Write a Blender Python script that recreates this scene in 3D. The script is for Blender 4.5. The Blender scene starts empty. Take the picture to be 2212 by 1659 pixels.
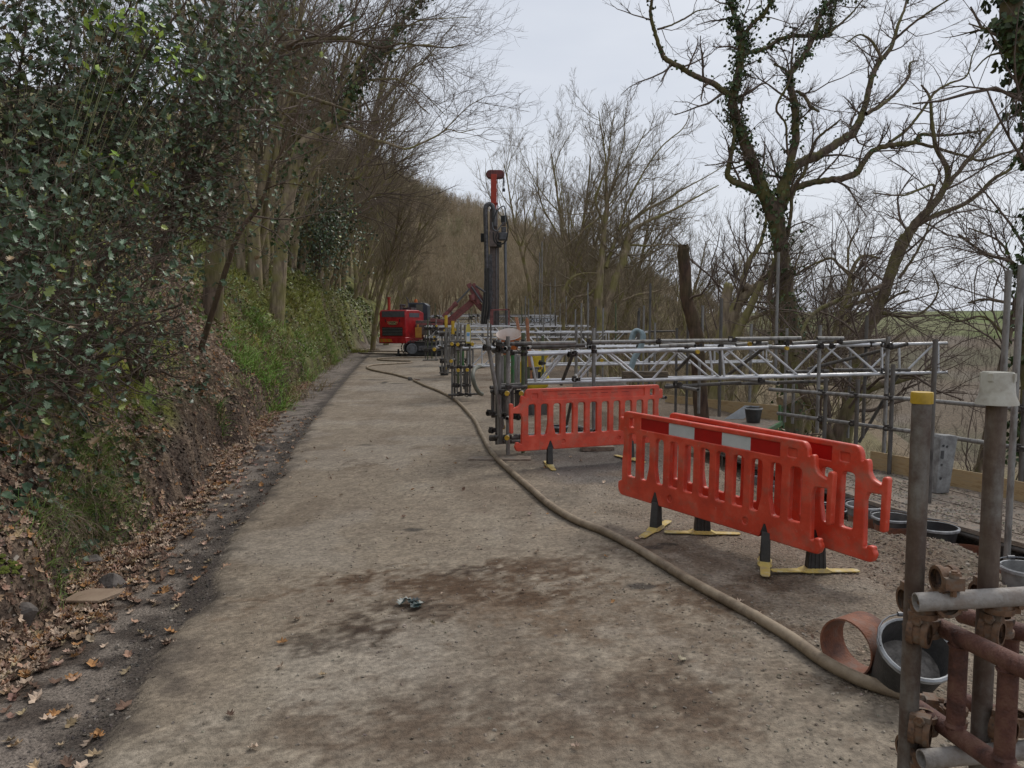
import bpy, math, random
import numpy as np
from mathutils import Vector, Matrix
R = math.radians
S = bpy.context.scene
# ---------------------------------------------------------------- camera
TH = R(4.435); FPX = 1670.0; CX, CY, EYE = 1106.0, 829.5, 1.65
cam_d = bpy.data.cameras.new('camera'); cam = bpy.data.objects.new('camera', cam_d)
S.collection.objects.link(cam); S.camera = cam
cam.location = (0, 0, EYE); cam.rotation_euler = (R(90) - TH, 0, 0)
cam_d.sensor_width = 36.0; cam_d.lens = FPX / 2212.0 * 36.0
cam_d.clip_start = 0.05; cam_d.clip_end = 3000
# ---------------------------------------------------------------- world, sun, exposure
W = bpy.data.worlds.new('World'); S.world = W; W.use_nodes = True
nt = W.node_tree; nt.nodes.clear()
out = nt.nodes.new('ShaderNodeOutputWorld'); bg = nt.nodes.new('ShaderNodeBackground')
sky = nt.nodes.new('ShaderNodeTexSky'); sky.sky_type = 'NISHITA'; sky.sun_disc = False
SUN_EL, SUN_AZ = 48, 40
sky.sun_elevation = R(SUN_EL); sky.sun_rotation = R(SUN_AZ); sky.dust_density = 3
tc = nt.nodes.new('ShaderNodeTexCoord'); mp = nt.nodes.new('ShaderNodeMapping')
mp.inputs['Scale'].default_value = (1.2, 1.2, 4.0)
nz = nt.nodes.new('ShaderNodeTexNoise'); nz.inputs['Scale'].default_value = 1.6; nz.inputs['Detail'].default_value = 5
cr = nt.nodes.new('ShaderNodeValToRGB')
cr.color_ramp.elements[0].position = .3; cr.color_ramp.elements[0].color = (5.3, 5.7, 6.5, 1)
cr.color_ramp.elements[1].position = .72; cr.color_ramp.elements[1].color = (6.9, 7.2, 7.7, 1)
mx = nt.nodes.new('ShaderNodeMix'); mx.data_type = 'RGBA'; mx.inputs[0].default_value = 0.93
L = nt.links.new
L(tc.outputs['Generated'], mp.inputs[0]); L(mp.outputs[0], nz.inputs['Vector']); L(nz.outputs[0], cr.inputs[0])
L(sky.outputs[0], mx.inputs[6]); L(cr.outputs[0], mx.inputs[7]); L(mx.outputs[2], bg.inputs[0])
bg.inputs[1].default_value = 0.1; L(bg.outputs[0], out.inputs[0])
sd = bpy.data.lights.new('sun', 'SUN'); sd.energy = 1.5; sd.angle = R(18); sd.color = (1, .96, .9)
sun = bpy.data.objects.new('sun', sd); S.collection.objects.link(sun)
_a = R(SUN_AZ); _e = R(SUN_EL)
sun.rotation_euler = Vector((-math.sin(_a) * math.cos(_e), -math.cos(_a) * math.cos(_e), -math.sin(_e))).to_track_quat('-Z', 'Y').to_euler()
S.view_settings.view_transform = 'Standard'; S.view_settings.look = 'None'
S.view_settings.exposure = 0.22; S.view_settings.gamma = 1
S.render.engine = 'CYCLES'
# ---------------------------------------------------------------- measuring helpers
def ray(px, py):
    a = (px - CX) / FPX; b = (CY - py) / FPX
    return np.array([a, math.cos(TH) + b * math.sin(TH), -math.sin(TH) + b * math.cos(TH)])
def P(px, py, d):
    r = ray(px, py); return np.array([0, 0, EYE]) + r * (d / r[1])
def G(px, py, z=0.0):
    r = ray(px, py); return np.array([0, 0, EYE]) + r * ((z - EYE) / r[2])
def nrm(v):
    v = np.asarray(v, float); return v / np.maximum(np.linalg.norm(v, axis=-1, keepdims=True), 1e-9)
# ---------------------------------------------------------------- noise
def _h(i, j, s):
    n = (i.astype(np.int64) * 374761393 + j.astype(np.int64) * 668265263 + s * 1442695041) & 0x7fffffff
    n = ((n ^ (n >> 13)) * 1274126177) & 0x7fffffff
    return ((n ^ (n >> 16)) & 0xffff) / 65535.0
def vn(x, y, s=0):
    x = np.asarray(x, float); y = np.asarray(y, float)
    xi = np.floor(x); yi = np.floor(y); fx = x - xi; fy = y - yi
    fx = fx * fx * (3 - 2 * fx); fy = fy * fy * (3 - 2 * fy)
    a = _h(xi, yi, s); b = _h(xi + 1, yi, s); c = _h(xi, yi + 1, s); d = _h(xi + 1, yi + 1, s)
    return (a * (1 - fx) + b * fx) * (1 - fy) + (c * (1 - fx) + d * fx) * fy
def fbm(x, y, o=4, s=0):
    t = 0; a = .5; n = 0
    for k in range(o):
        t = t + a * vn(x * 2 ** k + 17.3 * k, y * 2 ** k - 9.1 * k, s + k); n += a; a *= .5
    return t / n
def ss(x): x = np.clip(x, 0, 1); return x * x * (3 - 2 * x)
# ---------------------------------------------------------------- materials
def new_mat(name):
    m = bpy.data.materials.new(name); m.use_nodes = True
    n = m.node_tree; b = n.nodes['Principled BSDF']; return m, n, b
def M(name, c1, c2=None, rough=.6, scale=6, bump=0.0, bscale=60, metal=0, attr=False, spec=.4, c3=None, w3=.62, stretch=None, trans=0, rvar=0.0, amp=0):
    m, n, b = new_mat(name); Lk = n.links.new
    tcn = n.nodes.new('ShaderNodeTexCoord'); vec = tcn.outputs['Object']
    if stretch:
        mpn = n.nodes.new('ShaderNodeMapping'); mpn.inputs['Scale'].default_value = stretch
        Lk(vec, mpn.inputs[0]); vec = mpn.outputs[0]
    nz1 = n.nodes.new('ShaderNodeTexNoise'); nz1.inputs['Scale'].default_value = scale; nz1.inputs['Detail'].default_value = 6
    nz1.inputs['Roughness'].default_value = .65
    Lk(vec, nz1.inputs['Vector'])
    rp = n.nodes.new('ShaderNodeValToRGB'); e = rp.color_ramp.elements
    if attr:
        e[0].position = .3; e[0].color = (.62, .62, .62, 1); e[1].position = .7; e[1].color = (1.3, 1.3, 1.3, 1)
        if amp: e[0].position = .36; e[0].color = (1 - .5 * amp,) * 3 + (1,); e[1].position = .64; e[1].color = (1 + .5 * amp,) * 3 + (1,)
        at = n.nodes.new('ShaderNodeAttribute'); at.attribute_name = 'Col'
        mm = n.nodes.new('ShaderNodeMix'); mm.data_type = 'RGBA'; mm.blend_type = 'MULTIPLY'; mm.inputs[0].default_value = 1
        Lk(nz1.outputs[0], rp.inputs[0]); Lk(at.outputs['Color'], mm.inputs[6]); Lk(rp.outputs[0], mm.inputs[7]); col = mm.outputs[2]
    else:
        c2 = c2 or tuple(x * .6 for x in c1)
        e[0].position = .36; e[0].color = (*c2, 1); e[1].position = .6; e[1].color = (*c1, 1)
        if c3:
            q = e.new(w3); q.color = (*c3, 1); e[1].position = .5
        Lk(nz1.outputs[0], rp.inputs[0]); col = rp.outputs[0]
    Lk(col, b.inputs['Base Color'])
    b.inputs['Roughness'].default_value = rough; b.inputs['Metallic'].default_value = metal
    b.inputs['Specular IOR Level'].default_value = spec
    if rvar:
        mr = n.nodes.new('ShaderNodeMapRange'); mr.inputs[3].default_value = rough - rvar; mr.inputs[4].default_value = rough + rvar
        Lk(nz1.outputs[0], mr.inputs[0]); Lk(mr.outputs[0], b.inputs['Roughness'])
    if bump:
        nz2 = n.nodes.new('ShaderNodeTexNoise'); nz2.inputs['Scale'].default_value = bscale; nz2.inputs['Detail'].default_value = 5
        Lk(vec, nz2.inputs['Vector'])
        bp = n.nodes.new('ShaderNodeBump'); bp.inputs['Strength'].default_value = bump; bp.inputs['Distance'].default_value = .02
        Lk(nz2.outputs[0], bp.inputs['Height']); Lk(bp.outputs[0], b.inputs['Normal'])
    return m
# ---------------------------------------------------------------- object helpers
COL = S.collection
def tag(o, label=None, cat=None, group=None, kind=None):
    if label: o['label'] = label
    if cat: o['category'] = cat
    if group: o['group'] = group
    if kind: o['kind'] = kind
    return o
def thing(name, label, cat, loc=(0, 0, 0), rz=0, group=None):
    o = bpy.data.objects.new(name, None); COL.objects.link(o); o.empty_display_size = .1
    o.location = tuple(loc); o.rotation_euler = (0, 0, rz)
    return tag(o, label, cat, group)
def org(p):
    v = np.zeros(3)
    while p is not None:
        v += np.array(p.location); p = p.parent
    return v
def fast_mesh(name, V, loops, sizes, mats, midx=None, col=None, smooth=True, sharp=None):
    me = bpy.data.meshes.new(name); V = np.asarray(V, np.float32); n = len(V)
    me.vertices.add(n); me.vertices.foreach_set('co', V.ravel())
    loops = np.asarray(loops, np.int32); sizes = np.asarray(sizes, np.int32)
    me.loops.add(len(loops)); me.loops.foreach_set('vertex_index', loops)
    me.polygons.add(len(sizes)); me.polygons.foreach_set('loop_start', np.concatenate([[0], np.cumsum(sizes)[:-1]]).astype(np.int32))
    if midx is not None: me.polygons.foreach_set('material_index', np.asarray(midx, np.int32))
    me.polygons.foreach_set('use_smooth', np.full(len(sizes), smooth))
    for m in (mats if isinstance(mats, (list, tuple)) else [mats]): me.materials.append(m)
    me.update(calc_edges=True)
    if col is not None:
        c = np.ones((n, 4), np.float32); c[:, :3] = col
        ca = me.color_attributes.new('Col', 'FLOAT_COLOR', 'POINT'); ca.data.foreach_set('color', c.ravel())
    if sharp is not None: me.set_sharp_from_angle(angle=R(sharp))
    me.validate(); return me
def link(name, me, parent=None):
    o = bpy.data.objects.new(name, me); COL.objects.link(o)
    if parent: o.parent = parent
    return o
def dup(o, parent=None):
    c = o.copy(); COL.objects.link(c); c.parent = parent
    for ch in list(o.children): dup(ch, c)
    return c
class MB:
    """collects shapes in world (or thing-local) coordinates, builds ONE mesh object"""
    def __init__(s): s.v = []; s.f = []; s.m = []; s.n = 0; s.mi = 0
    def add(s, V, F):
        s.v.append(np.asarray(V, float))
        for f in F: s.f.append([i + s.n for i in f]); s.m.append(s.mi)
        s.n += len(V); return s
    def box(s, c, size, ax=None):
        c = np.asarray(c, float); h = np.asarray(size, float) / 2
        q = np.array([[i, j, k] for i in (-1, 1) for j in (-1, 1) for k in (-1, 1)], float) * h
        if ax is not None: q = q @ np.asarray(ax, float)
        return s.add(q + c, [(0, 1, 3, 2), (4, 6, 7, 5), (0, 4, 5, 1), (2, 3, 7, 6), (0, 2, 6, 4), (1, 5, 7, 3)])
    def bar(s, p0, p1, w, h, up=(0, 0, 1)):
        p0 = np.asarray(p0, float); p1 = np.asarray(p1, float); x = p1 - p0; l = np.linalg.norm(x); x = x / l
        y = np.cross(up, x)
        if np.linalg.norm(y) < 1e-4: y = np.array([0, 1., 0])
        y = nrm(y); z = np.cross(x, y); return s.box((p0 + p1) / 2, (l, w, h), np.array([x, y, z]))
    def path(s, pts, rad, n=10, cap=True, close=False):
        pts = np.asarray(pts, float); m = len(pts); rad = np.broadcast_to(np.asarray(rad, float), (m,))
        t = np.gradient(pts, axis=0) if m > 2 else np.repeat([pts[1] - pts[0]], 2, 0)
        t = nrm(t); ref = np.array([0, 0, 1.]) if abs(t[0][2]) < .9 else np.array([1., 0, 0]); V = []
        a = np.arange(n) * 2 * math.pi / n
        x = nrm(np.cross(ref, t[0]))
        for i in range(m):
            x = nrm(x - t[i] * np.dot(x, t[i])); y = np.cross(t[i], x)
            V.append(pts[i] + rad[i] * (np.cos(a)[:, None] * x + np.sin(a)[:, None] * y))
        F = [(i * n + k, i * n + (k + 1) % n, (i + 1) * n + (k + 1) % n, (i + 1) * n + k) for i in range(m - 1) for k in range(n)]
        if cap: F += [tuple(range(n))[::-1], tuple((m - 1) * n + k for k in range(n))]
        return s.add(np.concatenate(V), F)
    def pipe(s, p0, p1, r, t=.0035, n=14, deep=.25):
        """open ended tube with a wall"""
        p0 = np.asarray(p0, float); p1 = np.asarray(p1, float); x = nrm(p1 - p0); l = np.linalg.norm(p1 - p0); q = min(deep, l / 2 - .001)
        pts = [p0 + x * q, p0 + x * 0, p0, p1, p1, p1 - x * q]; rr = [r - t, r - t, r, r, r - t, r - t]
        ref = np.array([0, 0, 1.]) if abs(x[2]) < .9 else np.array([1., 0, 0]); u = nrm(np.cross(ref, x)); w = np.cross(x, u)
        a = np.arange(n) * 2 * math.pi / n; V = [pts[i] + rr[i] * (np.cos(a)[:, None] * u + np.sin(a)[:, None] * w) for i in range(6)]
        F = [(i * n + k, i * n + (k + 1) % n, (i + 1) * n + (k + 1) % n, (i + 1) * n + k) for i in range(5) for k in range(n)]
        F += [tuple(range(n))[::-1], tuple(5 * n + k for k in range(n))]
        return s.add(np.concatenate(V), F)
    def lathe(s, c, prof, n=24, ax=None, caps=True):
        a = np.arange(n) * 2 * math.pi / n; V = []
        for r, z in prof: V.append(np.stack([r * np.cos(a), r * np.sin(a), np.full(n, z)], 1))
        V = np.concatenate(V); m = len(prof)
        if ax is not None: V = V @ np.asarray(ax, float)
        F = [(i * n + k, i * n + (k + 1) % n, (i + 1) * n + (k + 1) % n, (i + 1) * n + k) for i in range(m - 1) for k in range(n)]
        if caps and prof[0][0] > 1e-6: F.append(tuple(range(n))[::-1])
        if caps and prof[-1][0] > 1e-6: F.append(tuple((m - 1) * n + k for k in range(n)))
        return s.add(V + np.asarray(c, float), F)
    def prism(s, poly, o, u, v, w, depth):
        """polygon in the u,v plane at o, extruded by depth along w"""
        o, u, v, w = [np.asarray(q, float) for q in (o, u, v, w)]; n = len(poly)
        a = np.array([o + p[0] * u + p[1] * v for p in poly]); b = a + w * depth
        F = [tuple(range(n))[::-1], tuple(range(n, 2 * n))] + [(i, (i + 1) % n, (i + 1) % n + n, i + n) for i in range(n)]
        return s.add(np.concatenate([a, b]), F)
    def build(s, name, mats, parent=None, label=None, smooth=35, bevel=0, world=True):
        V = np.concatenate(s.v)
        if world and parent is not None: V = V - org(parent)
        loc = None
        if parent is None:
            loc = np.array([(V[:, 0].min() + V[:, 0].max()) / 2, (V[:, 1].min() + V[:, 1].max()) / 2, V[:, 2].min()]); V = V - loc
        me = fast_mesh(name, V, [i for f in s.f for i in f], [len(f) for f in s.f], mats, s.m, smooth=True, sharp=smooth)
        o = link(name, me, parent)
        if loc is not None: o.location = tuple(loc)
        if bevel:
            b = o.modifiers.new('bevel', 'BEVEL'); b.width = bevel; b.segments = 2; b.limit_method = 'ANGLE'
        if label: o['label'] = label
        return o
def grime(m, col, lo, hi, k, scale=5, vec='Object'):
    n = m.node_tree; b = n.nodes['Principled BSDF']; src = b.inputs['Base Color'].links[0].from_socket; t = n.nodes.new('ShaderNodeTexCoord')
    z = n.nodes.new('ShaderNodeTexNoise'); z.inputs['Scale'].default_value = scale; z.inputs['Detail'].default_value = 9; z.inputs['Roughness'].default_value = .75; n.links.new(t.outputs[vec], z.inputs['Vector'])
    r = n.nodes.new('ShaderNodeMapRange'); r.inputs[1].default_value = lo; r.inputs[2].default_value = hi; r.inputs[4].default_value = k; n.links.new(z.outputs[0], r.inputs[0])
    x = n.nodes.new('ShaderNodeMix'); x.data_type = 'RGBA'; n.links.new(r.outputs[0], x.inputs[0]); n.links.new(src, x.inputs[6]); x.inputs[7].default_value = (*col, 1); n.links.new(x.outputs[2], b.inputs['Base Color']); return m
def text_mesh(body, size, mat, name, parent, loc, ax, ext=.002, space=1.0):
    cu = bpy.data.curves.new('t', 'FONT'); cu.body = body; cu.size = size; cu.extrude = ext; cu.align_x = 'CENTER'; cu.align_y = 'CENTER'; cu.space_character = space
    t = bpy.data.objects.new('t', cu); COL.objects.link(t)
    me = bpy.data.meshes.new_from_object(t.evaluated_get(bpy.context.evaluated_depsgraph_get()))
    bpy.data.objects.remove(t)
    V = np.zeros(len(me.vertices) * 3); me.vertices.foreach_get('co', V); V = V.reshape(-1, 3) @ np.asarray(ax, float) + np.asarray(loc, float) - org(parent)
    me.vertices.foreach_set('co', V.ravel()); me.materials.clear(); me.materials.append(mat); me.name = name
    return link(name, me, parent)
def scatter(name, TV, TF, pos, mats3, mat, col=None, parent=None, smooth=False, **tags):
    """many copies of one small template baked into one mesh: TV (k,3), TF list of faces, pos (m,3), mats3 (m,3,3)"""
    TV = np.asarray(TV, float); k = len(TV); m = len(pos)
    if parent is not None: pos = pos - org(parent)
    V = np.einsum('kj,mji->mki', TV, mats3) + pos[:, None, :]
    fl = np.array([i for f in TF for i in f]); sz = np.array([len(f) for f in TF])
    loops = (fl[None, :] + (np.arange(m) * k)[:, None]).ravel()
    c = None
    if col is not None: c = np.repeat(col, k, 0)
    me = fast_mesh(name, V.reshape(-1, 3), loops, np.tile(sz, m), mat, col=c, smooth=smooth)
    o = link(name, me, parent); return tag(o, **tags)
def frames(nrmls, spin, sc):
    """row-vector frames: local z -> normal, spun, scaled"""
    z = nrm(nrmls); ref = np.where(np.abs(z[:, 2:3]) < .95, np.array([[0, 0, 1.]]), np.array([[1., 0, 0]]))
    x = nrm(np.cross(ref, z)); y = np.cross(z, x); c = np.cos(spin)[:, None]; s = np.sin(spin)[:, None]
    X = x * c + y * s; Y = -x * s + y * c
    sc = np.asarray(sc, float)
    if sc.ndim == 1: sc = np.repeat(sc[:, None], 3, 1)
    return np.stack([X * sc[:, 0:1], Y * sc[:, 1:2], z * sc[:, 2:3]], 1)
rg = np.random.default_rng(7)
# ================================================================ terrain
YB = np.array([-40, 0, 4.37, 7.65, 13.1, 25, 39, 69, 110, 170, 260]); XB = np.array([-2.2, -2.3, -2.6, -3.2, -4.35, -6.5, -8.6, -12.2, -14, -16, -20])
YR = np.array([-40, 3, 5, 7.7, 9, 14, 17, 25, 34, 60, 110, 400]); XR = np.array([7, 7, 6.2, 5.3, 4.9, 5.0, 3.7, 3.0, 2.2, 2.0, 2.5, 10])
def xb(y): return np.interp(y, YB, XB)
def xr(y): return np.interp(y, YR, XR)
# break of the made ground towards the pile line on the right
YG = np.array([0, 3, 5, 6.5, 7.5, 9, 11, 16]); XG = np.array([3.6, 3.1, 2.95, 2.75, 2.5, 2.2, 1.9, 1.6])
def xg(y): return np.interp(y, YG, XG)
HA = np.array([-120, -66, -40, -27, -4, 12, 25, 57, 80, 120]); HH = np.array([56, 46, 40, 34.5, 27, 21, 15.5, 3, -12, -40])
def height(x, y, fine=True):
    x = np.asarray(x, float); y = np.asarray(y, float)
    wob = (fbm(y * .55, x * 0 + 3, 3, 5) - .5) * .7 + (fbm(y * 3.1, x * 0 + 1, 3, 9) - .5) * .28
    t = xb(y) - x + wob * ss(y / 3)
    lip = .22 + .5 * fbm(y * .5 + 4, x * .0, 2, 31)
    kf = ss((y - 26) / 10); z1 = np.where(t < .16, lip * ss(t / .16), lip + kf * np.interp(t, [.16, .9, 2.5, 5, 40, 120], [0, 2.7, 4.1, 6.2, 26, 41]) + (1 - kf) * np.interp(t, [.16, 1.9, 5, 40, 120], [0, 2.5, 5.2, 25, 40]) * np.interp(y, [6, 24], [.66, .86]))
    bump = (fbm(x * 1.3, y * 1.1, 4, 11) - .5) * .75 * ss(t / .8) + (fbm(x * 5, y * 5, 4, 12) - .5) * .34 * ss(t / .25)
    zb = np.where(t > 0, z1 + bump, 0)
    # right: made ground falls to the pile line, then the valley side
    g = x - xg(y)
    near = ss((16 - y) / 3)
    mound = .05 * np.exp(-((g + .1) / .35) ** 2) * near * (0.35 + .9 * fbm(y * .9, x * 0 + 2, 2, 44)) + .26 * np.exp(-((x - 3.3) / .4) ** 2 - ((y - 5.45) / .6) ** 2)
    zg = -.36 * ss((g + .1) / .75) * near + mound
    s_ = x - xr(y)
    zr = zg + np.where(s_ > -.2, -.68 * (s_ + .2), 0)
    z = np.where(t > 0, zb, zr)
    rough = (fbm(x * 2.2, y * 2.2, 3, 21) - .5)
    if fine:
        offroad = ss((x - np.interp(y, [0, 5, 10, 20], [1.6, 1.0, .2, -.8])) / .6)
        offroad = offroad * (1 - .75 * ss((9.6 - y) / 1) * ss((2.7 - x) / .4))
        z = z + np.where(t > 0, 0, rough * (.012 + .05 * offroad) + (fbm(x * 14, y * 14, 3, 22) - .5) * (.004 + .028 * offroad))
    z = np.maximum(z, -46)
    # spur of the wooded hill ahead
    xs = x * 220 / np.maximum(y, 120); k = ss((y - 75) / 135)
    zh = np.interp(xs, HA, HH) + (fbm(x * .02, y * .02, 3, 77) - .5) * 7
    z = z * (1 - k) + np.maximum(zh, np.minimum(z, 60)) * k
    q = .6 * x + .8 * y
    zf = np.interp(q, [240, 330, 420, 640, 860, 905, 1200], [-60, -52, -38, -8, 12, 15.2, 14]) + (fbm(x * .006, y * .006, 3, 3) - .5) * np.interp(q, [300, 800, 900], [8, 4, .8])
    z = np.where(q > 240, np.maximum(z * ss((330 - q) / 60) + zf * (1 - ss((330 - q) / 60)), zf), z)
    return z
def hz(x, y, fine=False): return float(height(np.array([x]), np.array([y]), fine)[0])
# concrete road outline (left edge / right fade), measured on the ground
_le = np.array([G(*p)[:2] for p in [(190, 1659), (300, 1500), (360, 1380), (470, 1290), (460, 1240), (500, 1160), (600, 1040), (640, 960), (700, 880), (765, 800), (800, 765), (840, 745)]])
def xroad(y): return np.interp(y, np.concatenate([[-20], _le[:, 1]]), np.concatenate([[-1.75], _le[:, 0]]))
MATG = None
def grid_mesh(xs, ys, fine): 
    X, Y = np.meshgrid(xs, ys); return X, Y, height(X, Y, fine)
def gdist(x, y, px, py, rx, ry, rot=0, z=0):
    c = G(px, py, z); dx = x - c[0]; dy = y - c[1]; co, si = math.cos(rot), math.sin(rot)
    return ((dx * co + dy * si) / rx) ** 2 + ((-dx * si + dy * co) / ry) ** 2
def albedo(X, Y, Z):
    t = xb(Y) - X + ((fbm(Y * .55, X * 0 + 3, 3, 5) - .5) * .7 + (fbm(Y * 3.1, X * 0 + 1, 3, 9) - .5) * .28) * ss(Y / 3)
    def mixc(c, d, k): return c * (1 - k[..., None]) + np.asarray(d) * k[..., None]
    n1 = fbm(X * 1.1, Y * .8, 5, 50); n2 = fbm(X * 6, Y * 6, 4, 51); n3 = fbm(X * 24, Y * 24, 3, 52); n4 = fbm(X * .35, Y * .25, 3, 53)
    conc = np.ones(X.shape + (3,)) * np.array([.225, .187, .143])
    conc = mixc(conc, [.285, .25, .20], ss((n1 - .45) * 4) * .45); conc = mixc(conc, [.19, .155, .12], ss((n2 - .5) * 4) * .7)
    conc = mixc(conc, [.215, .20, .183], ss((n4 - .5) * 5) * .35)
    # transverse brush marks of the concrete
    conc = conc * (1 + .10 * (vn(Y * 38 + X * 2, X * 1.2, 60) - .5))[..., None]
    conc = mixc(conc, [.12, .09, .065], ss((fbm(X * 1.7 + 3, Y * .9, 5, 57) - .53) * 7) * .4); conc = mixc(conc, [.31, .28, .24], ss((fbm(X * 1.3, Y * 1.1 + 9, 5, 58) - .56) * 8) * .35)
    conc = conc * (1 + .5 * (n3 - .5))[..., None]
    wob = (fbm(X * 2.5, Y * 2.5, 4, 61) - .5)
    def patch(c, px, py, rx, ry, colr, k=1, rot=0, soft=1.5):
        d = gdist(X, Y, px, py, rx, ry, rot) + wob * 2.1 + (n2 - .5) * 1.5 + (n3 - .5) * 2.2; return mixc(c, colr, ss((1 - d) / soft) * k)
    mud = np.array([.078, .047, .027]); mud2 = np.array([.042, .027, .018]); damp = np.array([.085, .074, .062])
    for a in [(1300, 1480, 1.1, .55, np.array([.145, .108, .078]), .7), (1000, 1600, 1.0, .3, np.array([.15, .115, .085]), .5), (760, 1300, .8, .5, np.array([.16, .122, .09]), .5), (1020, 1290, 1.5, .62, np.array([.15, .105, .07]), .8), (1480, 1330, 1.2, .6, np.array([.14, .10, .068]), .7), (1350, 1560, 1.0, .35, np.array([.14, .10, .07]), .5), (1000, 1265, 1.15, .36, mud, .95), (820, 1330, .5, .3, mud2, .8), (720, 1395, .32, .17, mud2, .75), (1000, 1240, .28, .12, mud2, .9), (1200, 1230, .5, .3, mud, .7),
              (1180, 1300, .35, .2, mud, .8), (1250, 1520, .9, .3, damp, .42), (1480, 1500, .45, .3, mud, .5), (1560, 1300, .6, .35, mud, .75), (1720, 1370, .5, .3, mud, .8), (1430, 1200, .5, .4, mud, .6),
              (1230, 1080, .45, .6, damp, .5), (1150, 1000, .4, .8, damp, .6), (1000, 960, .3, 1.2, mud, .3), (760, 1010, .3, .8, mud, .5), (960, 1010, .5, .35, mud, .25), (870, 1150, .35, .5, mud, .2),
              (1640, 1265, .35, .25, mud, .7), (1900, 1480, .35, .2, mud, .7), (1100, 1600, .9, .25, mud, .3), (560, 1600, .4, .3, mud, .25)]:
        conc = patch(conc, *a)
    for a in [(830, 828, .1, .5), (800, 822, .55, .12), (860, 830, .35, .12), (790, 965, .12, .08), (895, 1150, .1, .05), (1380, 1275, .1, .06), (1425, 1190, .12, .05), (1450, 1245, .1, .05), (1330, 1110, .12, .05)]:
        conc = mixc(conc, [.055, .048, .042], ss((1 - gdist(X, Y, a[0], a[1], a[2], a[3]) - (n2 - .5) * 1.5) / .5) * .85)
    # edges of the concrete gather dark dirt
    e = X - xroad(Y)
    conc = mixc(conc, [.07, .058, .048], ss((.22 - e + (n2 - .5) * .5) / .3) * .75)
    strip = np.ones(X.shape + (3,)) * np.array([.185, .158, .135]); strip = mixc(strip, [.085, .07, .06], ss((n2 - .45) * 5)); strip = mixc(strip, [.225, .19, .165], ss((n1 - .5) * 5) * .6)
    strip = mixc(strip, [.05, .04, .033], ss((e + .35 + (n2 - .5) * .4) / .3) * .85)
    strip = mixc(strip, [.07, .05, .036], ss((.45 - (X - xb(Y)) + (n2 - .5) * .6) / .35) * .9)
    c = np.where((e > 0)[..., None], conc, strip)
    c = c * (1 + .6 * (fbm(X * 40, Y * 40, 2, 59) - .5))[..., None]
    # right side dirt and gravel
    off = ss((X - np.interp(Y, [0, 3, 5, 8, 10, 20, 30], [1.75, 1.5, .95, .1, -.05, -1.2, -2]) + (n1 - .5) * .9) / .5)
    dirt = np.ones(X.shape + (3,)) * np.array([.235, .192, .148]); dirt = mixc(dirt, [.15, .108, .075], ss((n1 - .45) * 4) * .8); dirt = mixc(dirt, [.31, .27, .22], ss((n2 - .48) * 4) * .6)
    dirt = mixc(dirt, [.115, .11, .108], ss(1.3 - gdist(X, Y, 1270, 1000, 1.3, 1.4) + wob * 2) * .7)
    dirt = mixc(dirt, [.12, .085, .055], ss((X - xg(Y) + .7 + wob) / .5) * .45)
    for a in [(1560, 1300, .6, .35, mud, .6), (1720, 1370, .5, .3, mud, .7), (1430, 1200, .5, .4, mud, .5), (1640, 1265, .35, .25, mud, .6), (1310, 1130, .4, .3, mud, .5)]: dirt = patch(dirt, *a)
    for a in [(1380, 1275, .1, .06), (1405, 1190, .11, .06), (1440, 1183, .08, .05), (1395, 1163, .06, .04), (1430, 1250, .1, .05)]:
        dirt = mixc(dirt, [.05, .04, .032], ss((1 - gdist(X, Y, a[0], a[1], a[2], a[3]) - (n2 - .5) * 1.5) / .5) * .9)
    c = c * (1 - off[..., None]) + dirt * off[..., None]
    # bank
    soil = np.ones(X.shape + (3,)) * np.array([.055, .040, .031]); soil = mixc(soil, [.12, .088, .064], ss((n2 - .5) * 5))
    b = soil.copy(); b = mixc(b, [.16, .115, .08], ss((t - .25 + (n2 - .5)) / .5) * .9)
    b = mixc(b, [.15, .12, .095], ss((n3 - .55) * 6) * ss(t / .6)); g1 = fbm(X * .9 + 5, Y * .5 + 2, 4, 70)
    b = mixc(b, [.085, .12, .024], ss((g1 - .44) * 6) * ss((t - .15) / .4) * .9)
    b = mixc(b, [.19, .19, .03], ss((g1 - np.interp(Y, [8, 16], [.56, .42])) * 8) * ss((n2 - .4) * 5) * ss((t - .2) / .3) * .8)
    far = ss((Y - 16) / 12); b = mixc(b, [.11, .125, .035], far * ss((n2 - .3) * 3) * .8)
    far2 = ss((Y - 60) / 60); b = mixc(b, [.105, .082, .05], far2 * .9); b = mixc(b, [.09, .092, .035], far2 * ss((n4 - .5) * 6) * .6)
    b = b * 1.3
    c = np.where((t > 0)[..., None], b, c)
    # valley side
    s_ = X - xr(Y); v = np.ones(X.shape + (3,)) * np.array([.13, .10, .06]); v = mixc(v, [.10, .11, .035], ss((g1 - .45) * 5) * .8)
    c = mixc(c, [0, 0, 0], np.zeros(X.shape)); k = ss((s_ + .1) / .8); c = c * (1 - k[..., None]) + v * k[..., None]
    # hill and the far side of the valley
    kk = ss((Y - 60) / 70); w = np.ones(X.shape + (3,)) * np.array([.17, .13, .085]); w = mixc(w, [.15, .135, .065], ss((fbm(X * .03, Y * .03, 3, 81) - .5) * 7) * .7)
    c = c * (1 - kk[..., None]) + w * kk[..., None]
    q = .6 * X + .8 * Y; fw = np.ones(X.shape + (3,)) * np.array([.135, .108, .08]); f1 = fbm(X * .02, Y * .02, 4, 90)
    fw = mixc(fw, [.10, .098, .06], ss((f1 - .5) * 7) * .7); fw = mixc(fw, [.165, .14, .118], ss((fbm(X * .05, Y * .05, 3, 91) - .5) * 6) * .6)
    line = 655 + (f1 - .5) * 60; fld = ss((q - line) / 8); fw = mixc(fw, [.125, .155, .055], fld)
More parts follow.
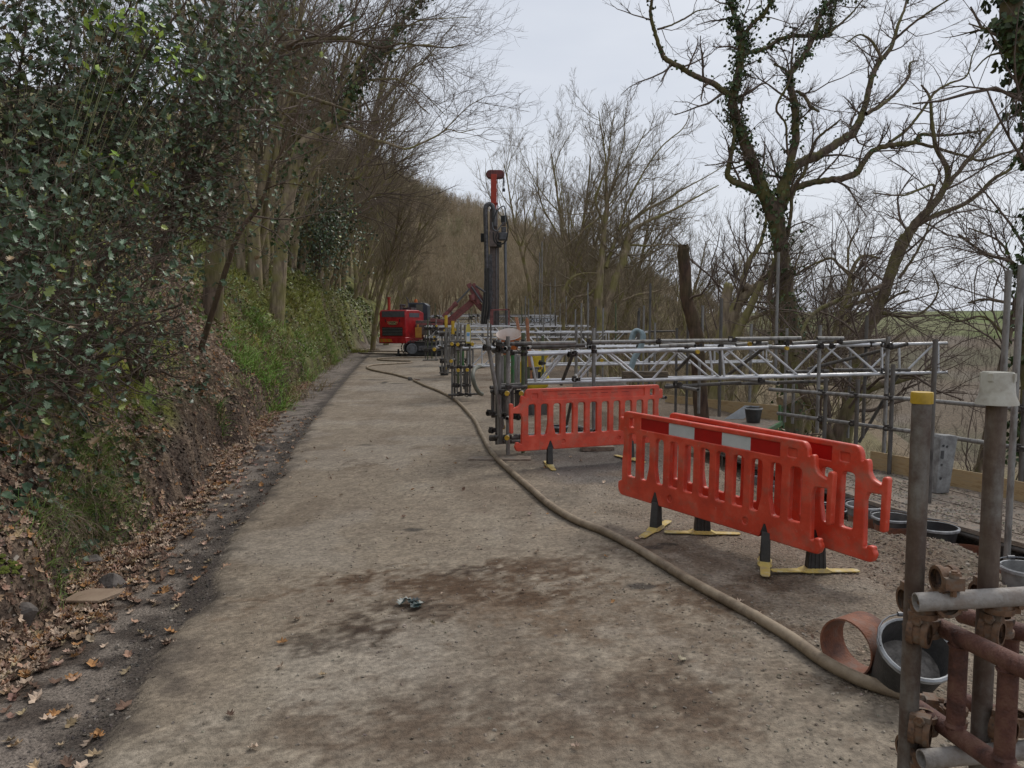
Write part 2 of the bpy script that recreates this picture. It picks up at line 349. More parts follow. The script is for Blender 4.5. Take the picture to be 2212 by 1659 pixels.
    fw = mixc(fw, [.15, .135, .08], fld * ss((fbm(X * .008, Y * .008, 2, 93) - .5) * 8) * .6); fw = mixc(fw, [.05, .055, .05], ss(1 - np.abs(q - 893) / 10) * .8)
    kk = ss((q - 240) / 60); c = c * (1 - kk[..., None]) + fw * kk[..., None]
    c = c * np.array([.99, .96, .92]); return c
def gmat(name, bump, bscale, rough, scale, brush=0, amp=.9):
    m = M(name, (1, 1, 1), rough=rough, scale=scale, attr=True, amp=amp, bump=bump, bscale=bscale, spec=.25); n = m.node_tree
    bp = [q for q in n.nodes if q.type == 'BUMP'][0]; bp.inputs['Distance'].default_value = .03
    tcn = [q for q in n.nodes if q.type == 'TEX_COORD'][0]
    vo = n.nodes.new('ShaderNodeTexVoronoi'); vo.inputs['Scale'].default_value = bscale * 1.3; n.links.new(tcn.outputs['Object'], vo.inputs['Vector'])
    b2 = n.nodes.new('ShaderNodeBump'); b2.inputs['Strength'].default_value = bump * .7; b2.inputs['Distance'].default_value = .012; b2.invert = True
    n.links.new(vo.outputs['Distance'], b2.inputs['Height']); n.links.new(bp.outputs[0], b2.inputs['Normal']); n.links.new(b2.outputs[0], n.nodes['Principled BSDF'].inputs['Normal'])
    if brush:
        mpn = n.nodes.new('ShaderNodeMapping'); mpn.inputs['Scale'].default_value = (3, 75, 1); mpn.inputs['Rotation'].default_value = (0, 0, R(-8)); n.links.new(tcn.outputs['Object'], mpn.inputs[0])
        nb = n.nodes.new('ShaderNodeTexNoise'); nb.inputs['Scale'].default_value = 1; nb.inputs['Detail'].default_value = 3; n.links.new(mpn.outputs[0], nb.inputs['Vector'])
        b3 = n.nodes.new('ShaderNodeBump'); b3.inputs['Strength'].default_value = brush; b3.inputs['Distance'].default_value = .01
        n.links.new(nb.outputs[0], b3.inputs['Height']); n.links.new(b2.outputs[0], b3.inputs['Normal']); n.links.new(b3.outputs[0], n.nodes['Principled BSDF'].inputs['Normal'])
    return m
m_conc = gmat('brushed_concrete', .35, 130, .9, 38, brush=.3, amp=.55); m_dirt = gmat('stony_dirt', .8, 60, .95, 40, amp=.75)
m_strip = gmat('old_tarmac', .5, 80, .8, 60); m_soil = gmat('bank_soil', 1.0, 30, .95, 26); m_far = gmat('far_land', .6, 2, 1, 1.2)
ys = [1.2]
while ys[-1] < 46: ys.append(ys[-1] + max(.024, ys[-1] * .0062))
ys = np.array(ys); xs = np.concatenate([np.arange(-15, -8, .14), np.arange(-8, -4.4, .036), np.arange(-4.4, 4.4, .03), np.arange(4.4, 7.5, .06), np.arange(7.5, 10.01, .18)])
X, Y, Z = grid_mesh(xs, ys, True)
e_ = X - xroad(Y) + (fbm(X * 5, Y * 5, 3, 33) - .5) * .12
isroad = (e_ > 0) & (X < np.interp(Y, [0, 5, 8, 10, 20, 46], [1.9, 1.3, .5, .1, -1, -3]) + (fbm(X * 3, Y * 3, 3, 34) - .5) * .8)
Z = Z + np.where(e_ > 0, .022 * ss(e_ / .05), 0) * (X < 2.3)
C = albedo(X, Y, Z); nx = len(xs); ny = len(ys)
t_ = xb(Y) - X + ((fbm(Y * .55, X * 0 + 3, 3, 5) - .5) * .7 + (fbm(Y * 3.1, X * 0 + 1, 3, 9) - .5) * .28) * ss(Y / 3)
zone = np.where(t_ > 0, 2, np.where(e_ < 0, 1, np.where(isroad, 0, 3)))[:-1, :-1]
idx = np.arange(nx * ny).reshape(ny, nx); quad = np.stack([idx[:-1, :-1], idx[:-1, 1:], idx[1:, 1:], idx[1:, :-1]], -1)
V3 = np.stack([X, Y, Z], -1).reshape(-1, 3); C3 = C.reshape(-1, 3)
for zi, nm, mt, lb in ((0, 'road', m_conc, 'pale brushed concrete road with brown mud patches'), (1, 'path', m_strip, 'dark tarmac strip strewn with leaves along the bank foot'), (2, 'bank', m_soil, 'steep earth bank with dark cut edge, moss and leaf litter'), (3, 'ground', m_dirt, 'stony brown dirt ground of the site beside the road')):
    q = quad[zone == zi]; u, inv = np.unique(q.ravel(), return_inverse=True)
    me = fast_mesh(nm, V3[u], inv, np.full(len(q), 4), mt, col=C3[u], smooth=True); tag(link(nm, me), lb, 'ground', kind='structure')
def ax_lines(a, b, s0, g): 
    r = [0.0]
    while r[-1] < max(abs(a), b): r.append(r[-1] + max(s0, r[-1] * g))
    r = np.array(r); r = np.unique(np.concatenate([-r, r])); return r[(r >= a) & (r <= b)]
xs2 = ax_lines(-260, 1500, .6, .035); ys2 = ax_lines(-40, 1500, .6, .02)
X, Y, Z = grid_mesh(xs2, ys2, False); inside = (X > -14.6) & (X < 9.7) & (Y > 1.5) & (Y < 45)
Z = Z - np.where(inside, .9, 0); C = albedo(X, Y, Z); nx = len(xs2); ny = len(ys2); idx = np.arange(nx * ny).reshape(ny, nx)
quad = np.stack([idx[:-1, :-1], idx[:-1, 1:], idx[1:, 1:], idx[1:, :-1]], -1).reshape(-1, 4)
me = fast_mesh('hills', np.stack([X, Y, Z], -1).reshape(-1, 3), quad.ravel(), np.full(len(quad), 4), m_far, col=C.reshape(-1, 3), smooth=True)
tag(link('hills', me), 'brown wooded valley sides with a green field on the far ridge', 'hills', kind='structure')
# ================================================================ trees
def bark(name, c1, c2, moss, k=.55, lo=.42):
    m, n, b = new_mat(name); Lk = n.links.new; t = n.nodes.new('ShaderNodeTexCoord')
    mpn = n.nodes.new('ShaderNodeMapping'); mpn.inputs['Scale'].default_value = (1, 1, .25); Lk(t.outputs['Object'], mpn.inputs[0])
    a = n.nodes.new('ShaderNodeTexNoise'); a.inputs['Scale'].default_value = 14; a.inputs['Detail'].default_value = 6; Lk(mpn.outputs[0], a.inputs['Vector'])
    r1 = n.nodes.new('ShaderNodeValToRGB'); r1.color_ramp.elements[0].position = .35; r1.color_ramp.elements[0].color = (*c2, 1); r1.color_ramp.elements[1].position = .65; r1.color_ramp.elements[1].color = (*c1, 1); Lk(a.outputs[0], r1.inputs[0])
    g = n.nodes.new('ShaderNodeTexNoise'); g.inputs['Scale'].default_value = 2.2; g.inputs['Detail'].default_value = 5; Lk(t.outputs['Object'], g.inputs['Vector'])
    r2 = n.nodes.new('ShaderNodeMapRange'); r2.inputs[1].default_value = lo; r2.inputs[2].default_value = lo + .16; r2.inputs[4].default_value = k; Lk(g.outputs[0], r2.inputs[0])
    mxn = n.nodes.new('ShaderNodeMix'); mxn.data_type = 'RGBA'; Lk(r2.outputs[0], mxn.inputs[0]); Lk(r1.outputs[0], mxn.inputs[6]); mxn.inputs[7].default_value = (*moss, 1)
    Lk(mxn.outputs[2], b.inputs['Base Color']); b.inputs['Roughness'].default_value = .9; b.inputs['Specular IOR Level'].default_value = .2
    bp = n.nodes.new('ShaderNodeBump'); bp.inputs['Strength'].default_value = .9; bp.inputs['Distance'].default_value = .03; Lk(a.outputs[0], bp.inputs['Height']); Lk(bp.outputs[0], b.inputs['Normal'])
    return m
m_bark = bark('mossy_bark', (.17, .125, .09), (.075, .054, .04), (.13, .13, .03))
m_bark2 = bark('grey_bark', (.31, .245, .165), (.16, .12, .085), (.20, .19, .05), .6)
m_barkd = bark('brown_bark', (.12, .075, .052), (.05, .032, .025), (.07, .07, .02), .25)
m_twig = M('twig_bark', (.15, .11, .085), (.09, .066, .052), rough=.9, scale=3)
m_twig2 = M('twig_bark_pale', (.215, .17, .11), (.14, .11, .07), rough=.9, scale=3)
class Br:
    def __init__(s): s.g = []
    def add(s, P_, R_, n): s.g.append((P_, R_, n))
    def bake(s, name, mat, parent=None):
        V = []; Lp = []; off = 0
        for P_, R_, n in s.g:
            m, k, _ = P_.shape
            t = np.empty_like(P_); t[:, 1:-1] = P_[:, 2:] - P_[:, :-2]; t[:, 0] = P_[:, 1] - P_[:, 0]; t[:, -1] = P_[:, -1] - P_[:, -2]; t = nrm(t)
            ref = np.where(np.abs(t[:, :1, 2:3]) < .8, np.array([[[0, 0, 1.]]]), np.array([[[1., .2, 0]]])); x = nrm(np.cross(np.broadcast_to(ref, t.shape), t)); y = np.cross(t, x)
            a = np.arange(n) * 2 * math.pi / n
            v = P_[:, :, None, :] + R_[:, :, None, None] * (np.cos(a)[None, None, :, None] * x[:, :, None, :] + np.sin(a)[None, None, :, None] * y[:, :, None, :])
            V.append(v.reshape(-1, 3)); base = (np.arange(m) * k * n)[:, None, None] + (np.arange(k - 1) * n)[None, :, None]; c = np.arange(n)[None, None, :]; d = (np.arange(n)[None, None, :] + 1) % n
            Lp.append((np.stack([base + c, base + d, base + n + d, base + n + c], -1) + off).reshape(-1)); off += m * k * n
        V = np.concatenate(V); Lp = np.concatenate(Lp)
        if parent is not None: V = V - org(parent)
        me = fast_mesh(name, V, Lp, np.full(len(Lp) // 4, 4), mat, smooth=True); return link(name, me, parent)
def grow(st, d, ln, rad, k, wander, bias, tip=.35):
    m = len(st); Pp = np.empty((m, k, 3)); Pp[:, 0] = st; d = nrm(d); cur = d.copy(); bias = np.asarray(bias, float)
    for i in range(1, k):
        cur = nrm(cur + rg.normal(size=(m, 3)) * wander + bias * (1.0 / k)); Pp[:, i] = Pp[:, i - 1] + cur * (ln / (k - 1))[:, None]
    t = np.linspace(0, 1, k)[None]; return Pp, rad[:, None] * (1 - (1 - tip) * t)
def spawn(Pp, Rr, cnt, t0, t1, ang, lf, rf, lns, rmin=.003):
    """cnt children on each parent path"""
    m, k, _ = Pp.shape; pi = np.repeat(np.arange(m), cnt) if np.isscalar(cnt) else np.repeat(np.arange(m), cnt); q = len(pi)
    t = t0 + (t1 - t0) * rg.random(q); f = t * (k - 1); i = np.minimum(f.astype(int), k - 2); w = (f - i)[:, None]
    st = Pp[pi, i] * (1 - w) + Pp[pi, i + 1] * w; tg = nrm(Pp[pi, i + 1] - Pp[pi, i]); pr = Rr[pi, i] * (1 - w[:, 0]) + Rr[pi, i + 1] * w[:, 0]
    rv = nrm(np.cross(tg, rg.normal(size=(q, 3)))); a = ang * (.7 + .6 * rg.random(q)); d = tg * np.cos(a)[:, None] + rv * np.sin(a)[:, None]
    return st, d, lns[pi] * lf * (.6 + .7 * rg.random(q)) * (1.15 - .6 * t), np.maximum(pr * rf * (.8 + .4 * rg.random(q)), rmin)
def spline(pts, step=6):
    pts = np.asarray(pts, float); n = len(pts)
    if n < 3: t = np.linspace(0, 1, step)[:, None]; return pts[0] * (1 - t) + pts[-1] * t
    e = np.concatenate([[2 * pts[0] - pts[1]], pts, [2 * pts[-1] - pts[-2]]]); o = []
    for i in range(n - 1):
        p0, p1, p2, p3 = e[i:i + 4]
        for t in np.linspace(0, 1, step, endpoint=False): o.append(.5 * ((2 * p1) + (-p0 + p2) * t + (2 * p0 - 5 * p1 + 4 * p2 - p3) * t * t + (-p0 + 3 * p1 - 3 * p2 + p3) * t ** 3))
    o.append(pts[-1]); return np.array(o)
def traced(name, label, limbs, f, d, mat, twigmat=None, dense=1.0, wob=.9, twl=1.0, wind=(0, 0, .5), rmin=.004, group=None, ivy=0, ivy_z=None, lev=3, cat='tree'):
    """limbs: lists of (u, v, radius_px[, depth shift]); f maps (u,v)->photo px; d the distance of the tree"""
    paths = []
    s = f[2]
    for li, lm in enumerate(limbs):
        dd = 0.0; pts = []; 
        slope = rg.normal() * .18
        for j, q in enumerate(lm):
            off = q[3] if len(q) > 3 else slope * j * (0 if li == 0 else 1)
            p = P(f[0] + q[0] * s, f[1] + q[1] * s, d + off); pts.append([*p, q[2] * s / FPX * d])
        pts = np.array(pts); sp = spline(pts); jit = rg.normal(size=(len(sp), 3)) * (sp[:, 3:4] * (.06 if li == 0 else .14)); jit[0] = 0; sp[:, :3] += jit
        paths.append(sp)
    base = paths[0][0][:3].copy()
    gz = hz(base[0], base[1])
    if gz < base[2] - .05: 
        dn = nrm(paths[0][0][:3] - paths[0][2][:3]); dn = nrm(dn + [0, 0, -.4]); q = paths[0][0][:3].copy()
        while q[2] > hz(q[0], q[1]) - .15 and q[2] > -30: q = q + dn * .1
        b0 = np.array([*q, paths[0][0][3] * 1.2]); mid = (b0 + paths[0][0]) / 2; paths[0] = np.vstack([b0[None], mid[None], paths[0]]); base = q.copy()
    T = thing(name, label, cat, base, group=group)
    tr = Br(); cr_ = Br()
    for sp in paths: tr.add(sp[None, :, :3], sp[None, :, 3], 10 if sp[:, 3].max() > .06 else 7)
    tr.bake('trunk', mat, T)
    wind = np.asarray(wind, float)
    for sp in paths:
        seg = np.linalg.norm(np.diff(sp[:, :3], axis=0), axis=1).sum(); thin = sp[:, 3] < .17
        t0 = .0 if thin[0] else float(np.argmax(thin)) / len(sp) if thin.any() else .8
        cnt = int(seg * (1 - t0) * 2.6 * dense) + 1
        st, dr, ln, rr = spawn(sp[None, :, :3], sp[None, :, 3], cnt, t0, 1, .9, 1, .4, np.array([1.6 * twl]), rmin * 1.8)
        rr = np.minimum(rr, .03); Pa, Ra = grow(st, dr, ln, rr, 6, .2, wind); cr_.add(Pa, Ra, 4)
        st, dr, l2, r2 = spawn(Pa, Ra, int(5 * dense + 1), .15, 1, .7, .55, .6, ln, rmin); Pb, Rb = grow(st, dr, l2, r2, 5, .22, wind); cr_.add(Pb, Rb, 3)
        if lev > 2:
            st, dr, l3, r3 = spawn(Pb, Rb, 4, .1, 1, .65, .55, .7, l2, rmin * .8); Pc, Rc = grow(st, dr, l3, r3, 4, .2, wind); cr_.add(Pc, Rc, 3)
    cr_.bake('crown', twigmat or m_twig, T)
    return T, paths
# leaf templates -------------------------------------------------
a_ = np.linspace(0, 2 * math.pi, 13)[:-1]
_hol = np.array([[.0, -.5, 0], [.16, -.40, .06], [.34, -.34, .13], [.20, -.16, .04], [.42, -.02, .15], [.20, .12, .04], [.33, .28, .12], [.13, .32, .03], [0, .56, .02], [-.13, .32, .03], [-.33, .28, .12], [-.20, .12, .04], [-.42, -.02, .15], [-.2, -.16, .04], [-.34, -.34, .13], [-.16, -.40, .06]])
HOL_V = np.vstack([_hol, [[0, -.2, -.05], [0, .2, -.05]]]); HOL_F = [(0, 1, 2, 3, 16), (3, 4, 5, 17, 16), (5, 6, 7, 8, 17), (8, 9, 10, 11, 17), (11, 12, 13, 16, 17), (13, 14, 15, 0, 16)]
IVY_V = np.array([[0, -.5, 0], [.45, -.3, .06], [.3, .1, .02], [0, .55, .05], [-.3, .1, .02], [-.45, -.3, .06], [0, -.1, -.05]]); IVY_F = [(0, 1, 6), (1, 2, 6), (2, 3, 6), (3, 4, 6), (4, 5, 6), (5, 0, 6)]
OAK_V = np.array([[0, -.5, .05], [.18, -.3, 0], [.12, -.2, 0], [.34, -.05, .12], [.2, .08, .02], [.3, .26, .15], [.12, .3, .02], [0, .5, .1], [-.12, .3, .02], [-.3, .24, .1], [-.2, .08, .02], [-.36, -.05, .16], [-.12, -.2, 0], [-.18, -.3, .02], [0, 0, -.04]])
OAK_F = [(i, (i + 1) % 14, 14) for i in range(14)]
def leafmat(name, rough, spec=.5, tr=.25):
    m = M(name, (1, 1, 1), rough=rough, scale=30, attr=True, spec=spec); return m
m_hol = leafmat('holly_leaf', .42, .5); m_ivy = leafmat('ivy_leaf', .5, .3); m_dead = leafmat('dead_leaf', .8, .2); m_grass = leafmat('grass_blade', .6, .3)
def leafcols(m, base, var=.3, alt=None, pa=.0):
    c = np.asarray(base)[None] * (1 + (rg.random((m, 1)) - .5) * 2 * var) * (1 + (rg.random((m, 3)) - .5) * .2)
    if alt is not None:
        for a, p in alt:
            k = rg.random(m) < p; c[k] = np.asarray(a)[None] * (.7 + .6 * rg.random((k.sum(), 1)))
    return c
def ivy_on(T, paths, per_m, size, zmax=None, spread=.10, which=None, name='ivy'):
    pos = []; nr = []
    for i, sp in enumerate(paths):
        if which is not None and i not in which: continue
        L_ = np.linalg.norm(np.diff(sp[:, :3], axis=0), axis=1).sum(); r = sp[:, 3]; cnt = int(per_m * L_ * (.35 + 3 * r.mean()))
        f = rg.random(cnt) * (len(sp) - 1.001); j = f.astype(int); w = (f - j)[:, None]; c = sp[j, :3] * (1 - w) + sp[j + 1, :3] * w; rr = sp[j, 3]
        dens = vn(f * 1.3, f * 0 + i, 88); keep = dens > .25; c = c[keep]; rr = rr[keep]; j = j[keep]
        tg = nrm(sp[j + 1, :3] - sp[j, :3]); o = nrm(np.cross(tg, rg.normal(size=(len(c), 3))))
        pos.append(c + o * (rr + np.abs(rg.normal(size=len(c))) * spread)[:, None]); nr.append(o + rg.normal(size=o.shape) * .5 + [0, 0, .3])
    pos = np.concatenate(pos); nr = np.concatenate(nr); m = len(pos)
    return scatter(name, IVY_V, IVY_F, pos, frames(nr, rg.random(m) * 6.3, size * (.6 + .8 * rg.random(m))), m_ivy, leafcols(m, (.05, .075, .025), .45, [((.09, .11, .03), .08)]), parent=T)
# --- the big ivy-clad tree right of centre
f7 = (1296.0, 0.0, .4687)
big = [[(885, 1900, 52), (882, 1700, 48), (880, 1560, 45), (862, 1400, 40), (845, 1250, 36), (830, 1120, 34), (800, 980, 38), (745, 860, 30), (700, 740, 27), (655, 620, 24), (622, 520, 21), (612, 440, 19), (640, 330, 17), (652, 230, 15), (640, 130, 13), (615, 50, 11), (600, -60, 9), (590, -200, 6)],
 [(808, 1010, 30), (850, 880, 25), (875, 760, 20), (900, 640, 18), (900, 500, 17), (880, 400, 15), (878, 340, 13), (930, 270, 12), (975, 190, 11), (1005, 100, 10), (1040, 30, 8), (1110, -20, 7), (1210, -60, 5)],
 [(735, 880, 17), (650, 850, 15), (595, 820, 14), (595, 760, 12), (608, 700, 10), (620, 620, 7), (610, 560, 5)],
 [(600, 440, 15), (520, 385, 13), (440, 350, 12), (370, 310, 11), (300, 270, 11), (270, 200, 9), (245, 120, 8), (232, 50, 7), (240, 0, 6), (235, -60, 5)],
 [(265, 135, 5), (330, 115, 4), (400, 80, 4), (450, 50, 3), (520, 40, 2)],
 [(660, 250, 10), (760, 225, 9), (830, 180, 9), (900, 165, 9), (980, 168, 9), (1050, 160, 9), (1065, 110, 6), (1060, 60, 5)], [(1060, 150, 6), (1120, 100, 5), (1170, 50, 4), (1210, 0, 3)],
 [(820, 900, 22), (905, 760, 22), (1000, 720, 21), (1090, 660, 20), (1160, 620, 19), (1195, 560, 17), (1225, 480, 14), (1245, 380, 13), (1280, 300, 12), (1340, 220, 10), (1370, 130, 8), (1400, 50, 6), (1420, -20, 5)],
 [(1225, 525, 10), (1290, 490, 9), (1340, 450, 8), (1390, 400, 7), (1425, 350, 6), (1430, 290, 5), (1465, 280, 3)], [(1300, 280, 8), (1260, 200, 6), (1200, 160, 4), (1130, 200, 3)], [(1360, 180, 6), (1440, 110, 5), (1540, 40, 4), (1620, -10, 3)],
 [(830, 960, 20), (900, 870, 16), (1000, 840, 14), (1100, 825, 15), (1180, 800, 15), (1210, 750, 13), (1270, 690, 12), (1370, 665, 11), (1450, 655, 11), (1480, 620, 8), (1580, 625, 6), (1700, 610, 5), (1780, 600, 4)],
 [(1450, 655, 8), (1560, 685, 7), (1680, 720, 6), (1760, 740, 6), (1850, 710, 5), (1930, 690, 4)], [(1300, 680, 7), (1400, 610, 7), (1470, 530, 6), (1540, 430, 6), (1600, 390, 5), (1690, 350, 4), (1715, 260, 3), (1750, 180, 2)],
 [(650, 190, 10), (700, 110, 9), (760, 60, 8), (800, -20, 7), (830, -80, 5)], [(878, 350, 8), (850, 320, 6), (800, 295, 4)], [(905, 420, 7), (940, 440, 8), (970, 490, 7), (1010, 515, 5)],
 [(860, 1100, 10), (880, 980, 8), (890, 870, 8), (940, 800, 7), (965, 720, 7), (1000, 640, 6), (1060, 590, 5), (1110, 550, 3)], [(895, 830, 5), (865, 700, 5), (855, 570, 5), (812, 500, 5), (860, 400, 5), (890, 320, 4)],
 [(815, 1600, 11), (800, 1470, 11), (785, 1350, 12), (795, 1230, 11), (835, 1150, 9)]]
T, pth = traced('ivy_clad_tree', 'tall forked bare tree wrapped in dark ivy, tallest right of the drilling rig', big, f7, 17.5, m_bark, dense=1.15, wind=(.12, 0, .35), twl=.72)
ivy_on(T, pth, 380, .07, which=(0, 1, 5, 14), spread=.12); ivy_on(T, pth, 55, .06, which=(2, 3, 7, 11), spread=.06)
r2 = [[(1180, 1700, 34), (1220, 1540, 30), (1290, 1400, 26), (1340, 1270, 24), (1390, 1150, 23), (1440, 1050, 22), (1530, 950, 18), (1590, 860, 14), (1600, 780, 12), (1550, 680, 10), (1530, 560, 8), (1520, 450, 6), (1480, 390, 4)],
 [(1580, 880, 11), (1680, 760, 9), (1760, 670, 7), (1850, 560, 6), (1950, 480, 4)], [(1450, 1040, 14), (1560, 985, 11), (1680, 940, 10), (1760, 880, 9), (1820, 820, 8), (1890, 780, 7), (1930, 700, 6), (1960, 640, 4)],
 [(1310, 1310, 12), (1350, 1180, 12), (1385, 1100, 12), (1440, 1055, 10)], [(1330, 1310, 12), (1200, 1350, 9), (1080, 1390, 9), (980, 1450, 8), (930, 1530, 7), (900, 1640, 6)],
 [(1500, 990, 7), (1540, 860, 6), (1480, 870, 5), (1400, 900, 4), (1260, 890, 3)], [(1380, 1280, 8), (1450, 1180, 6), (1500, 1080, 5), (1530, 1000, 4)], [(1270, 1430, 8), (1350, 1370, 6), (1425, 1340, 5)], [(1290, 1440, 9), (1430, 1460, 7), (1520, 1410, 5), (1560, 1330, 4), (1530, 1250, 3)]]
T, pth = traced('leaning_tree', 'bare mossy tree leaning right with long crooked limbs, beyond the lattice beam ends', r2, f7, 15.5, m_bark, dense=.9, wind=(.15, 0, .2), twl=1.1)
r3 = [[(2000, 2100, 60), (2005, 1900, 60), (2010, 1500, 60), (2030, 1100, 60), (2050, 760, 60), (2040, 600, 56), (2000, 420, 52), (1940, 250, 50), (1905, 100, 48), (1895, -120, 44), (1880, -300, 38)], [(1900, 60, 8), (1800, 130, 5), (1700, 110, 3)], [(1880, 240, 7), (1790, 260, 4), (1720, 330, 3)]]
T, pth = traced('ivy_clad_tree', 'thick ivy-smothered trunk cut off by the right edge', r3, f7, 9.5, m_bark, dense=.5, rmin=.004)
ivy_on(T, pth, 500, .075, which=(0,), spread=.11)
r4 = [[(1000, 1700, 16), (1060, 1600, 15), (1100, 1470, 13), (1140, 1350, 11), (1160, 1250, 9), (1210, 1180, 7), (1290, 1190, 5)], [(1155, 1270, 8), (1100, 1220, 7), (1060, 1190, 6), (960, 1230, 5), (900, 1270, 4)], [(1140, 1230, 6), (1150, 1130, 5), (1190, 1050, 3)], [(1120, 1420, 8), (1180, 1400, 8), (1270, 1360, 7), (1340, 1300, 6)]]
traced('bare_tree', 'small crooked bare tree between the ivy-clad tree and the leaning tree', r4, f7, 19, m_bark2, dense=1.5, wind=(.2, 0, .3), twl=1.5)
r5 = [[(1860, 1640, 14), (1900, 1480, 13), (1935, 1300, 12), (1900, 1210, 9), (1780, 1170, 7), (1650, 1080, 5)], [(1900, 1400, 8), (1780, 1380, 6), (1700, 1395, 5)], [(1910, 1260, 6), (1850, 1120, 5), (1700, 1050, 3)], [(1880, 1560, 7), (1770, 1460, 5), (1650, 1480, 4), (1560, 1440, 3)]]
traced('bare_tree', 'dark thin-limbed bare tree behind the two tall poles at the right edge', r5, f7, 12.5, m_bark, dense=1.6, wind=(-.2, 0, .1), twl=1.3)
r6 = [[(540, 1800, 34), (560, 1600, 32), (620, 1430, 26), (690, 1330, 20), (650, 1330, 18)], [(600, 1480, 24), (640, 1370, 15), (680, 1220, 12), (740, 1120, 9), (765, 1000, 6), (735, 910, 4)], [(640, 1400, 14), (735, 1300, 12), (790, 1240, 7), (850, 1100, 4)], [(620, 1500, 12), (720, 1460, 9), (800, 1430, 8)]]
traced('bare_tree', 'pale mossy many-stemmed tree just left of the ivy-clad tree', r6, f7, 20, m_bark2, dense=1.3, wind=(.1, 0, .3), twl=1.5)
T, pth = traced('cut_trunk', 'tall sawn-off brown trunk with no branches, rising behind the scaffolding', [[(470, 2000, 34), (455, 1700, 33), (445, 1560, 31), (425, 1470, 30), (398, 1370, 28), (392, 1250, 27), (383, 1145, 26), (383, 1142, 24)]], f7, 14.5, m_barkd, dense=0, lev=2, cat='tree trunk')
mb = MB(); tp = pth[0][-1]; mb.path([tp[:3] - [0, 0, .01], tp[:3] + [0, .0, .012]], [tp[3] * 1.0, tp[3] * .97], 12); mb.build('sawn_end', M('sawn_wood', (.32, .2, .11), (.2, .12, .07), rough=.9, scale=20), T)
for pts, lb in (([(545, 1900, 26), (548, 1700, 25), (565, 1480, 24), (590, 1325, 22), (592, 1318, 15)], 'upright mossy stump just left of the pale many-stemmed tree'), ([(560, 1700, 24), (620, 1560, 20), (700, 1400, 17), (745, 1300, 13)], 'slanting mossy cut stem leaning toward the ivy-clad tree')):
    traced('tree_stump', lb, [pts], f7, 18, m_bark2, dense=0, lev=2, cat='stump')
traced('mossy_tree', 'low mossy forked stem growing just outside the guard rail', [[(1795, 1010, 17), (1812, 935, 15), (1838, 875, 13), (1880, 838, 10), (1940, 822, 7), (2010, 800, 5)], [(1800, 950, 12), (1765, 900, 8), (1735, 850, 7), (1725, 800, 5)], [(1850, 860, 8), (1860, 800, 6), (1900, 750, 4)]], (0., 0., 1.), 12.0, m_bark, dense=1.2, wind=(.3, 0, 0), twl=1.2)
# --- wind-shaped tree centre right
f4 = (1036.8, 259.2, .3125)
t4 = [[(835, 1600, 40), (830, 1430, 38), (820, 1200, 31), (840, 980, 22), (860, 750, 16), (880, 600, 14), (872, 400, 9), (890, 250, 6), (905, 100, 4), (930, -40, 3)], [(850, 1400, 28), (920, 1150, 24), (985, 980, 26), (1020, 850, 24), (1060, 760, 16), (1180, 690, 11), (1300, 640, 9), (1450, 560, 6), (1650, 450, 3)],
 [(870, 1020, 14), (930, 850, 13), (960, 760, 12), (1050, 700, 10), (1150, 620, 10), (1270, 560, 8), (1400, 480, 6), (1550, 400, 4), (1700, 310, 2)], [(960, 760, 9), (1010, 600, 8), (1060, 490, 8), (1110, 400, 7), (1150, 330, 6), (1260, 180, 5), (1400, 60, 4), (1450, -30, 3)],
 [(850, 700, 10), (800, 560, 9), (830, 450, 8), (870, 330, 6), (860, 200, 5), (840, 80, 4), (820, -60, 3)], [(1020, 860, 8), (1150, 870, 7), (1300, 860, 6), (1400, 880, 4)], [(880, 600, 8), (920, 450, 7), (1000, 330, 5), (1080, 200, 4), (1150, 60, 3)], [(880, 560, 6), (960, 300, 4), (1000, 100, 3), (990, -60, 2)],
 [(990, 1250, 9), (1080, 1210, 7), (1200, 1190, 5), (1350, 1150, 3)], [(830, 1100, 9), (760, 1200, 9), (650, 1230, 8), (590, 1330, 6)], [(820, 1060, 6), (720, 1060, 7), (640, 1090, 9), (580, 1180, 11), (575, 1330, 12), (580, 1480, 12)], [(850, 660, 7), (740, 740, 6), (680, 800, 5), (560, 900, 4)]]
traced('windswept_tree', 'tall fan-shaped bare tree with fine twigs swept right, left of the cut trunk', t4, f4, 28, m_bark2, m_twig2, dense=1.15, wind=(.3, 0, .85), twl=1.25, rmin=.006)
# --- big trees leaning out from the left bank
f6 = (432.0, 0.0, .3125)
A = [[(560, 1750, 46), (600, 1450, 44), (650, 1200, 42), (700, 1020, 42), (850, 900, 36), (960, 830, 31), (1020, 700, 28), (1060, 600, 22), (1150, 500, 16), (1230, 400, 14), (1300, 300, 12), (1400, 150, 9), (1530, -10, 6), (1600, -120, 4)],
 [(1050, 620, 14), (1080, 470, 12), (1110, 390, 11), (1180, 290, 9), (1220, 170, 8), (1310, 0, 6), (1350, -120, 4)], [(900, 880, 14), (1000, 870, 10), (1100, 920, 10), (1200, 965, 10), (1300, 990, 9), (1420, 1030, 7), (1530, 990, 6), (1650, 930, 5), (1740, 850, 4), (1850, 740, 3), (1970, 670, 2)],
 [(1650, 930, 4), (1720, 895, 4), (1800, 915, 3), (1900, 890, 2)], [(1110, 590, 10), (1180, 555, 9), (1300, 545, 7), (1380, 560, 7), (1450, 650, 5), (1520, 730, 5), (1590, 790, 3)], [(1380, 560, 5), (1480, 590, 4), (1600, 700, 3), (1700, 800, 2)], [(1240, 390, 8), (1400, 330, 6), (1550, 310, 5), (1700, 330, 4), (1850, 300, 2)], [(1350, 230, 6), (1500, 150, 5), (1650, 130, 4), (1850, 120, 2)], [(1560, 320, 4), (1640, 430, 3), (1720, 520, 2), (1800, 600, 2)]]
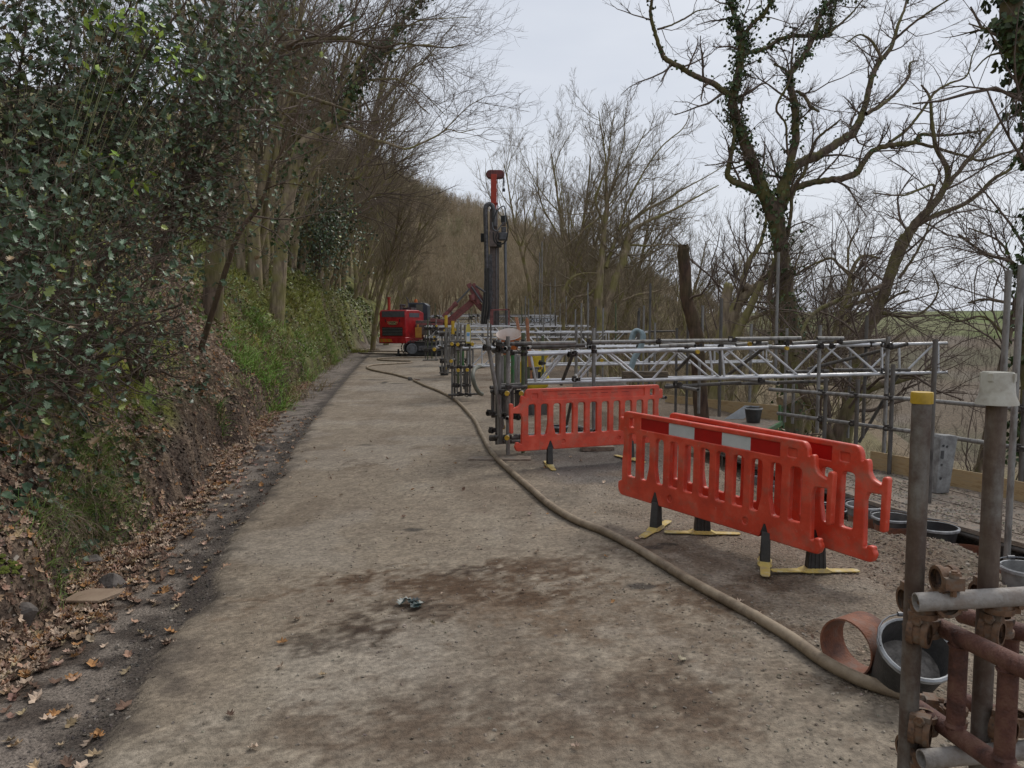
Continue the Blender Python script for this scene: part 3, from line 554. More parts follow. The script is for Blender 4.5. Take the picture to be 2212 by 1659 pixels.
T, pth = traced('leaning_oak', 'largest bare tree leaning over the road from the left bank, limbs reaching into the sky', A, f6, 25, m_bark2, dense=1.15, wind=(.3, 0, .35), twl=1.7, rmin=.005)
ivy_on(T, pth, 150, .12, which=(0,), spread=.2)
B = [[(120, 1500, 60), (180, 1000, 52), (300, 600, 46), (420, 420, 40), (540, 340, 32), (700, 300, 28), (850, 275, 22), (990, 265, 18), (1080, 290, 12), (1250, 330, 8), (1400, 300, 7), (1550, 320, 5), (1750, 330, 3)],
 [(870, 260, 11), (950, 200, 9), (1080, 150, 6), (1150, 60, 4), (1180, -60, 3)], [(230, 800, 20), (400, 640, 17), (500, 630, 15), (650, 650, 14), (800, 690, 13), (900, 720, 12), (1030, 765, 7), (1100, 800, 4)], [(700, 300, 8), (650, 180, 7), (640, 60, 6), (600, -80, 4)], [(1000, 270, 6), (1100, 210, 5), (1300, 180, 4), (1500, 170, 3)], [(420, 420, 16), (450, 250, 14), (500, 60, 12), (520, -100, 10)]]
traced('mossy_oak', 'mossy tree with a thick horizontal limb reaching right over the bank, upper left', B, f6, 15, m_bark, dense=1.0, wind=(.25, 0, .3), twl=1.3)
D_ = [[(230, 1700, 18), (300, 1560, 16), (400, 1440, 15), (460, 1300, 11), (500, 1150, 9), (560, 1060, 8), (650, 850, 6), (700, 700, 4)], [(455, 1310, 6), (560, 1270, 4), (700, 1280, 3), (850, 1310, 2)]]
traced('slanting_tree', 'dark slender trunk slanting up right from the mossy bank beside the holly', D_, f6, 11, m_barkd, dense=.8, wind=(.2, 0, .2))
E = [[(900, 1800, 22), (950, 1620, 20), (1050, 1450, 16), (1200, 1350, 10), (1290, 1220, 8), (1370, 1130, 6), (1480, 1060, 4)], [(1000, 1240, 9), (1100, 1225, 9), (1160, 1120, 8), (1240, 1000, 7), (1340, 930, 5)], [(1180, 1360, 7), (1300, 1330, 5), (1400, 1300, 3)]]
T, pth = traced('leaning_tree', 'crooked bare tree leaning over the far verge behind the dark bush', E, f6, 42, m_bark2, dense=1.5, wind=(.3, 0, .3), twl=3)
# --- prototypes for the woods
def make_tree(name, label, cat, H, r0, lean, twm, bm, n1=14, n2=7, n3=6, n4=4, base=.25, ang=.6, group=None, rmin=.008, stems=1):
    T = thing(name, label, cat, (0, 0, 0), group=group); tr = Br(); cr_ = Br()
    st = np.zeros((stems, 3)) + rg.normal(size=(stems, 3)) * [.15, .15, 0]; d = np.tile(np.array([[lean, 0, 1.]]), (stems, 1)) + rg.normal(size=(stems, 3)) * [.14, .14, 0] * (1 if stems > 1 else .3)
    ln = np.full(stems, H) * (.8 + .3 * rg.random(stems)); rr = np.full(stems, r0) * (.7 + .4 * rg.random(stems)); st[:, 2] = -.5
    P0, R0 = grow(st, d, ln, rr, 12, .07, (0, 0, .5), .15); tr.add(P0, R0, 7)
    s1, d1, l1, r1 = spawn(P0, R0, n1, base, 1, ang, .45, .55, ln, .012); P1, R1 = grow(s1, d1, l1, r1, 8, .14, (.2, 0, .9), .2); tr.add(P1, R1, 5)
    s2, d2, l2, r2_ = spawn(P1, R1, n2, .15, 1, .6, .5, .55, l1, rmin); P2, R2 = grow(s2, d2, l2, r2_, 5, .16, (.2, 0, .7)); cr_.add(P2, R2, 3)
    s3, d3, l3, r3_ = spawn(P2, R2, n3, .15, 1, .6, .5, .7, l2, rmin * .7); P3, R3 = grow(s3, d3, l3, r3_, 4, .18, (.1, 0, .6)); cr_.add(P3, R3, 3)
    if n4:
        s4, d4, l4, r4_ = spawn(P3, R3, n4, .2, 1, .5, .6, .8, l3, rmin * .6); P4, R4 = grow(s4, d4, l4, r4_, 3, .15, (.1, 0, .4)); cr_.add(P4, R4, 3)
    tr.bake('trunk', bm, T); cr_.bake('crown', twm, T); return T
gw = 'bare trees of the wood behind the drilling rig'
lbw = ['slender upright bare tree in the wood behind the rig', 'many-stemmed mossy bare tree in the wood behind the rig', 'bare tree leaning right in the wood behind the rig']
protos = [make_tree('bare_tree', lbw[0], 'tree', 11, .19, .05, m_twig2, m_bark2, group=gw, base=.4, ang=.5), make_tree('bare_tree', lbw[1], 'tree', 9.5, .15, .1, m_twig2, m_bark2, group=gw, stems=3, n1=8, n2=6), make_tree('bare_tree', lbw[2], 'tree', 10.5, .19, .35, m_twig2, m_bark2, group=gw, n1=12, ang=.7),
          make_tree('bare_tree', lbw[0], 'tree', 12, .17, .0, m_twig2, m_bark2, group=gw, base=.45, ang=.45), make_tree('bare_tree', lbw[1], 'tree', 8, .15, .25, m_twig2, m_bark2, group=gw, stems=4, n1=7, n2=6)]
used = [False] * 5
def plant(x, y, s=1, k=None, label=None, group=None, dz=0, rz=None):
    k = int(rg.integers(0, 5)) if k is None else k
    o = protos[k] if not used[k] else dup(protos[k]); used[k] = True
    o.location = (x, y, hz(x, y) + dz); o.rotation_euler = (0, 0, (rg.normal() * .35 + (math.pi if rg.random() < .0 else 0)) if rz is None else rz); o.scale = (s, s, s)
    if label: o['label'] = label
    if group: o['group'] = group
    return o
for i in range(105):
    y = 46 + 60 * rg.random(); a = -.19 + .46 * rg.random(); x = a * y
    if xb(y) + 1.5 < x < xr(y) - 1: x = xb(y) - 1 - 4 * rg.random() if rg.random() < .55 else xr(y) + 2 + 5 * rg.random()
    if a > .16 and rg.random() < .75: continue
    plant(x, y, (.62 + .35 * rg.random() if i % 3 else 1.05 + .4 * rg.random()) if a < .02 else ((.75 + .4 * rg.random() if i % 2 else 1.1 + .4 * rg.random()) if a < .16 else .5 + .25 * rg.random()))
gb = 'bare trees up the left bank'
for i in range(12):
    y = 20 + 34 * rg.random(); t = 3 + 13 * rg.random(); plant(xb(y) - t, y, .65 + .4 * rg.random(), label='bare tree standing up the left bank above the road', group=gb)
for px in (470, 505, 530, 560, 585, 610, 640, 665, 690, 712, 735, 752, 775, 800, 640, 580, 700):
    a = (px - 1106) / 1670; d = 24.0
    while a * d > xb(d) - 1.2 - 1.5 * rg.random() and d < 90: d += .5
    d += 3 * rg.random(); plant(a * d, d, (.9 + .5 * rg.random()) * (1 if d < 45 else 1.2), k=[0, 3, 0, 3, 1][int(rg.integers(0, 5))], label='bare tree standing up the left bank above the road', group=gb)
gr = 'bare trees down the valley side'
for i in range(15):
    y = 21 + 34 * rg.random(); a = .06 + .42 * rg.random(); x = max(a * y, xr(y) + 2.5); plant(x, y, .7 + .35 * rg.random(), label='bare tree growing on the valley side below the site', group=gr)
# --- far wood as one mass
m_far_t = M('pale_far_twigs', (.38, .30, .20), (.24, .19, .125), rough=1, scale=.08, c3=(.24, .215, .12))
def far_wood(n, sel, name, label, Hh, mat):
    xs_, ys_ = sel(n); z = height(xs_, ys_, False); m = len(xs_); tr = Br(); st = np.stack([xs_, ys_, z - .5], 1)
    ln = Hh * (.7 + .5 * rg.random(m)); P0, R0 = grow(st, np.array([[.05, 0, 1.]]) + rg.normal(size=(m, 3)) * [.08, .08, 0], ln, np.full(m, .11), 5, .1, (0, 0, .3), .2); tr.add(P0, R0, 3)
    s1, d1, l1, r1 = spawn(P0, R0, 9, .3, 1, .6, .42, .5, ln, .022); P1, R1 = grow(s1, d1, l1, r1, 4, .2, (0, 0, .5), .3); tr.add(P1, R1, 3)
    s2, d2, l2, r2_ = spawn(P1, R1, 5, .1, 1, .7, .5, .6, l1, .018); P2, R2 = grow(s2, d2, l2, r2_, 3, .15, (0, 0, .6), .5); tr.add(P2, R2, 3)
    o = tr.bake(name, mat); tag(o, label, 'wood', kind='stuff')
def selA(n):
    y = 95 + 145 * rg.random(n); a = -.26 + .56 * rg.random(n); return a * y, y
far_wood(4200, selA, 'distant_wood', 'brown leafless wood covering the hill behind the rig', 5.5, m_far_t)
def selB(n):
    x = 60 + 560 * rg.random(n * 3); y = 150 + 520 * rg.random(n * 3); q = .6 * x + .8 * y; k = (q > 300) & (q < 652) & (x / y > .2) & (x / y < .85); return x[k][:n], y[k][:n]
far_wood(2400, selB, 'valley_wood', 'greyish purple leafless wood on the far valley side', 6.5, M('far_twigs', (.165, .125, .10), (.12, .095, .07), rough=1, scale=.1))
# ================================================================ materials of the site
m_galv = M('galvanised_tube', (.26, .25, .235), (.13, .12, .11), rough=.55, scale=9, metal=.35, bump=.15, bscale=90, c3=(.14, .125, .11), stretch=(1, 1, .3), rvar=.12)
m_tubed = M('dull_tube', (.125, .115, .105), (.055, .05, .046), rough=.65, scale=10, metal=.2, bump=.2, bscale=80, c3=(.10, .085, .07), stretch=(1, 1, .3))
m_alu = M('aluminium_tube', (.62, .62, .64), (.42, .415, .41), rough=.42, scale=7, metal=.55, bump=.08, bscale=90, rvar=.12)
m_rust = M('rusty_red_tube', (.115, .048, .034), (.06, .026, .020), rough=.7, scale=14, bump=.3, bscale=120, c3=(.15, .075, .05), rvar=.1)
m_coup = M('rusty_coupler', (.16, .085, .045), (.05, .032, .024), rough=.75, scale=22, bump=.12, bscale=120, c3=(.16, .12, .09))
m_coupd = M('dark_coupler', (.06, .05, .043), (.028, .024, .021), rough=.7, scale=25, bump=.1, bscale=90)
m_yel = M('yellow_plastic', (.55, .35, .03), (.33, .21, .02), rough=.45, scale=9, bump=.05)
m_green = M('green_painted_tube', (.03, .16, .04), (.10, .12, .08), rough=.5, scale=9)
m_moss = M('green_stained_tube', (.12, .14, .075), (.06, .075, .04), rough=.7, scale=8)
m_wood = M('plywood', (.42, .30, .155), (.30, .20, .10), rough=.8, scale=6, stretch=(1, 1, 6), bump=.15, c3=(.36, .27, .16))
m_board = M('dirty_board', (.27, .215, .165), (.14, .105, .078), rough=.9, scale=7, bump=.6, bscale=60, c3=(.17, .15, .125))
m_blackp = M('black_plastic', (.024, .024, .025), (.05, .048, .045), rough=.45, scale=7, bump=.1, rvar=.12)
m_greyp = M('grey_plastic', (.26, .26, .25), (.13, .125, .12), rough=.6, scale=8, bump=.15)
m_rimp = M('scuffed_rim', (.36, .37, .38), (.14, .14, .14), rough=.5, scale=9)
def tube(T, name, p0, p1, mat=None, r=.0242, n=12, label=None, mb=None):
    m = MB(); m.pipe(p0, p1, r, n=n); return m.build(name, mat or m_galv, T, label=label)
_cm = {}
def coup_mesh(mat):
    if mat.name not in _cm:
        m = MB()
        for (c, axm, s) in ((0, np.eye(3), 1), (.056, np.array([[0, 0, 1.], [0, 1, 0], [-1, 0, 0]]), -1)):
            for k in (-1, 1):
                m.lathe((0, c, 0) + axm[2] * (k * .016), [(.0245, -.007), (.033, -.007), (.034, 0), (.033, .007), (.0245, .007)], 18, axm, False)
            m.lathe((0, c, 0), [(.0245, -.013), (.029, -.013), (.029, .013), (.0245, .013)], 18, axm, False)
            m.box(np.array([.034, c, 0]) if s > 0 else np.array([0, c, .034]), (.02, .03, .045) if s > 0 else (.045, .03, .02))
            a = np.array([.036, c - .03, 0]) if s > 0 else np.array([0, c - .03, .036]); b = a + np.array([0, .062, 0]); m.path([a, b], .0075, 7); m.path([b - [0, .016, 0], b - [0, .004, 0]], .0125, 6)
        m.box((0, .028, 0), (.032, .018, .032)); V = np.concatenate(m.v)
        _cm[mat.name] = fast_mesh('coupler', V, [i for f in m.f for i in f], [len(f) for f in m.f], mat, sharp=35)
    return _cm[mat.name]
def coupler(T, p, yaw=0.0, mat=None, flip=0.0, s=1.0):
    o = link('coupler', coup_mesh(mat or m_coupd), T); o.location = tuple(np.asarray(p, float) - org(T)); o.rotation_euler = (flip, 0, yaw); o.scale = (s, s, s); return o
_cap = MB(); _cap.lathe((0, 0, 0), [(.0275, -.03), (.0275, -.003), (.025, 0), (.0, .001)], 14); _capm = None
def cap(T, p, ax=(0, 0, 1), r=.0242, name='end_cap'):
    global _capm
    if _capm is None: _capm = fast_mesh('end_cap', np.concatenate(_cap.v), [i for f in _cap.f for i in f], [len(f) for f in _cap.f], m_yel, sharp=40)
    o = link(name, _capm, T); o.location = tuple(np.asarray(p, float) - org(T)); o.rotation_euler = Vector(ax).to_track_quat('Z', 'Y').to_euler(); o.scale = (1.05,) * 3; return o
def lattice(T, a0, a1, b0, b1, pitch=.42, r=.0242, rb=.0155, skip=0):
    """aluminium lattice beam: top chord a0-a1, bottom chord b0-b1"""
    a0, a1, b0, b1 = [np.asarray(q, float) for q in (a0, a1, b0, b1)]
    m = MB(); m.pipe(a0, a1, r); m.pipe(b0, b1, r); o = m.build('lattice_beam', m_alu, T)
    L_ = np.linalg.norm(a1 - a0); n = max(3, int(round((L_ - .3) / pitch)))
    for i in range(n):
        f = .12 / L_ + (1 - .24 / L_) * (i / n); g = .12 / L_ + (1 - .24 / L_) * ((i + 1) / n)
        A = a0 + (a1 - a0) * f; B = b0 + (b1 - b0) * f; A2 = a0 + (a1 - a0) * g; B2 = b0 + (b1 - b0) * g
        q = MB()
        if i % 5 == 0: q.path([A, B], rb * 1.15, 7)
        elif i % 2 == 0: q.path([A + (A2 - A) * .1, B2 - (B2 - B) * .1], rb, 7)
        if i % 5 and i % 2: q.path([B + (B2 - B) * .1, A2 - (A2 - A) * .1], rb, 7)
        if i % 5 == 0: q2 = MB(); q2.path([A + (A2 - A) * .12, B2 - (B2 - B) * .1] if i % 2 else [B + (B2 - B) * .12, A2 - (A2 - A) * .1], rb, 7); q2.build('brace', m_alu, o)
        q.build('brace', m_alu, o)
    q = MB(); q.path([a0 + (a1 - a0) * (1 - .12 / L_), b0 + (b1 - b0) * (1 - .12 / L_)], rb * 1.15, 7); q.build('brace', m_alu, o)
    return o
def vpost(T, px, y0, y1, d, mat=None, r=.0242, gz=None, label=None, name='standard'):
    top = P(px, y0, d); b = P(px, y1, d); b[0] = top[0]
    if gz is not None: b[2] = gz
    return tube(T, name, b, top, mat, r, label=label), top, b
# ---------------------------------------------------------------- foreground scaffold
def fg():
    m_fgp = M('weathered_upright', (.15, .115, .088), (.08, .058, .046), rough=.6, scale=7, metal=.15, bump=.12, bscale=120, c3=(.19, .175, .155), stretch=(1.5, 1.5, .35), rvar=.1); grime(m_fgp, (.07, .04, .028), .42, .58, .8, 5)
    T = thing('scaffold', 'nearest scaffold at the lower right corner, rusty red ladder beams clamped to two grey uprights', 'scaffold', G(1992, 1900))
    d1, d2 = 2.02, 1.98
    a = P(1992, 850, d1); tube(T, 'standard', [a[0], a[1], -.02], a, m_fgp, label='grey upright under the yellow cap', n=20)
    b = P(2155, 830, d2); tube(T, 'standard', [b[0], b[1], -.02], b + [0, 0, .02], m_fgp, n=20, label='grey upright under the off-white pot')
    m = MB(); m.lathe(a + [0, 0, .004], [(.0252, -.03), (.0272, -.03), (.0275, -.004), (.0262, 0), (0, .001)], 24); m.build('end_cap', m_yel, T, smooth=40)
    # upper and lower short transoms
    m_pale = M('weathered_tube', (.30, .275, .25), (.17, .145, .125), rough=.65, scale=12, bump=.2, bscale=90, c3=(.24, .20, .17))
    p0 = P(1978, 1301, 1.95); p1 = P(2212, 1288, 1.93) ; v = p1 - p0; tube(T, 'ledger', p0, p0 + v * 1.5, m_pale, n=20)
    p0 = P(1990, 1640, 1.92); p1 = P(2240, 1618, 1.94); v = p1 - p0; tube(T, 'ledger', p0, p0 + v * 1.4, m_pale, n=20)
    # two rusty ladder beams running towards the right
    for (u0, v0, du, u1, v1, w0, d0, dn) in ((2010, 1345, 0, 2330, 1500, 1560, 2.08, 1.55), (2100, 1335, 0, 2330, 1400, 1558, 2.26, 1.95)):
        A = P(u0, v0, d0); B = P(u1, v1, dn); off = np.array([0, 0, -.262]); dirn = nrm(B - A); L_ = 1.9
        m = MB(); m.pipe(A - dirn * .04, A + dirn * L_, .0242, n=20); m.pipe(A + off - dirn * .04, A + off + dirn * L_, .0242, n=20); o = m.build('ladder_beam', m_rust, T)
        for k in range(6):
            q = MB(); c = A + dirn * (.13 + .19 * k if k < 2 else .32 + .3 * (k - 1)); q.path([c, c + off], .0225, 16)
            for z_ in (c, c + off): q.path([z_ + (off * .085 if z_ is c else -off * .085), z_ + (off * .12 if z_ is c else -off * .12)], [.0275, .023], 14)
            q.build('rung', m_rust, o)
    for p, yaw, fl in ((P(1994, 1312, 1.99), 0, 0), (P(2000, 1352, 2.03), 2.4, 0), (P(1996, 1560, 2.03), 2.5, 0), (P(1998, 1642, 1.98), .1, 0), (P(2158, 1302, 1.95), 0, 0), (P(2158, 1350, 2.0), 2.3, 0), (P(2190, 1560, 1.97), 2.2, 0), (P(2150, 1572, 2.2), 2.6, 0), (P(2060, 1545, 2.12), 1.3, 0), (P(2040, 1300, 1.96), .0, 1.57)):
        coupler(T, p, yaw, m_coup, fl, 1.08)
    t = thing('tub', 'small off-white plastic tub upturned over a scaffold upright at the right', 'tub', b - [0, 0, .055])
    m = MB(); c = b + [.0, 0, .0]; m.lathe(c, [(.0475, -.052), (.050, -.052), (.0495, -.046), (.042, -.028), (.041, -.02), (.037, .028), (.035, .032), (.034, .03), (0, .03)], 28)
    for k in range(4): ang = k * 1.57 + .6; m.box(c + [.037 * math.cos(ang), .037 * math.sin(ang), .019], (.01, .012, .02), np.array([[math.cos(ang), math.sin(ang), 0], [-math.sin(ang), math.cos(ang), 0], [0, 0, 1]]))
    m.build('shell', M('off_white_plastic', (.46, .44, .38), (.33, .30, .25), rough=.6, scale=12, bump=.1, c3=(.40, .37, .31)), t, smooth=40)
fg()
# ---------------------------------------------------------------- bay A : first lattice-beam scaffold
def bayA():
    T = thing('scaffold', 'first lattice beam scaffold, right behind the farther plastic barrier, spanning far right', 'scaffold', G(1098, 980))
    lattice(T, P(1128, 766, 10.9), P(1925, 743, 10.4), P(1140, 828, 10.9), P(1925, 807, 10.4), .50)
    lattice(T, P(1128, 762, 11.6), P(2046, 741.5, 10.9), P(1140, 822, 11.6), P(2046, 804.5, 10.9), .50)
    Lp = lambda u, v, d: P(967.7 + u * .1979, 673.9 + v * .1979, d)
    def lt(name, u0, v0, d0, u1, v1, d1, mat=m_galv, r=.0242, lb=None): return tube(T, name, Lp(u0, v0, d0), Lp(u1, v1, d1), mat, r, label=lb)
    # left tower uprights
    for (u, v0, v1, d, mt) in ((655, 265, 1560, 9.1, m_galv), (535, 440, 1445, 9.9, m_tubed), (820, 225, 1560, 9.7, m_moss), (590, 480, 830, 10.3, m_galv), (705, 455, 810, 10.6, m_green), (735, 455, 830, 10.9, m_galv), (490, 850, 1130, 9.7, m_tubed), (600, 850, 1170, 9.6, m_tubed), (628, 880, 1160, 9.5, m_tubed), (700, 850, 1110, 9.9, m_tubed), (765, 860, 1180, 10.1, m_tubed), (790, 880, 1170, 9.9, m_tubed), (1590, 175, 1370, 10.3, m_galv), (1400, 165, 760, 13.2, m_galv)):
        lt('standard', u, v0, d, u, v1, d, mt)
    for (u, v0, v1, d, mt) in ((560, 300, 1440, 9.3, m_galv), (845, 330, 1200, 10.2, m_tubed), (615, 470, 860, 11.2, m_moss), (770, 470, 840, 11.4, m_galv), (880, 600, 800, 12.4, m_moss), (1035, 260, 760, 12.6, m_moss), (965, 620, 770, 12.0, m_galv), (575, 1150, 1440, 9.0, m_tubed), (745, 850, 1130, 10.4, m_tubed)): lt('standard', u, v0, d, u, v1, d, mt)
    for (u0, v0, u1, v1, d0, d1) in ((455, 1390, 860, 1372, 9.5, 9.7), (500, 430, 860, 440, 9.9, 10.4), (560, 800, 840, 790, 10.2, 10.3), (470, 870, 620, 862, 9.6, 9.5), (480, 1100, 800, 1110, 10.0, 10.1), (900, 620, 1020, 612, 12.1, 12.0)): lt('ledger', u0, v0, d0, u1, v1, d1, m_tubed)
    for (u, v, d) in ((560, 350, 9.2), (560, 870, 9.3), (700, 830, 9.8), (770, 870, 10.0), (600, 1135, 9.4), (480, 1110, 9.6), (500, 1290, 9.5), (730, 1140, 9.9), (580, 410, 9.3), (1390, 455, 10.2), (1035, 560, 12.4), (1420, 735, 10.3)): coupler(T, Lp(u, v, d), rg.random() * 3)
    lt('brace', 425, 285, 9.0, 600, 1265, 9.2, lb='long grey tube leaning across the left tower, yellow cap at its foot'); cap(T, Lp(602, 1268, 9.2), (0.1, -.6, -.7))
    lt('brace', 1365, 460, 10.5, 1235, 790, 11.2, m_tubed); lt('brace', 1350, 960, 11.2, 1285, 1270, 11.8, m_tubed)
    # ledgers on top and at the foot
    for (u0, v0, u1, v1, d0, d1, mt) in ((530, 352, 915, 343, 9.4, 9.5, m_tubed), (905, 345, 1395, 335, 9.6, 9.7, m_galv), (470, 415, 600, 405, 9.6, 9.4, m_tubed), (900, 385, 1500, 365, 10.2, 10.1, m_tubed), (460, 825, 860, 815, 9.5, 9.7, m_tubed), (460, 1365, 640, 1360, 9.4, 9.2, m_tubed), (720, 1352, 1500, 1325, 9.7, 9.9, m_galv), (600, 1420, 830, 1412, 9.4, 9.5, m_tubed), (480, 1135, 640, 1130, 9.7, 9.6, m_tubed), (1430, 1255, 1600, 1300, 10.9, 10.2, m_galv)):
        lt('ledger', u0, v0, d0, u1, v1, d1, mt)
    for (x0, y0, x1, y1, d) in ((1279, 739, 1424, 737.5, 10.2), (1421, 736.5, 1590, 735.5, 10.15), (1588, 732, 1730, 730.5, 10.1), (1765, 731, 1822, 731, 10.1), (1425, 748, 1500, 744, 10.0), (1590, 745, 1658, 741, 10.2), (1711, 742, 1800, 735.5, 10.3), (1816, 741, 1912, 735, 10.4), (1700, 803, 1790, 802, 10.8), (1800, 799, 1966, 799.5, 10.7), (1436, 836, 1600, 826, 10.6), (1590, 829, 1790, 823, 11.2)):
        tube(T, 'ledger', P(x0, y0, d), P(x1, y1, d + .1), m_galv if d < 10.45 else m_tubed)
    # transoms seen end-on
    for (u, v, d, cp) in ((622, 400, 8.9, 0), (872, 395, 9.4, 0), (1552, 385, 9.9, 0), (1366, 448, 10.1, 0), (1410, 738, 10.2, 0), (645, 890, 8.9, 1), (645, 1375, 8.9, 1), (820, 1172, 9.4, 1), (800, 890, 9.4, 1), (1690, 1335, 9.9, 1), (645, 1165, 8.95, 0), (1015, 612, 12.0, 1), (1680, 528, 12.2, 1)):
        p = Lp(u, v, d); q = p + [.05, .85 if d < 11 else .5, .0]; tube(T, 'transom', p, q, m_galv if not cp else m_tubed)
        if cp: cap(T, p - [0.0015, .012, 0], (-.05, -1, 0))
    for (x, y, d, cp) in ((1502, 747, 9.9, 0), (1508, 842, 10.2, 0), (1680, 828, 10.2, 0), (1507, 760, 10.2, 1), (1620, 743, 10.2, 1), (1700, 752, 10.2, 1), (1438, 859, 10.2, 0)):
        p = P(x, y, d); tube(T, 'transom', p, p + [-.25, .8, .0], m_galv)
        if cp: cap(T, p - [-.004, .012, 0], (.3, -1, 0))
    # uprights along the span
    for (x, y0, y1, d, mt) in ((1379.6, 672, 745, 15, m_tubed), (1771.8, 702, 935, 10.3, m_galv), (1918.7, 727, 985, 9.7, m_galv), (1558.6, 644, 900, 11.2, m_tubed), (1681.7, 545, 812, 12.2, m_galv), (1700, 709, 912, 11.6, m_galv), (1714.5, 818, 915, 12.0, m_galv), (1873, 681, 946, 11.3, m_tubed), (1837.5, 755, 946, 12.3, m_galv), (1623, 700, 868, 12.6, m_galv), (1511, 780, 893, 12.0, m_galv)):
        o, tp, bt = vpost(T, x, y0, y1, d, mt); coupler(T, [tp[0], tp[1] - .02, P(x, 748, d)[2]], 3.1)
    for (x0, y0, d0, x1, y1, d1) in ((1961, 743, 10.3, 1746, 797, 11.4), (1942, 806, 11.2, 1856, 955, 11.8), (1656, 748, 10.8, 1570, 812, 11.6), (1503, 758, 10.8, 1462, 800, 11.5)):
        tube(T, 'brace', P(x0, y0, d0), P(x1, y1, d1), m_tubed)
    for (u, v, d, yw) in ((640, 350, 9.15, 0), (820, 340, 9.6, 0), (655, 400, 9.05, 1.5), (825, 400, 9.6, 1.6), (655, 820, 9.05, 0), (655, 890, 9.05, 1.6), (655, 1360, 9.05, 0), (655, 1415, 9.15, 0), (655, 1140, 9.1, .8), (535, 1365, 9.5, 0), (535, 815, 9.6, 0), (820, 1360, 9.6, 0), (820, 460, 9.7, 0), (690, 450, 9.8, 0), (1590, 385, 10.2, 1.4), (1590, 430, 10.3, 0), (1590, 1330, 10.3, 0), (1360, 470, 10.5, .7), (1435, 1300, 10.6, 0), (430, 395, 9.0, .5), (820, 1150, 9.6, 1.2), (1540, 335, 9.9, 0), (1235, 1310, 9.8, 0), (800, 350, 9.7, 1.5)):
        coupler(T, Lp(u, v, d), yw)
    for x, y, d in ((1424, 738, 10.15), (1588, 734, 10.1), (1700, 742, 10.3), (1816, 738, 10.3), (1918, 803, 10.4), (1486, 748, 10.3), (1645, 823, 10.4), (1468, 830, 10.5), (1890, 744, 10.5), (1873, 740, 10.6), (1772, 801, 10.4), (1800, 748, 10.4), (1918, 745, 10.0), (1640, 740, 10.2)): coupler(T, P(x, y, d - .06), rg.random() * 3)
    m = MB(); b = Lp(655, 1475, 9.1); m.box([b[0] - .1, 9.25, .02], (.75, .22, .038)); m.build('sole_board', m_board, T, bevel=.004)
    m = MB(); b = P(1290, 977, 0.1); g = G(1282, 974); m.box([g[0] + .05, g[1], .04], (.42, .22, .06)); m.build('sole_board', m_board, T, bevel=.004)
bayA()
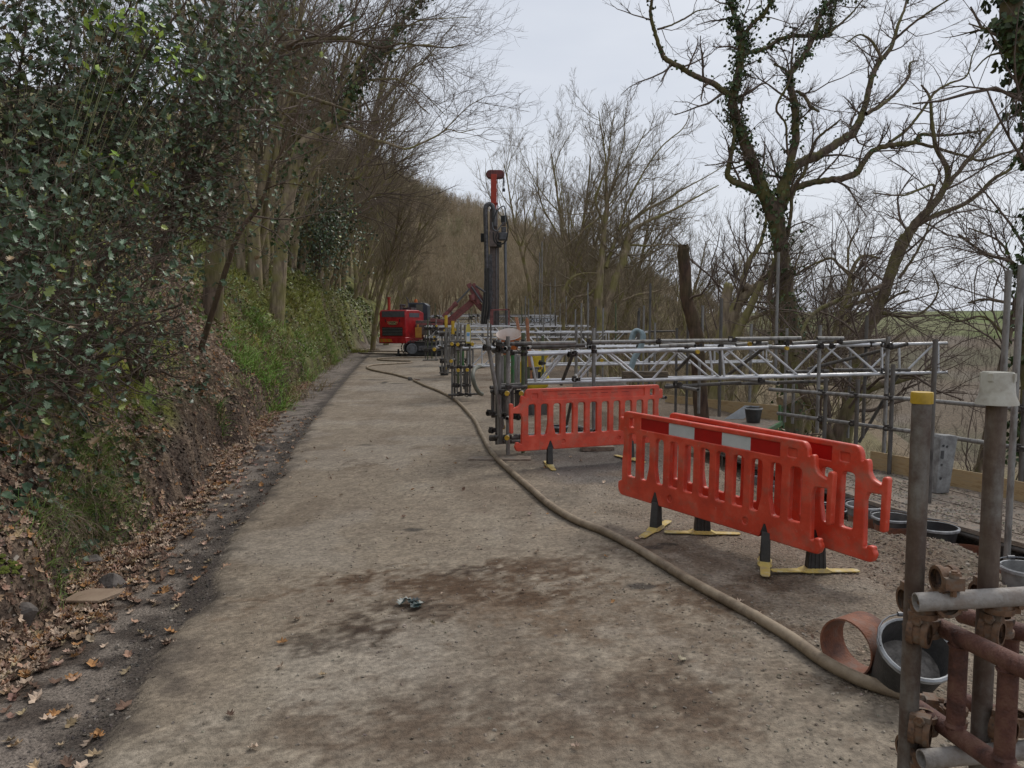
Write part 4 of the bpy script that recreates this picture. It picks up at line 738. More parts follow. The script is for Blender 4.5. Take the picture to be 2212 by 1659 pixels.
# ---------------------------------------------------------------- bays B to E further along the road
Q8 = lambda u, v, d: P(777.6 + u * .1562, 622 + v * .1562, d)
def bayB():
    T = thing('scaffold', 'second lattice beam scaffold, its left tower carrying a yellow holder with a white tag', 'scaffold', G(1010, 860))
    lattice(T, P(1000, 752, 17.2), P(1668, 747, 16.4), P(1000, 792, 17.2), P(1668, 782, 16.4), .52); lattice(T, P(1030, 750, 18.0), P(1660, 745, 17.2), P(1030, 788, 18), P(1660, 779, 17.2), .52)
    for (u, v0, v1, d, mt, nm) in ((1275, 790, 1535, 16.4, m_galv, 0), (1395, 500, 1490, 16.6, m_galv, 0), (1360, 850, 1330, 17.2, m_moss, 0), (1425, 830, 1080, 17.5, m_green, 0), (1520, 560, 1490, 16.8, m_galv, 0), (1345, 510, 1440, 17.7, m_galv, 0), (1485, 860, 1440, 17.3, m_tubed, 0), (1440, 1050, 1400, 17.9, m_tubed, 0), (1450, 510, 760, 17.4, m_galv, 0)):
        tube(T, 'standard', Q8(u, v1, d), Q8(u, v0, d), mt)
    for (u0, v0, u1, v1, d) in ((1220, 1480, 1700, 1462, 16.3), (1270, 1095, 1560, 1085, 16.5), (1250, 745, 1500, 735, 16.5), (1280, 1350, 1540, 1345, 16.6), (1160, 800, 1560, 780, 16.9)): tube(T, 'ledger', Q8(u0, v0, d), Q8(u1, v1, d + .1), m_tubed)
    for (u, v0, v1, d, mt) in ((1310, 790, 1500, 17.0, m_tubed), (1240, 545, 1100, 17.6, m_galv), (1210, 760, 1180, 17.9, m_galv), (1175, 600, 1190, 18.2, m_tubed), (1460, 1080, 1440, 17.0, m_tubed), (1500, 900, 1080, 18.0, m_moss), (1560, 760, 1100, 18.4, m_galv)): tube(T, 'standard', Q8(u, v1, d), Q8(u, v0, d), mt)
    for (u0, v0, u1, v1, d) in ((1270, 860, 1560, 850, 17.0), (1220, 1095, 1300, 1090, 16.9), (1280, 1200, 1540, 1195, 17.4), (1100, 620, 1300, 612, 17.8)): tube(T, 'ledger', Q8(u0, v0, d), Q8(u1, v1, d + .1), m_tubed)
    for (u, v) in ((1352, 782), (1555, 776), (1270, 775), (1358, 1138), (1484, 1134), (1262, 1012), (1028, 850)): p = Q8(u, v, 16.0); tube(T, 'transom', p, p + [0, .9, 0], m_tubed); cap(T, p - [0, .012, 0], (0, -1, 0)).scale = (1.35,) * 3
    for (u, v) in ((1300, 790), (1395, 790), (1520, 785), (1275, 1100), (1395, 1100), (1520, 1095), (1365, 1350), (1485, 1345), (1520, 1480), (1395, 1475), (1300, 1350)): coupler(T, Q8(u, v, 16.3), rg.random() * 3, s=1.25)
    m = MB(); c = Q8(1497, 640, 16.2); px = 16.2 / FPX; w = 66 * .1562 * px
    m.prism([(-w / 2, -1.9 * w), (w / 2, -1.9 * w), (w / 2, 1.0 * w), (w * .28, 2.1 * w), (-w * .28, 2.1 * w), (-w / 2, 1.0 * w)], c + [0, 0, .0], (1, 0, 0), (0, 0, 1), (0, 1, 0), .02); o = m.build('tag_holder', M('pale_yellow_plastic', (.55, .47, .12), (.45, .36, .08), rough=.5), T)
    m = MB(); m.box(c + [0, -.004, -.55 * w], (w * .74, .006, w * 2.0)); q = m.build('tag', M('white_card', (.62, .65, .68), (.55, .57, .6), rough=.5), o)
    m = MB(); m.box(c + [0, -.009, -.05 * w], (w * .6, .004, w * .7)); m.build('print', M('blue_print', (.10, .25, .45), (.25, .4, .55), rough=.5, scale=60), q)
    for k in (0,): 
        for (u, v0, v1) in ((1190, 380, 545), (1285, 455, 640)): 
            m = MB(); m.path([Q8(u, v1, 16.6), Q8(u, v0, 16.6)], .034, 12); m.build('sleeve', m_yel, T)
    tube(T, 'standard', Q8(1190, 980, 16.6), Q8(1190, 400, 16.6), m_galv); tube(T, 'standard', Q8(1287, 800, 16.7), Q8(1287, 470, 16.7), m_galv)
bayB()
def bay(label, xl, xr_, yt, yb, dl, dr, posts, base, caps, dd=.8, pitch=.5):
    T = thing('scaffold', label, 'scaffold', G(xl, base)); s = dl / 10
    lattice(T, P(xl, yt, dl), P(xr_, yt - 1, dr), P(xl, yb, dl), P(xr_, yb - 1, dr), pitch); lattice(T, P(xl + 4, yt - 2.5, dl + dd), P(xr_ - 8, yt - 3, dr + dd), P(xl + 4, yb - 2.5, dl + dd), P(xr_ - 8, yb - 3, dr + dd), pitch)
    for (x, y0, y1) in posts: tube(T, 'standard', P(x, y1, dl - .3), P(x, y0, dl - .3), [m_galv, m_tubed, m_moss][int(rg.integers(0, 3))])
    x0 = posts[0][0]; x1 = max(p[0] for p in posts[:4]) + 5
    for y in (yt + 6, yb + (base - yb) * .45, base - 3): tube(T, 'ledger', P(x0 - 6, y, dl - .35), P(x1, y - .5, dl - .3), m_tubed)
    for (x, y) in caps: p = P(x, y, dl - .5); tube(T, 'transom', p, p + [0, 1.1, 0], m_tubed); cap(T, p - [0, .012, 0], (0, -1, 0)).scale = (1.6,) * 3
    for k in range(14):
        f = rg.random(); x = xl + (xr_ - xl) * f; d = dl + (dr - dl) * f; a = P(x, yt - 2 - 9 * rg.random() ** 2, d + dd * rg.random()); b = P(x, yb + 12 * rg.random(), d + .3); b[0] = a[0]; tube(T, 'standard', b, [a[0], b[1], a[2]], [m_galv, m_tubed][k % 2])
    for k in range(9):
        f = .8 * rg.random(); x = xl + (xr_ - xl) * f; w = (xr_ - xl) * (.15 + .25 * rg.random()); y = [yt - 3, yt + 4, yb + 3, yb - 4][k % 4] + rg.normal(); d = dl - .3 + 1.4 * rg.random(); tube(T, 'ledger', P(x, y, d), P(x + w, y - .8, d + .2), [m_tubed, m_galv][k % 2])
    for k in range(7):
        f = rg.random(); x = xl + (xr_ - xl) * f; coupler(T, P(x, yt + rg.normal(), dl - .1), rg.random() * 3, s=1.5); p = P(x + 6, [yt, yb][k % 2] + 1, dl - .4)
        if k % 2: tube(T, 'transom', p, p + [0, 1.1, 0], m_tubed); cap(T, p - [0, .012, 0], (0, -1, 0)).scale = (1.4,) * 3
    for (x, y0, y1) in posts[:4]:
        for y in (yt, yb, (yb + base) / 2): coupler(T, P(x, y + 3, dl - .42), rg.random() * 3, s=1.5)
bay('third lattice beam scaffold, two thin uprights capped in yellow at its left end', 942, 1400, 719, 749, 23.6, 22.6, [(955, 715, 806), (966, 700, 806), (990, 690, 800), (1012, 720, 800), (1054, 690, 742), (1060, 700, 740), (1174, 688, 745), (1330, 655, 745), (1246, 700, 750)], 808, [(961, 714), (985, 712), (962, 796), (962, 756)])
bay('fourth lattice beam scaffold, its left tower beside the tracks of the red drilling rig', 917, 1276, 706.5, 730, 30.5, 29.5, [(919, 712, 775), (924, 688, 779), (942, 690, 780), (933, 735, 775), (1120, 690, 730), (1200, 675, 735)], 781, [(943, 704), (938, 728), (938, 735), (939, 755)])
bay('fifth lattice beam scaffold, farthest, behind the mast of the drilling rig', 928, 1207, 684, 702, 43, 43, [(940, 655, 715), (950, 670, 715), (975, 665, 715), (1018, 668, 715), (1155, 660, 712), (1190, 655, 712), (1127, 663, 712)], 720, [])
# ---------------------------------------------------------------- loose uprights waiting at the pile positions
gp = 'scaffold tubes standing upright along the site edge'
for (x, y0, y1, d, mt) in ((1135, 640, 720, 30, 0), (1142, 645, 720, 33, 0), (1166, 545, 718, 31, 0), (1171, 522, 718, 31, 0), (1189, 610, 720, 30, 0), (1199, 600, 720, 34, 0), (1270, 610, 720, 26, 0), (1256, 655, 725, 22, 0), (1243, 668, 725, 24, 0), (1271, 640, 725, 24, 0), (1287, 662, 728, 19, 1), (1303, 665, 728, 22, 0), (1381, 665, 735, 19, 1), (1391, 660, 735, 20, 0), (1405, 612, 735, 17, 1), (1415, 697, 735, 17, 0), (1462, 708, 735, 15, 1), (1486, 695, 900, 15, 1), (1518, 660, 735, 14.5, 0), (1210, 655, 715, 36, 0), (1223, 640, 718, 36, 0)):
    m = MB(); a = P(x, y0, d); gz = max(hz(a[0], a[1]), -1.2); m.pipe([a[0], a[1], gz - .05], a, .0255, n=10); m.build('scaffold_tube', [m_galv, m_tubed][mt]).name = 'scaffold_tube'
    tag(bpy.context.scene.collection.objects[-1], 'scaffold tube standing upright on its own beyond the lattice beams', 'pole', gp)
for (x, y0, gz, d, lb) in ((2021, 733, -.12, 7.55, 'dark thin pole standing on the walkway between the yellow-capped upright and the grey block'), (2179, 584, -.12, 6.1, 'tall grey pole rising behind the off-white tub at the right'), (2207, 572, -.5, 5.9, 'tallest grey pole, nearest the right edge of the photo')):
    m = MB(); a = P(x, y0, d); m.pipe([a[0], a[1], gz], a, .0242, n=14); tag(m.build('scaffold_tube', m_tubed if x < 2100 else m_galv), lb, 'pole')
# ---------------------------------------------------------------- guard rail, walkway and toe boards
def rail():
    T = thing('guard_rail', 'two-rail scaffold tube guard rail along the outer edge of the walkway', 'guard rail', (4.2, 9, -.12))
    for (pts, zz) in (([(1662, 841), (1973, 863), (2212, 884)], .79), ([(1680, 893), (1973, 933), (2131, 957), (2300, 985)], .42)):
        for i in range(len(pts) - 1):
            a = G(pts[i][0], pts[i][1], zz); b = G(pts[i + 1][0], pts[i + 1][1], zz)
            if i: a = a + (a - b) * .08 + [0, .05, .0]
            tube(T, 'rail', a, b)
    for x, y1 in ((1781, 927), (1850, 946), (1925, 975), (2212, 1010)):
        p = G(x, np.interp(x, [1662, 1973, 2212], [841, 863, 884]), .79); tube(T, 'standard', [p[0] + .03, p[1] + .04, -.6], [p[0] + .03, p[1] + .04, .98 + .2 * (x == 1925)], m_tubed)
        coupler(T, [p[0], p[1], .79], .6); q = G(x, np.interp(x, [1680, 1973, 2131, 2300], [893, 933, 957, 985]), .42); coupler(T, [q[0], q[1], .42], .6)
rail()
INN = np.array([[5.3, 3.6], [4.62, 5.0], [4.06, 6.33], [3.64, 7.46], [3.15, 9.4], [2.75, 12.0]])
def deck():
    T = thing('walkway', 'dirty boarded walkway running along the pile line', 'walkway', (3.9, 8, -.2))
    d = nrm(np.gradient(INN, axis=0)); nn_ = np.stack([d[:, 1], -d[:, 0]], 1)
    for k in range(6):
        w0 = .232 * k + (0 if k else 0); w1 = w0 + .222; a = INN + nn_ * w0; b = INN + nn_ * w1; m = MB(); n = len(a); z1 = -.12 + .006 * (k % 2); th = .038
        V = np.concatenate([np.c_[a, np.full(n, z1)], np.c_[b, np.full(n, z1)], np.c_[a, np.full(n, z1 - th)], np.c_[b, np.full(n, z1 - th)]])
        F = []
        for i in range(n - 1): F += [(i, n + i, n + i + 1, i + 1), (2 * n + i, 2 * n + i + 1, 3 * n + i + 1, 3 * n + i), (i, i + 1, 2 * n + i + 1, 2 * n + i), (n + i, 3 * n + i, 3 * n + i + 1, n + i + 1)]
        F += [(0, 2 * n, 3 * n, n), (n - 1, 2 * n - 1, 4 * n - 1, 3 * n - 1)]; m.add(V, F); m.build('plank', m_board, T)
    for i in range(1, 5):
        p = INN[i] + nn_[i] * .05; q = INN[i] + nn_[i] * 1.45; m = MB(); m.pipe([*p, -.2], [*q, -.2], .0242); m.build('bearer', m_tubed, T)
        m = MB(); m.pipe([*(p - nn_[i] * .02), -.19], [*(p + nn_[i] * .25), -.75], .0242); m.build('brace', m_tubed, T)
    m = MB(); a = INN + nn_ * .02; m.path(np.c_[a, np.full(len(a), -.185)], .0242, 10); m.build('bearer', m_tubed, T)
deck()
def board(lb, p0, p1, h=.2, th=.02, mat=m_wood, z=-.12, name='toe_board', end=None):
    p0 = np.array([*p0[:2], z + h / 2]); p1 = np.array([*p1[:2], z + h / 2]); T = thing(name, lb, 'board', (p0[0], p0[1], z)); m = MB(); m.bar(p0, p1, th, h); m.build('panel', mat, T, bevel=.002)
    if end:
        m = MB(); e = p1 + nrm(p1 - p0) * .004; m.bar(e - nrm(p1 - p0) * .02, e + nrm(p1 - p0) * .012, th + .03, h + .02); m.build('end_clip', m_green, T)
board('long plywood edging board behind the black bucket', G(1437, 880, -.12), G(1684, 908, -.12), h=.27, end=1)
board('plywood edging board with green end clip beside the yellow-capped upright', G(1880, 1013, -.12), G(1971, 1032, -.12), h=.225, end=1)
board('plywood edging board right of the leaning grey block', G(2050, 1050, -.12), G(2136, 1066, -.12), h=.2); board('plywood edging board running out of the right edge of the photo', G(2140, 1068, -.12), G(2300, 1106, -.12), h=.2)
board('weathered timber baulk lying on the lattice beams behind the low barrier', P(1345, 815, 11.2)[:2], P(1440, 815, 11.2)[:2], h=.13, th=.2, z=P(1400, 826, 11.2)[2] + .03, mat=M('old_timber', (.17, .13, .09), (.06, .048, .036), rough=.9, scale=9, stretch=(1, 1, 5), bump=.4), name='timber_baulk')
board('pale concrete kerb block at the far end of the boards, behind the barriers', P(1240, 838, 19)[:2], P(1350, 838, 18.5)[:2], h=.32, th=.25, z=P(1300, 852, 18.8)[2], mat=M('pale_block', (.30, .285, .25), (.2, .18, .16), rough=.9), name='concrete_block')
def platform():
    T = thing('walkway', 'far boarded platform carrying the black bucket, green steel edge', 'walkway', (3.5, 14, -.3)); q = [G(1300, 905, -.12), G(1437, 879, -.12), G(1690, 910, -.12), G(1640, 936, -.12)]
    q = [np.array(a) for a in q]; 
    for k in range(5):
        f, g = k / 5 + .002, (k + 1) / 5 - .006; A = q[0] * (1 - f) + q[1] * f; B = q[0] * (1 - g) + q[1] * g; C_ = q[3] * (1 - g) + q[2] * g; D2 = q[3] * (1 - f) + q[2] * f
        m = MB(); V = [A, B, C_, D2] + [v - [0, 0, .04] for v in (A, B, C_, D2)]; m.add(V, [(0, 3, 2, 1), (4, 5, 6, 7), (0, 1, 5, 4), (1, 2, 6, 5), (2, 3, 7, 6), (3, 0, 4, 7)]); m.build('plank', m_board, T)
    m = MB(); m.bar(q[3] - [0, .0, .03], q[2] - [0, 0, .03] + nrm(q[2] - q[3]) * .03, .05, .07); m.bar(q[3] + [-1.3, .25, -.03], q[3] - [0, 0, .03], .05, .07); m.build('edge_bar', m_green, T)
    m = MB(); m.pipe(q[2] - [0, .05, .12], q[2] + [0, -.05, .3], .02); m.build('edge_post', m_green, T)
platform()
# ---------------------------------------------------------------- leaning grey block (moulded barrier foot)
def footblock():
    o = P(2040, 1048, 7.95); o[2] = -.11; m = MB(); T = thing('sign_base', 'grey recycled plastic block with holes leaning on end beside the dark pole', 'block', o)
    u = nrm([.15, .99, 0]) ; u = np.array([1., .2, 0]); u = nrm(u); w = np.cross(u, [0, 0, 1]); up = nrm([.10, .08, 1.0])
    W_, H_ = .205, .60; ol = [(-W_ / 2, 0), (W_ / 2 - .04, 0), (W_ / 2 + .0, H_ - .03), (W_ / 2 - .015, H_), (-W_ / 2 + .02, H_ + .01), (-W_ / 2, H_ - .02)]
    m.prism(ol, o, u, up, -w, .12); b = m.build('body', m_greyp, T, bevel=.008)
    m = MB(); f = o + w * .002
    for (x, z) in ((-.065, .50), (-.02, .49), (-.065, .30), (-.06, .16)): m.lathe(f + u * x + up * z + w * .001, [(.014, 0), (.014, .002), (0, .002)], 12, np.array([u, up, w]))
    m.prism([(-.085, .37), (-.05, .36), (-.05, .45), (-.085, .45)], f, u, up, w, .003); m.build('hole', m_blackp, T)
footblock()
# ---------------------------------------------------------------- plastic barriers
m_red = M('red_barrier_plastic', (.60, .062, .028), (.46, .048, .024), rough=.42, scale=3.5, bump=.06, bscale=40, spec=.45, c3=(.66, .10, .055), rvar=.1)
grime(m_red, (.30, .15, .10), .5, .68, .65, 4); grime(m_red, (.62, .22, .16), .60, .66, .5, 26)
def curve_plate(outer, holes, ext, bev, name, mat, parent, yoff=0, res=2):
    cu = bpy.data.curves.new('c', 'CURVE'); cu.dimensions = '2D'; cu.fill_mode = 'BOTH'; cu.extrude = ext - bev; cu.bevel_depth = bev; cu.bevel_resolution = res
    def rounded(poly):
        out = []; n = len(poly)
        for i in range(n):
            p = np.array(poly[i][:2], float); r = poly[i][2] if len(poly[i]) > 2 else 0
            if r <= 0: out.append(p); continue
            a = np.array(poly[i - 1][:2], float); b = np.array(poly[(i + 1) % n][:2], float); ra = min(r, np.linalg.norm(a - p) * .49); rb = min(r, np.linalg.norm(b - p) * .49); r_ = min(ra, rb)
            p1 = p + nrm(a - p) * r_; p2 = p + nrm(b - p) * r_
            for t in np.linspace(0, 1, 5): out.append((1 - t) ** 2 * p1 + 2 * t * (1 - t) * p + t * t * p2)
        return out
    for poly in [outer] + holes:
        pts = rounded(poly); sp = cu.splines.new('POLY'); sp.points.add(len(pts) - 1); sp.use_cyclic_u = True
        for i, q in enumerate(pts): sp.points[i].co = (q[0], q[1], 0, 1)
    t = bpy.data.objects.new('c', cu); COL.objects.link(t); me = bpy.data.meshes.new_from_object(t.evaluated_get(bpy.context.evaluated_depsgraph_get())); bpy.data.objects.remove(t)
    V = np.zeros(len(me.vertices) * 3); me.vertices.foreach_get('co', V); V = V.reshape(-1, 3); V = np.stack([V[:, 0], -V[:, 2] + yoff, V[:, 1]], 1); me.vertices.foreach_set('co', V.ravel())
    me.materials.clear(); me.materials.append(mat); me.name = name; me.polygons.foreach_set('use_smooth', [True] * len(me.polygons)); me.set_sharp_from_angle(angle=R(50)); me.update()
    return link(name, me, parent)
m_foot = M('worn_black_rubber', (.055, .052, .048), (.03, .029, .028), rough=.7, scale=9, bump=.15)
def make_barrier(label, strip):
    T = thing('barrier', label, 'barrier', (0, 0, 0), group='red plastic site barriers'); X0 = -1.0; z0 = .235
    def S_(pts): return [(p[0] + X0, p[1] + z0, *(p[2:])) for p in pts]
    outer = S_([(0.02, .0, .02), (0.0, .05, .02), (.015, .075, .008), (.015, .092, .006), (.045, .092, .006), (.05, .07, .01), (.085, .075, .01), (.095, .40, .02), (.075, .455, .02), (-.035, .465, .015), (-.035, .22, .015), (-.058, .22, .012), (-.062, .565, .012), (-.038, .565, .012), (-.03, .505, .02), (.05, .535, .03), (.075, .58, .01), (.078, .63, .01), (.085, .655, .006), (.10, .655, .006), (.108, .64, .008), (.13, .645, .01), (.135, .70, .02), (.16, .735, .02),
                (1.93, .735, .02), (1.95, .72, .02), (1.955, .665, .01), (1.985, .665, .005), (1.985, .678, .004), (2.0, .678, .004), (2.005, .575, .02), (1.95, .57, .01), (1.94, .45, .02), (1.955, .30, .01), (1.955, .12, .01), (2.0, .10, .01), (2.0, .04, .02), (1.97, .0, .02),
                (1.60, .0, .004), (1.562, .105, .008), (1.538, .105, .008), (1.50, .0, .004), (.50, .0, .004), (.462, .105, .008), (.438, .105, .008), (.40, .0, .004)])
    holes = []
    for k in range(11):
        x = .155 + k * .163; w = .112; bl = .012 if k in (2, 9) else 0; br = .012 if k in (1, 8) else 0; 
        pl = .03 if k in (2, 9) else 0; pr = .03 if k in (1, 8) else 0
        if k == 10: w -= .0
        holes.append(S_([(x + pl, .165, .03), (x + w - pr, .165, .03), (x + w, .30, .03), (x + w, .565, .045), (x, .565, .045), (x, .30, .03)]))
    if strip: holes.append(S_([(.34, .60, .012), (1.75, .60, .012), (1.75, .715, .012), (.34, .715, .012)]))
    else: holes.append(S_([(.34, .60, .012), (1.75, .60, .012), (1.75, .715, .012), (.34, .715, .012)]))
    holes.append(S_([(.20, .615, .02), (.29, .615, .02), (.29, .69, .02), (.20, .69, .02)])); holes.append(S_([(1.815, .60, .025), (1.89, .60, .025), (1.89, .70, .025), (1.815, .70, .025)]))
    for cx in (.62, 1.38): holes.append(S_([(cx + .035 * math.cos(a), .08 + .035 * math.sin(a)) for a in np.linspace(0, 6.283, 17)[:-1]]))
    p = curve_plate(outer, holes, .024, .009, 'panel', m_red, T)
    # thin webs closing the recesses
    m = MB()
    def web(x0, x1, za, zb, y, t): m.box(((x0 + x1) / 2 + X0, y, (za + zb) / 2 + z0), (x1 - x0, t, zb - za))
    web(.335, 1.755, .595, .72, 0, .018); web(.195, .295, .61, .695, 0, .030)
    for cx in (.62, 1.38): m.lathe((cx + X0, 0, .08 + z0), [(.036, -.013), (.036, .013)], 16, np.array([[1., 0, 0], [0, 0, 1], [0, -1, 0]]))
    m.build('web', m_red, T, world=False)
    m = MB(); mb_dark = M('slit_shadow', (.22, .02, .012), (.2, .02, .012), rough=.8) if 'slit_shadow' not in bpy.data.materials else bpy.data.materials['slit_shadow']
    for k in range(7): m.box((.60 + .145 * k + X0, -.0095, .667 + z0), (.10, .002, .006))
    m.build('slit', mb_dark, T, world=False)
    if strip:
        mw = bpy.data.materials.get('reflective_white') or M('reflective_white', (.52, .54, .52), (.45, .47, .45), rough=.35, scale=5); mr = bpy.data.materials.get('reflective_red') or M('reflective_red', (.40, .010, .008), (.32, .01, .008), rough=.3, scale=5)
        B_ = None; xs_ = [.345, .605, .87, 1.145, 1.42, 1.745]
        for k in range(5):
            m = MB(); m.box(((xs_[k] + xs_[k + 1]) / 2 + X0, .0115, .6575 + z0), (xs_[k + 1] - xs_[k], .005, .108)); o = m.build('reflective_panel', mr if k % 2 == 0 else mw, T, world=False, label='dark red reflective panel' if k % 2 == 0 else 'white reflective panel')
    return T
def barrier_foot(T, x, ang, wide=1):
    """black tapered stem on a yellow plate; ang is the plate direction in the barrier's own frame"""
    F_ = bpy.data.objects.new('foot', None); 
    u = np.array([math.cos(ang), math.sin(ang), 0]); v = np.array([-u[1], u[0], 0]); c = np.array([x, 0, 0.])
    m = MB(); hw, hw2, t, t2 = .066, .05, .032, .026; 
    V = [c + u * a * hw + v * b * t + [0, 0, .018] for a, b in ((-1, -1), (1, -1), (1, 1), (-1, 1))] + [c + u * a * hw2 + v * b * t2 + [0, 0, .245] for a, b in ((-1, -1), (1, -1), (1, 1), (-1, 1))]
    m.add(V, [(0, 3, 2, 1), (4, 5, 6, 7), (0, 1, 5, 4), (1, 2, 6, 5), (2, 3, 7, 6), (3, 0, 4, 7)])
    for s in (-1, 1): 
        for k in range(4): 
            a0 = c + u * (-.045 + .03 * k) + v * s * .033 + [0, 0, .03]; m.path([a0, c + u * (-.036 + .024 * k) + v * s * .027 + [0, 0, .24]], .004, 5)
    ft = m.build('foot', m_foot, T, world=False, bevel=.006)
    m = MB(); m.prism([(-.052, .235), (.052, .235), (.016, .353), (-.016, .353)], c + [0, .021, 0], (1, 0, 0), (0, 0, 1), (0, -1, 0), .042); o = m.build('peg', m_blackp, ft, world=False)
    m = MB(); n = 9; L2 = .31
    pl = [(-L2, -.022, .02), (-L2 + .03, -.032), (-.11, -.034), (-.07, -.05), (.07, -.05), (.11, -.034), (L2 - .03, -.032), (L2, -.022), (L2, .022), (L2 - .03, .032), (.11, .034), (.07, .05), (-.07, .05), (-.11, .034), (-L2 + .03, .032), (-L2, .022)]
    m.prism([q[:2] for q in pl], c + [0, 0, .008], u, v, (0, 0, 1), .008); m.prism([(-.10, -.03), (.10, -.03), (.066, .03 - .03 + .0), (-.066, 0)], c + [0, 0, .016], u, (0, 0, 1), v, .0)if 0 else None
    m.add([c + u * a + v * b + [0, 0, z] for a, b, z in ((-.11, -.042, .016), (.11, -.042, .016), (.11, .042, .016), (-.11, .042, .016), (-.07, -.036, .036), (.07, -.036, .036), (.07, .036, .036), (-.07, .036, .036))], [(4, 5, 6, 7), (0, 1, 5, 4), (1, 2, 6, 5), (2, 3, 7, 6), (3, 0, 4, 7)])
    m.build('plate', bpy.data.materials.get('worn_yellow') or M('worn_yellow', (.55, .40, .10), (.42, .33, .17), rough=.6, scale=9, bump=.1, c3=(.56, .48, .28)), ft, world=False, bevel=.002)
    bpy.data.objects.remove(F_)
def place(T, a, b, feet, sep=1.10, dz=0, tilt=0):
    """a, b: ground points of the feet at local x=-.55 and +.55"""
    a = np.asarray(a); b = np.asarray(b); c = (a + b) / 2; ang = math.atan2(b[1] - a[1], b[0] - a[0]); T.location = (c[0], c[1], dz + np.mean([hz(q[0] + u_, q[1] + v_, True) for q in (a, b) for u_ in (-.25, 0, .25) for v_ in (-.2, 0, .2)]) + .012); T.rotation_euler = (0, tilt, ang); T.scale = (.955, .93, .93)
    for x, w in zip((-.55, .55), feet):
        before = set(T.children); barrier_foot(T, x, w - ang); ft = [c_ for c_ in T.children if c_ not in before][0]; bpy.context.view_layer.update(); wp = T.matrix_world @ Vector((x, 0, 0))
        u_ = np.array([math.cos(w), math.sin(w)]); g_ = max(hz(wp[0] + u_[0] * k, wp[1] + u_[1] * k, True) for k in np.linspace(-.3, .3, 9)); ft.location.z = (g_ + .024 - wp[2]) / .93
# front barrier: rotated so the reflective side faces the camera
b1 = make_barrier('nearest red plastic barrier, red and white reflective strip facing the camera', True); place(b1, G(1652, 1228), G(1416, 1152), (R(72), R(57)), tilt=-.02)
b2 = make_barrier('red plastic barrier directly behind the striped one, only its right end showing', True); place(b2, G(1766, 1246), G(1512, 1160), (R(2), R(-2)), tilt=-.02)
b3 = make_barrier('farther red plastic barrier, plain side facing the camera, before the lattice scaffold', False); place(b3, G(1189, 1012), G(1358, 999), (R(97), R(118)))
# ================================================================ hoses
m_hose = M('tan_hose', (.25, .19, .125), (.19, .14, .09), rough=.62, scale=7, bump=.12, bscale=50, c3=(.30, .235, .16)); grime(m_hose, (.11, .075, .05), .48, .66, .75, 6); m_hosed = M('dark_hose', (.07, .055, .04), (.10, .08, .06), rough=.7, scale=5)
def gpath(pts, r, z=None):
    o = []
    for q in pts:
        p = G(q[0], q[1]); g = hz(p[0], p[1]) ; p[2] = g + r + .024 + (q[2] if len(q) > 2 else 0); o.append(p)
    return spline(np.array(o), 7)
hp = [(2005, 1545), (1960, 1528), (1860, 1494), (1780, 1452), (1700, 1394), (1600, 1334), (1500, 1278), (1430, 1234), (1370, 1197), (1310, 1165), (1245, 1138), (1190, 1105), (1150, 1070), (1105, 1030), (1065, 990), (1040, 945), (1022, 910), (985, 870), (950, 850), (920, 838), (893, 825)]
m = MB(); m.path(gpath(hp, .03), .0305, 14); tag(m.build('hose', m_hose), 'long tan water hose running across the road to the corner of the nearest scaffold', 'hose')
hp2 = [(883, 821), (850, 812), (820, 806), (797, 800), (794, 795), (810, 791), (850, 788.5), (880, 786.5), (889, 785), (885, 782.8), (855, 782), (825, 780.5), (816, 778.5), (822, 776.3), (850, 775), (900, 774), (935, 773)]
m = MB(); m.path(gpath(hp2, .03), .034, 10); tag(m.build('hose', m_hose), 'tan hose laid in tight loops on the road behind the coupling', 'hose')
hp3 = [(775, 763, 0), (785, 765.5), (830, 766.5), (880, 767), (920, 767.5)]; m = MB(); m.path(gpath(hp3, .03), .035, 8); tag(m.build('hose', m_hosed), 'dark hose running under the drilling rig', 'hose')
hp4 = [(885, 761), (830, 761), (790, 760.5), (777, 758.8), (790, 757.2), (815, 757), (820, 756.2), (805, 755.6), (790, 756)]; m = MB(); m.path(gpath(hp4, .03), .04, 8); tag(m.build('hose', m_hose), 'farthest loop of tan hose beside the rear of the drilling rig', 'hose')
T = thing('hose_coupling', 'metal clamp coupling joining two hoses on the road', 'coupling', G(886, 823)); c = G(886, 823) + [0, 0, .055]; m = MB(); dv = nrm(G(893, 825) - G(878, 820)); m.path([c - dv * .16, c - dv * .07, c - dv * .06, c + dv * .06, c + dv * .07, c + dv * .16], [.04, .04, .06, .06, .04, .04], 10); m.build('sleeve', m_tubed, T)
m = MB(); m.path([c + [.03, -.06, 0], c + [.16, -.12, .0], c + [.3, -.06, -.02], c + [.26, .08, -.02], c + [.08, .1, 0]], .011, 6); m.build('lever', m_coup, T)
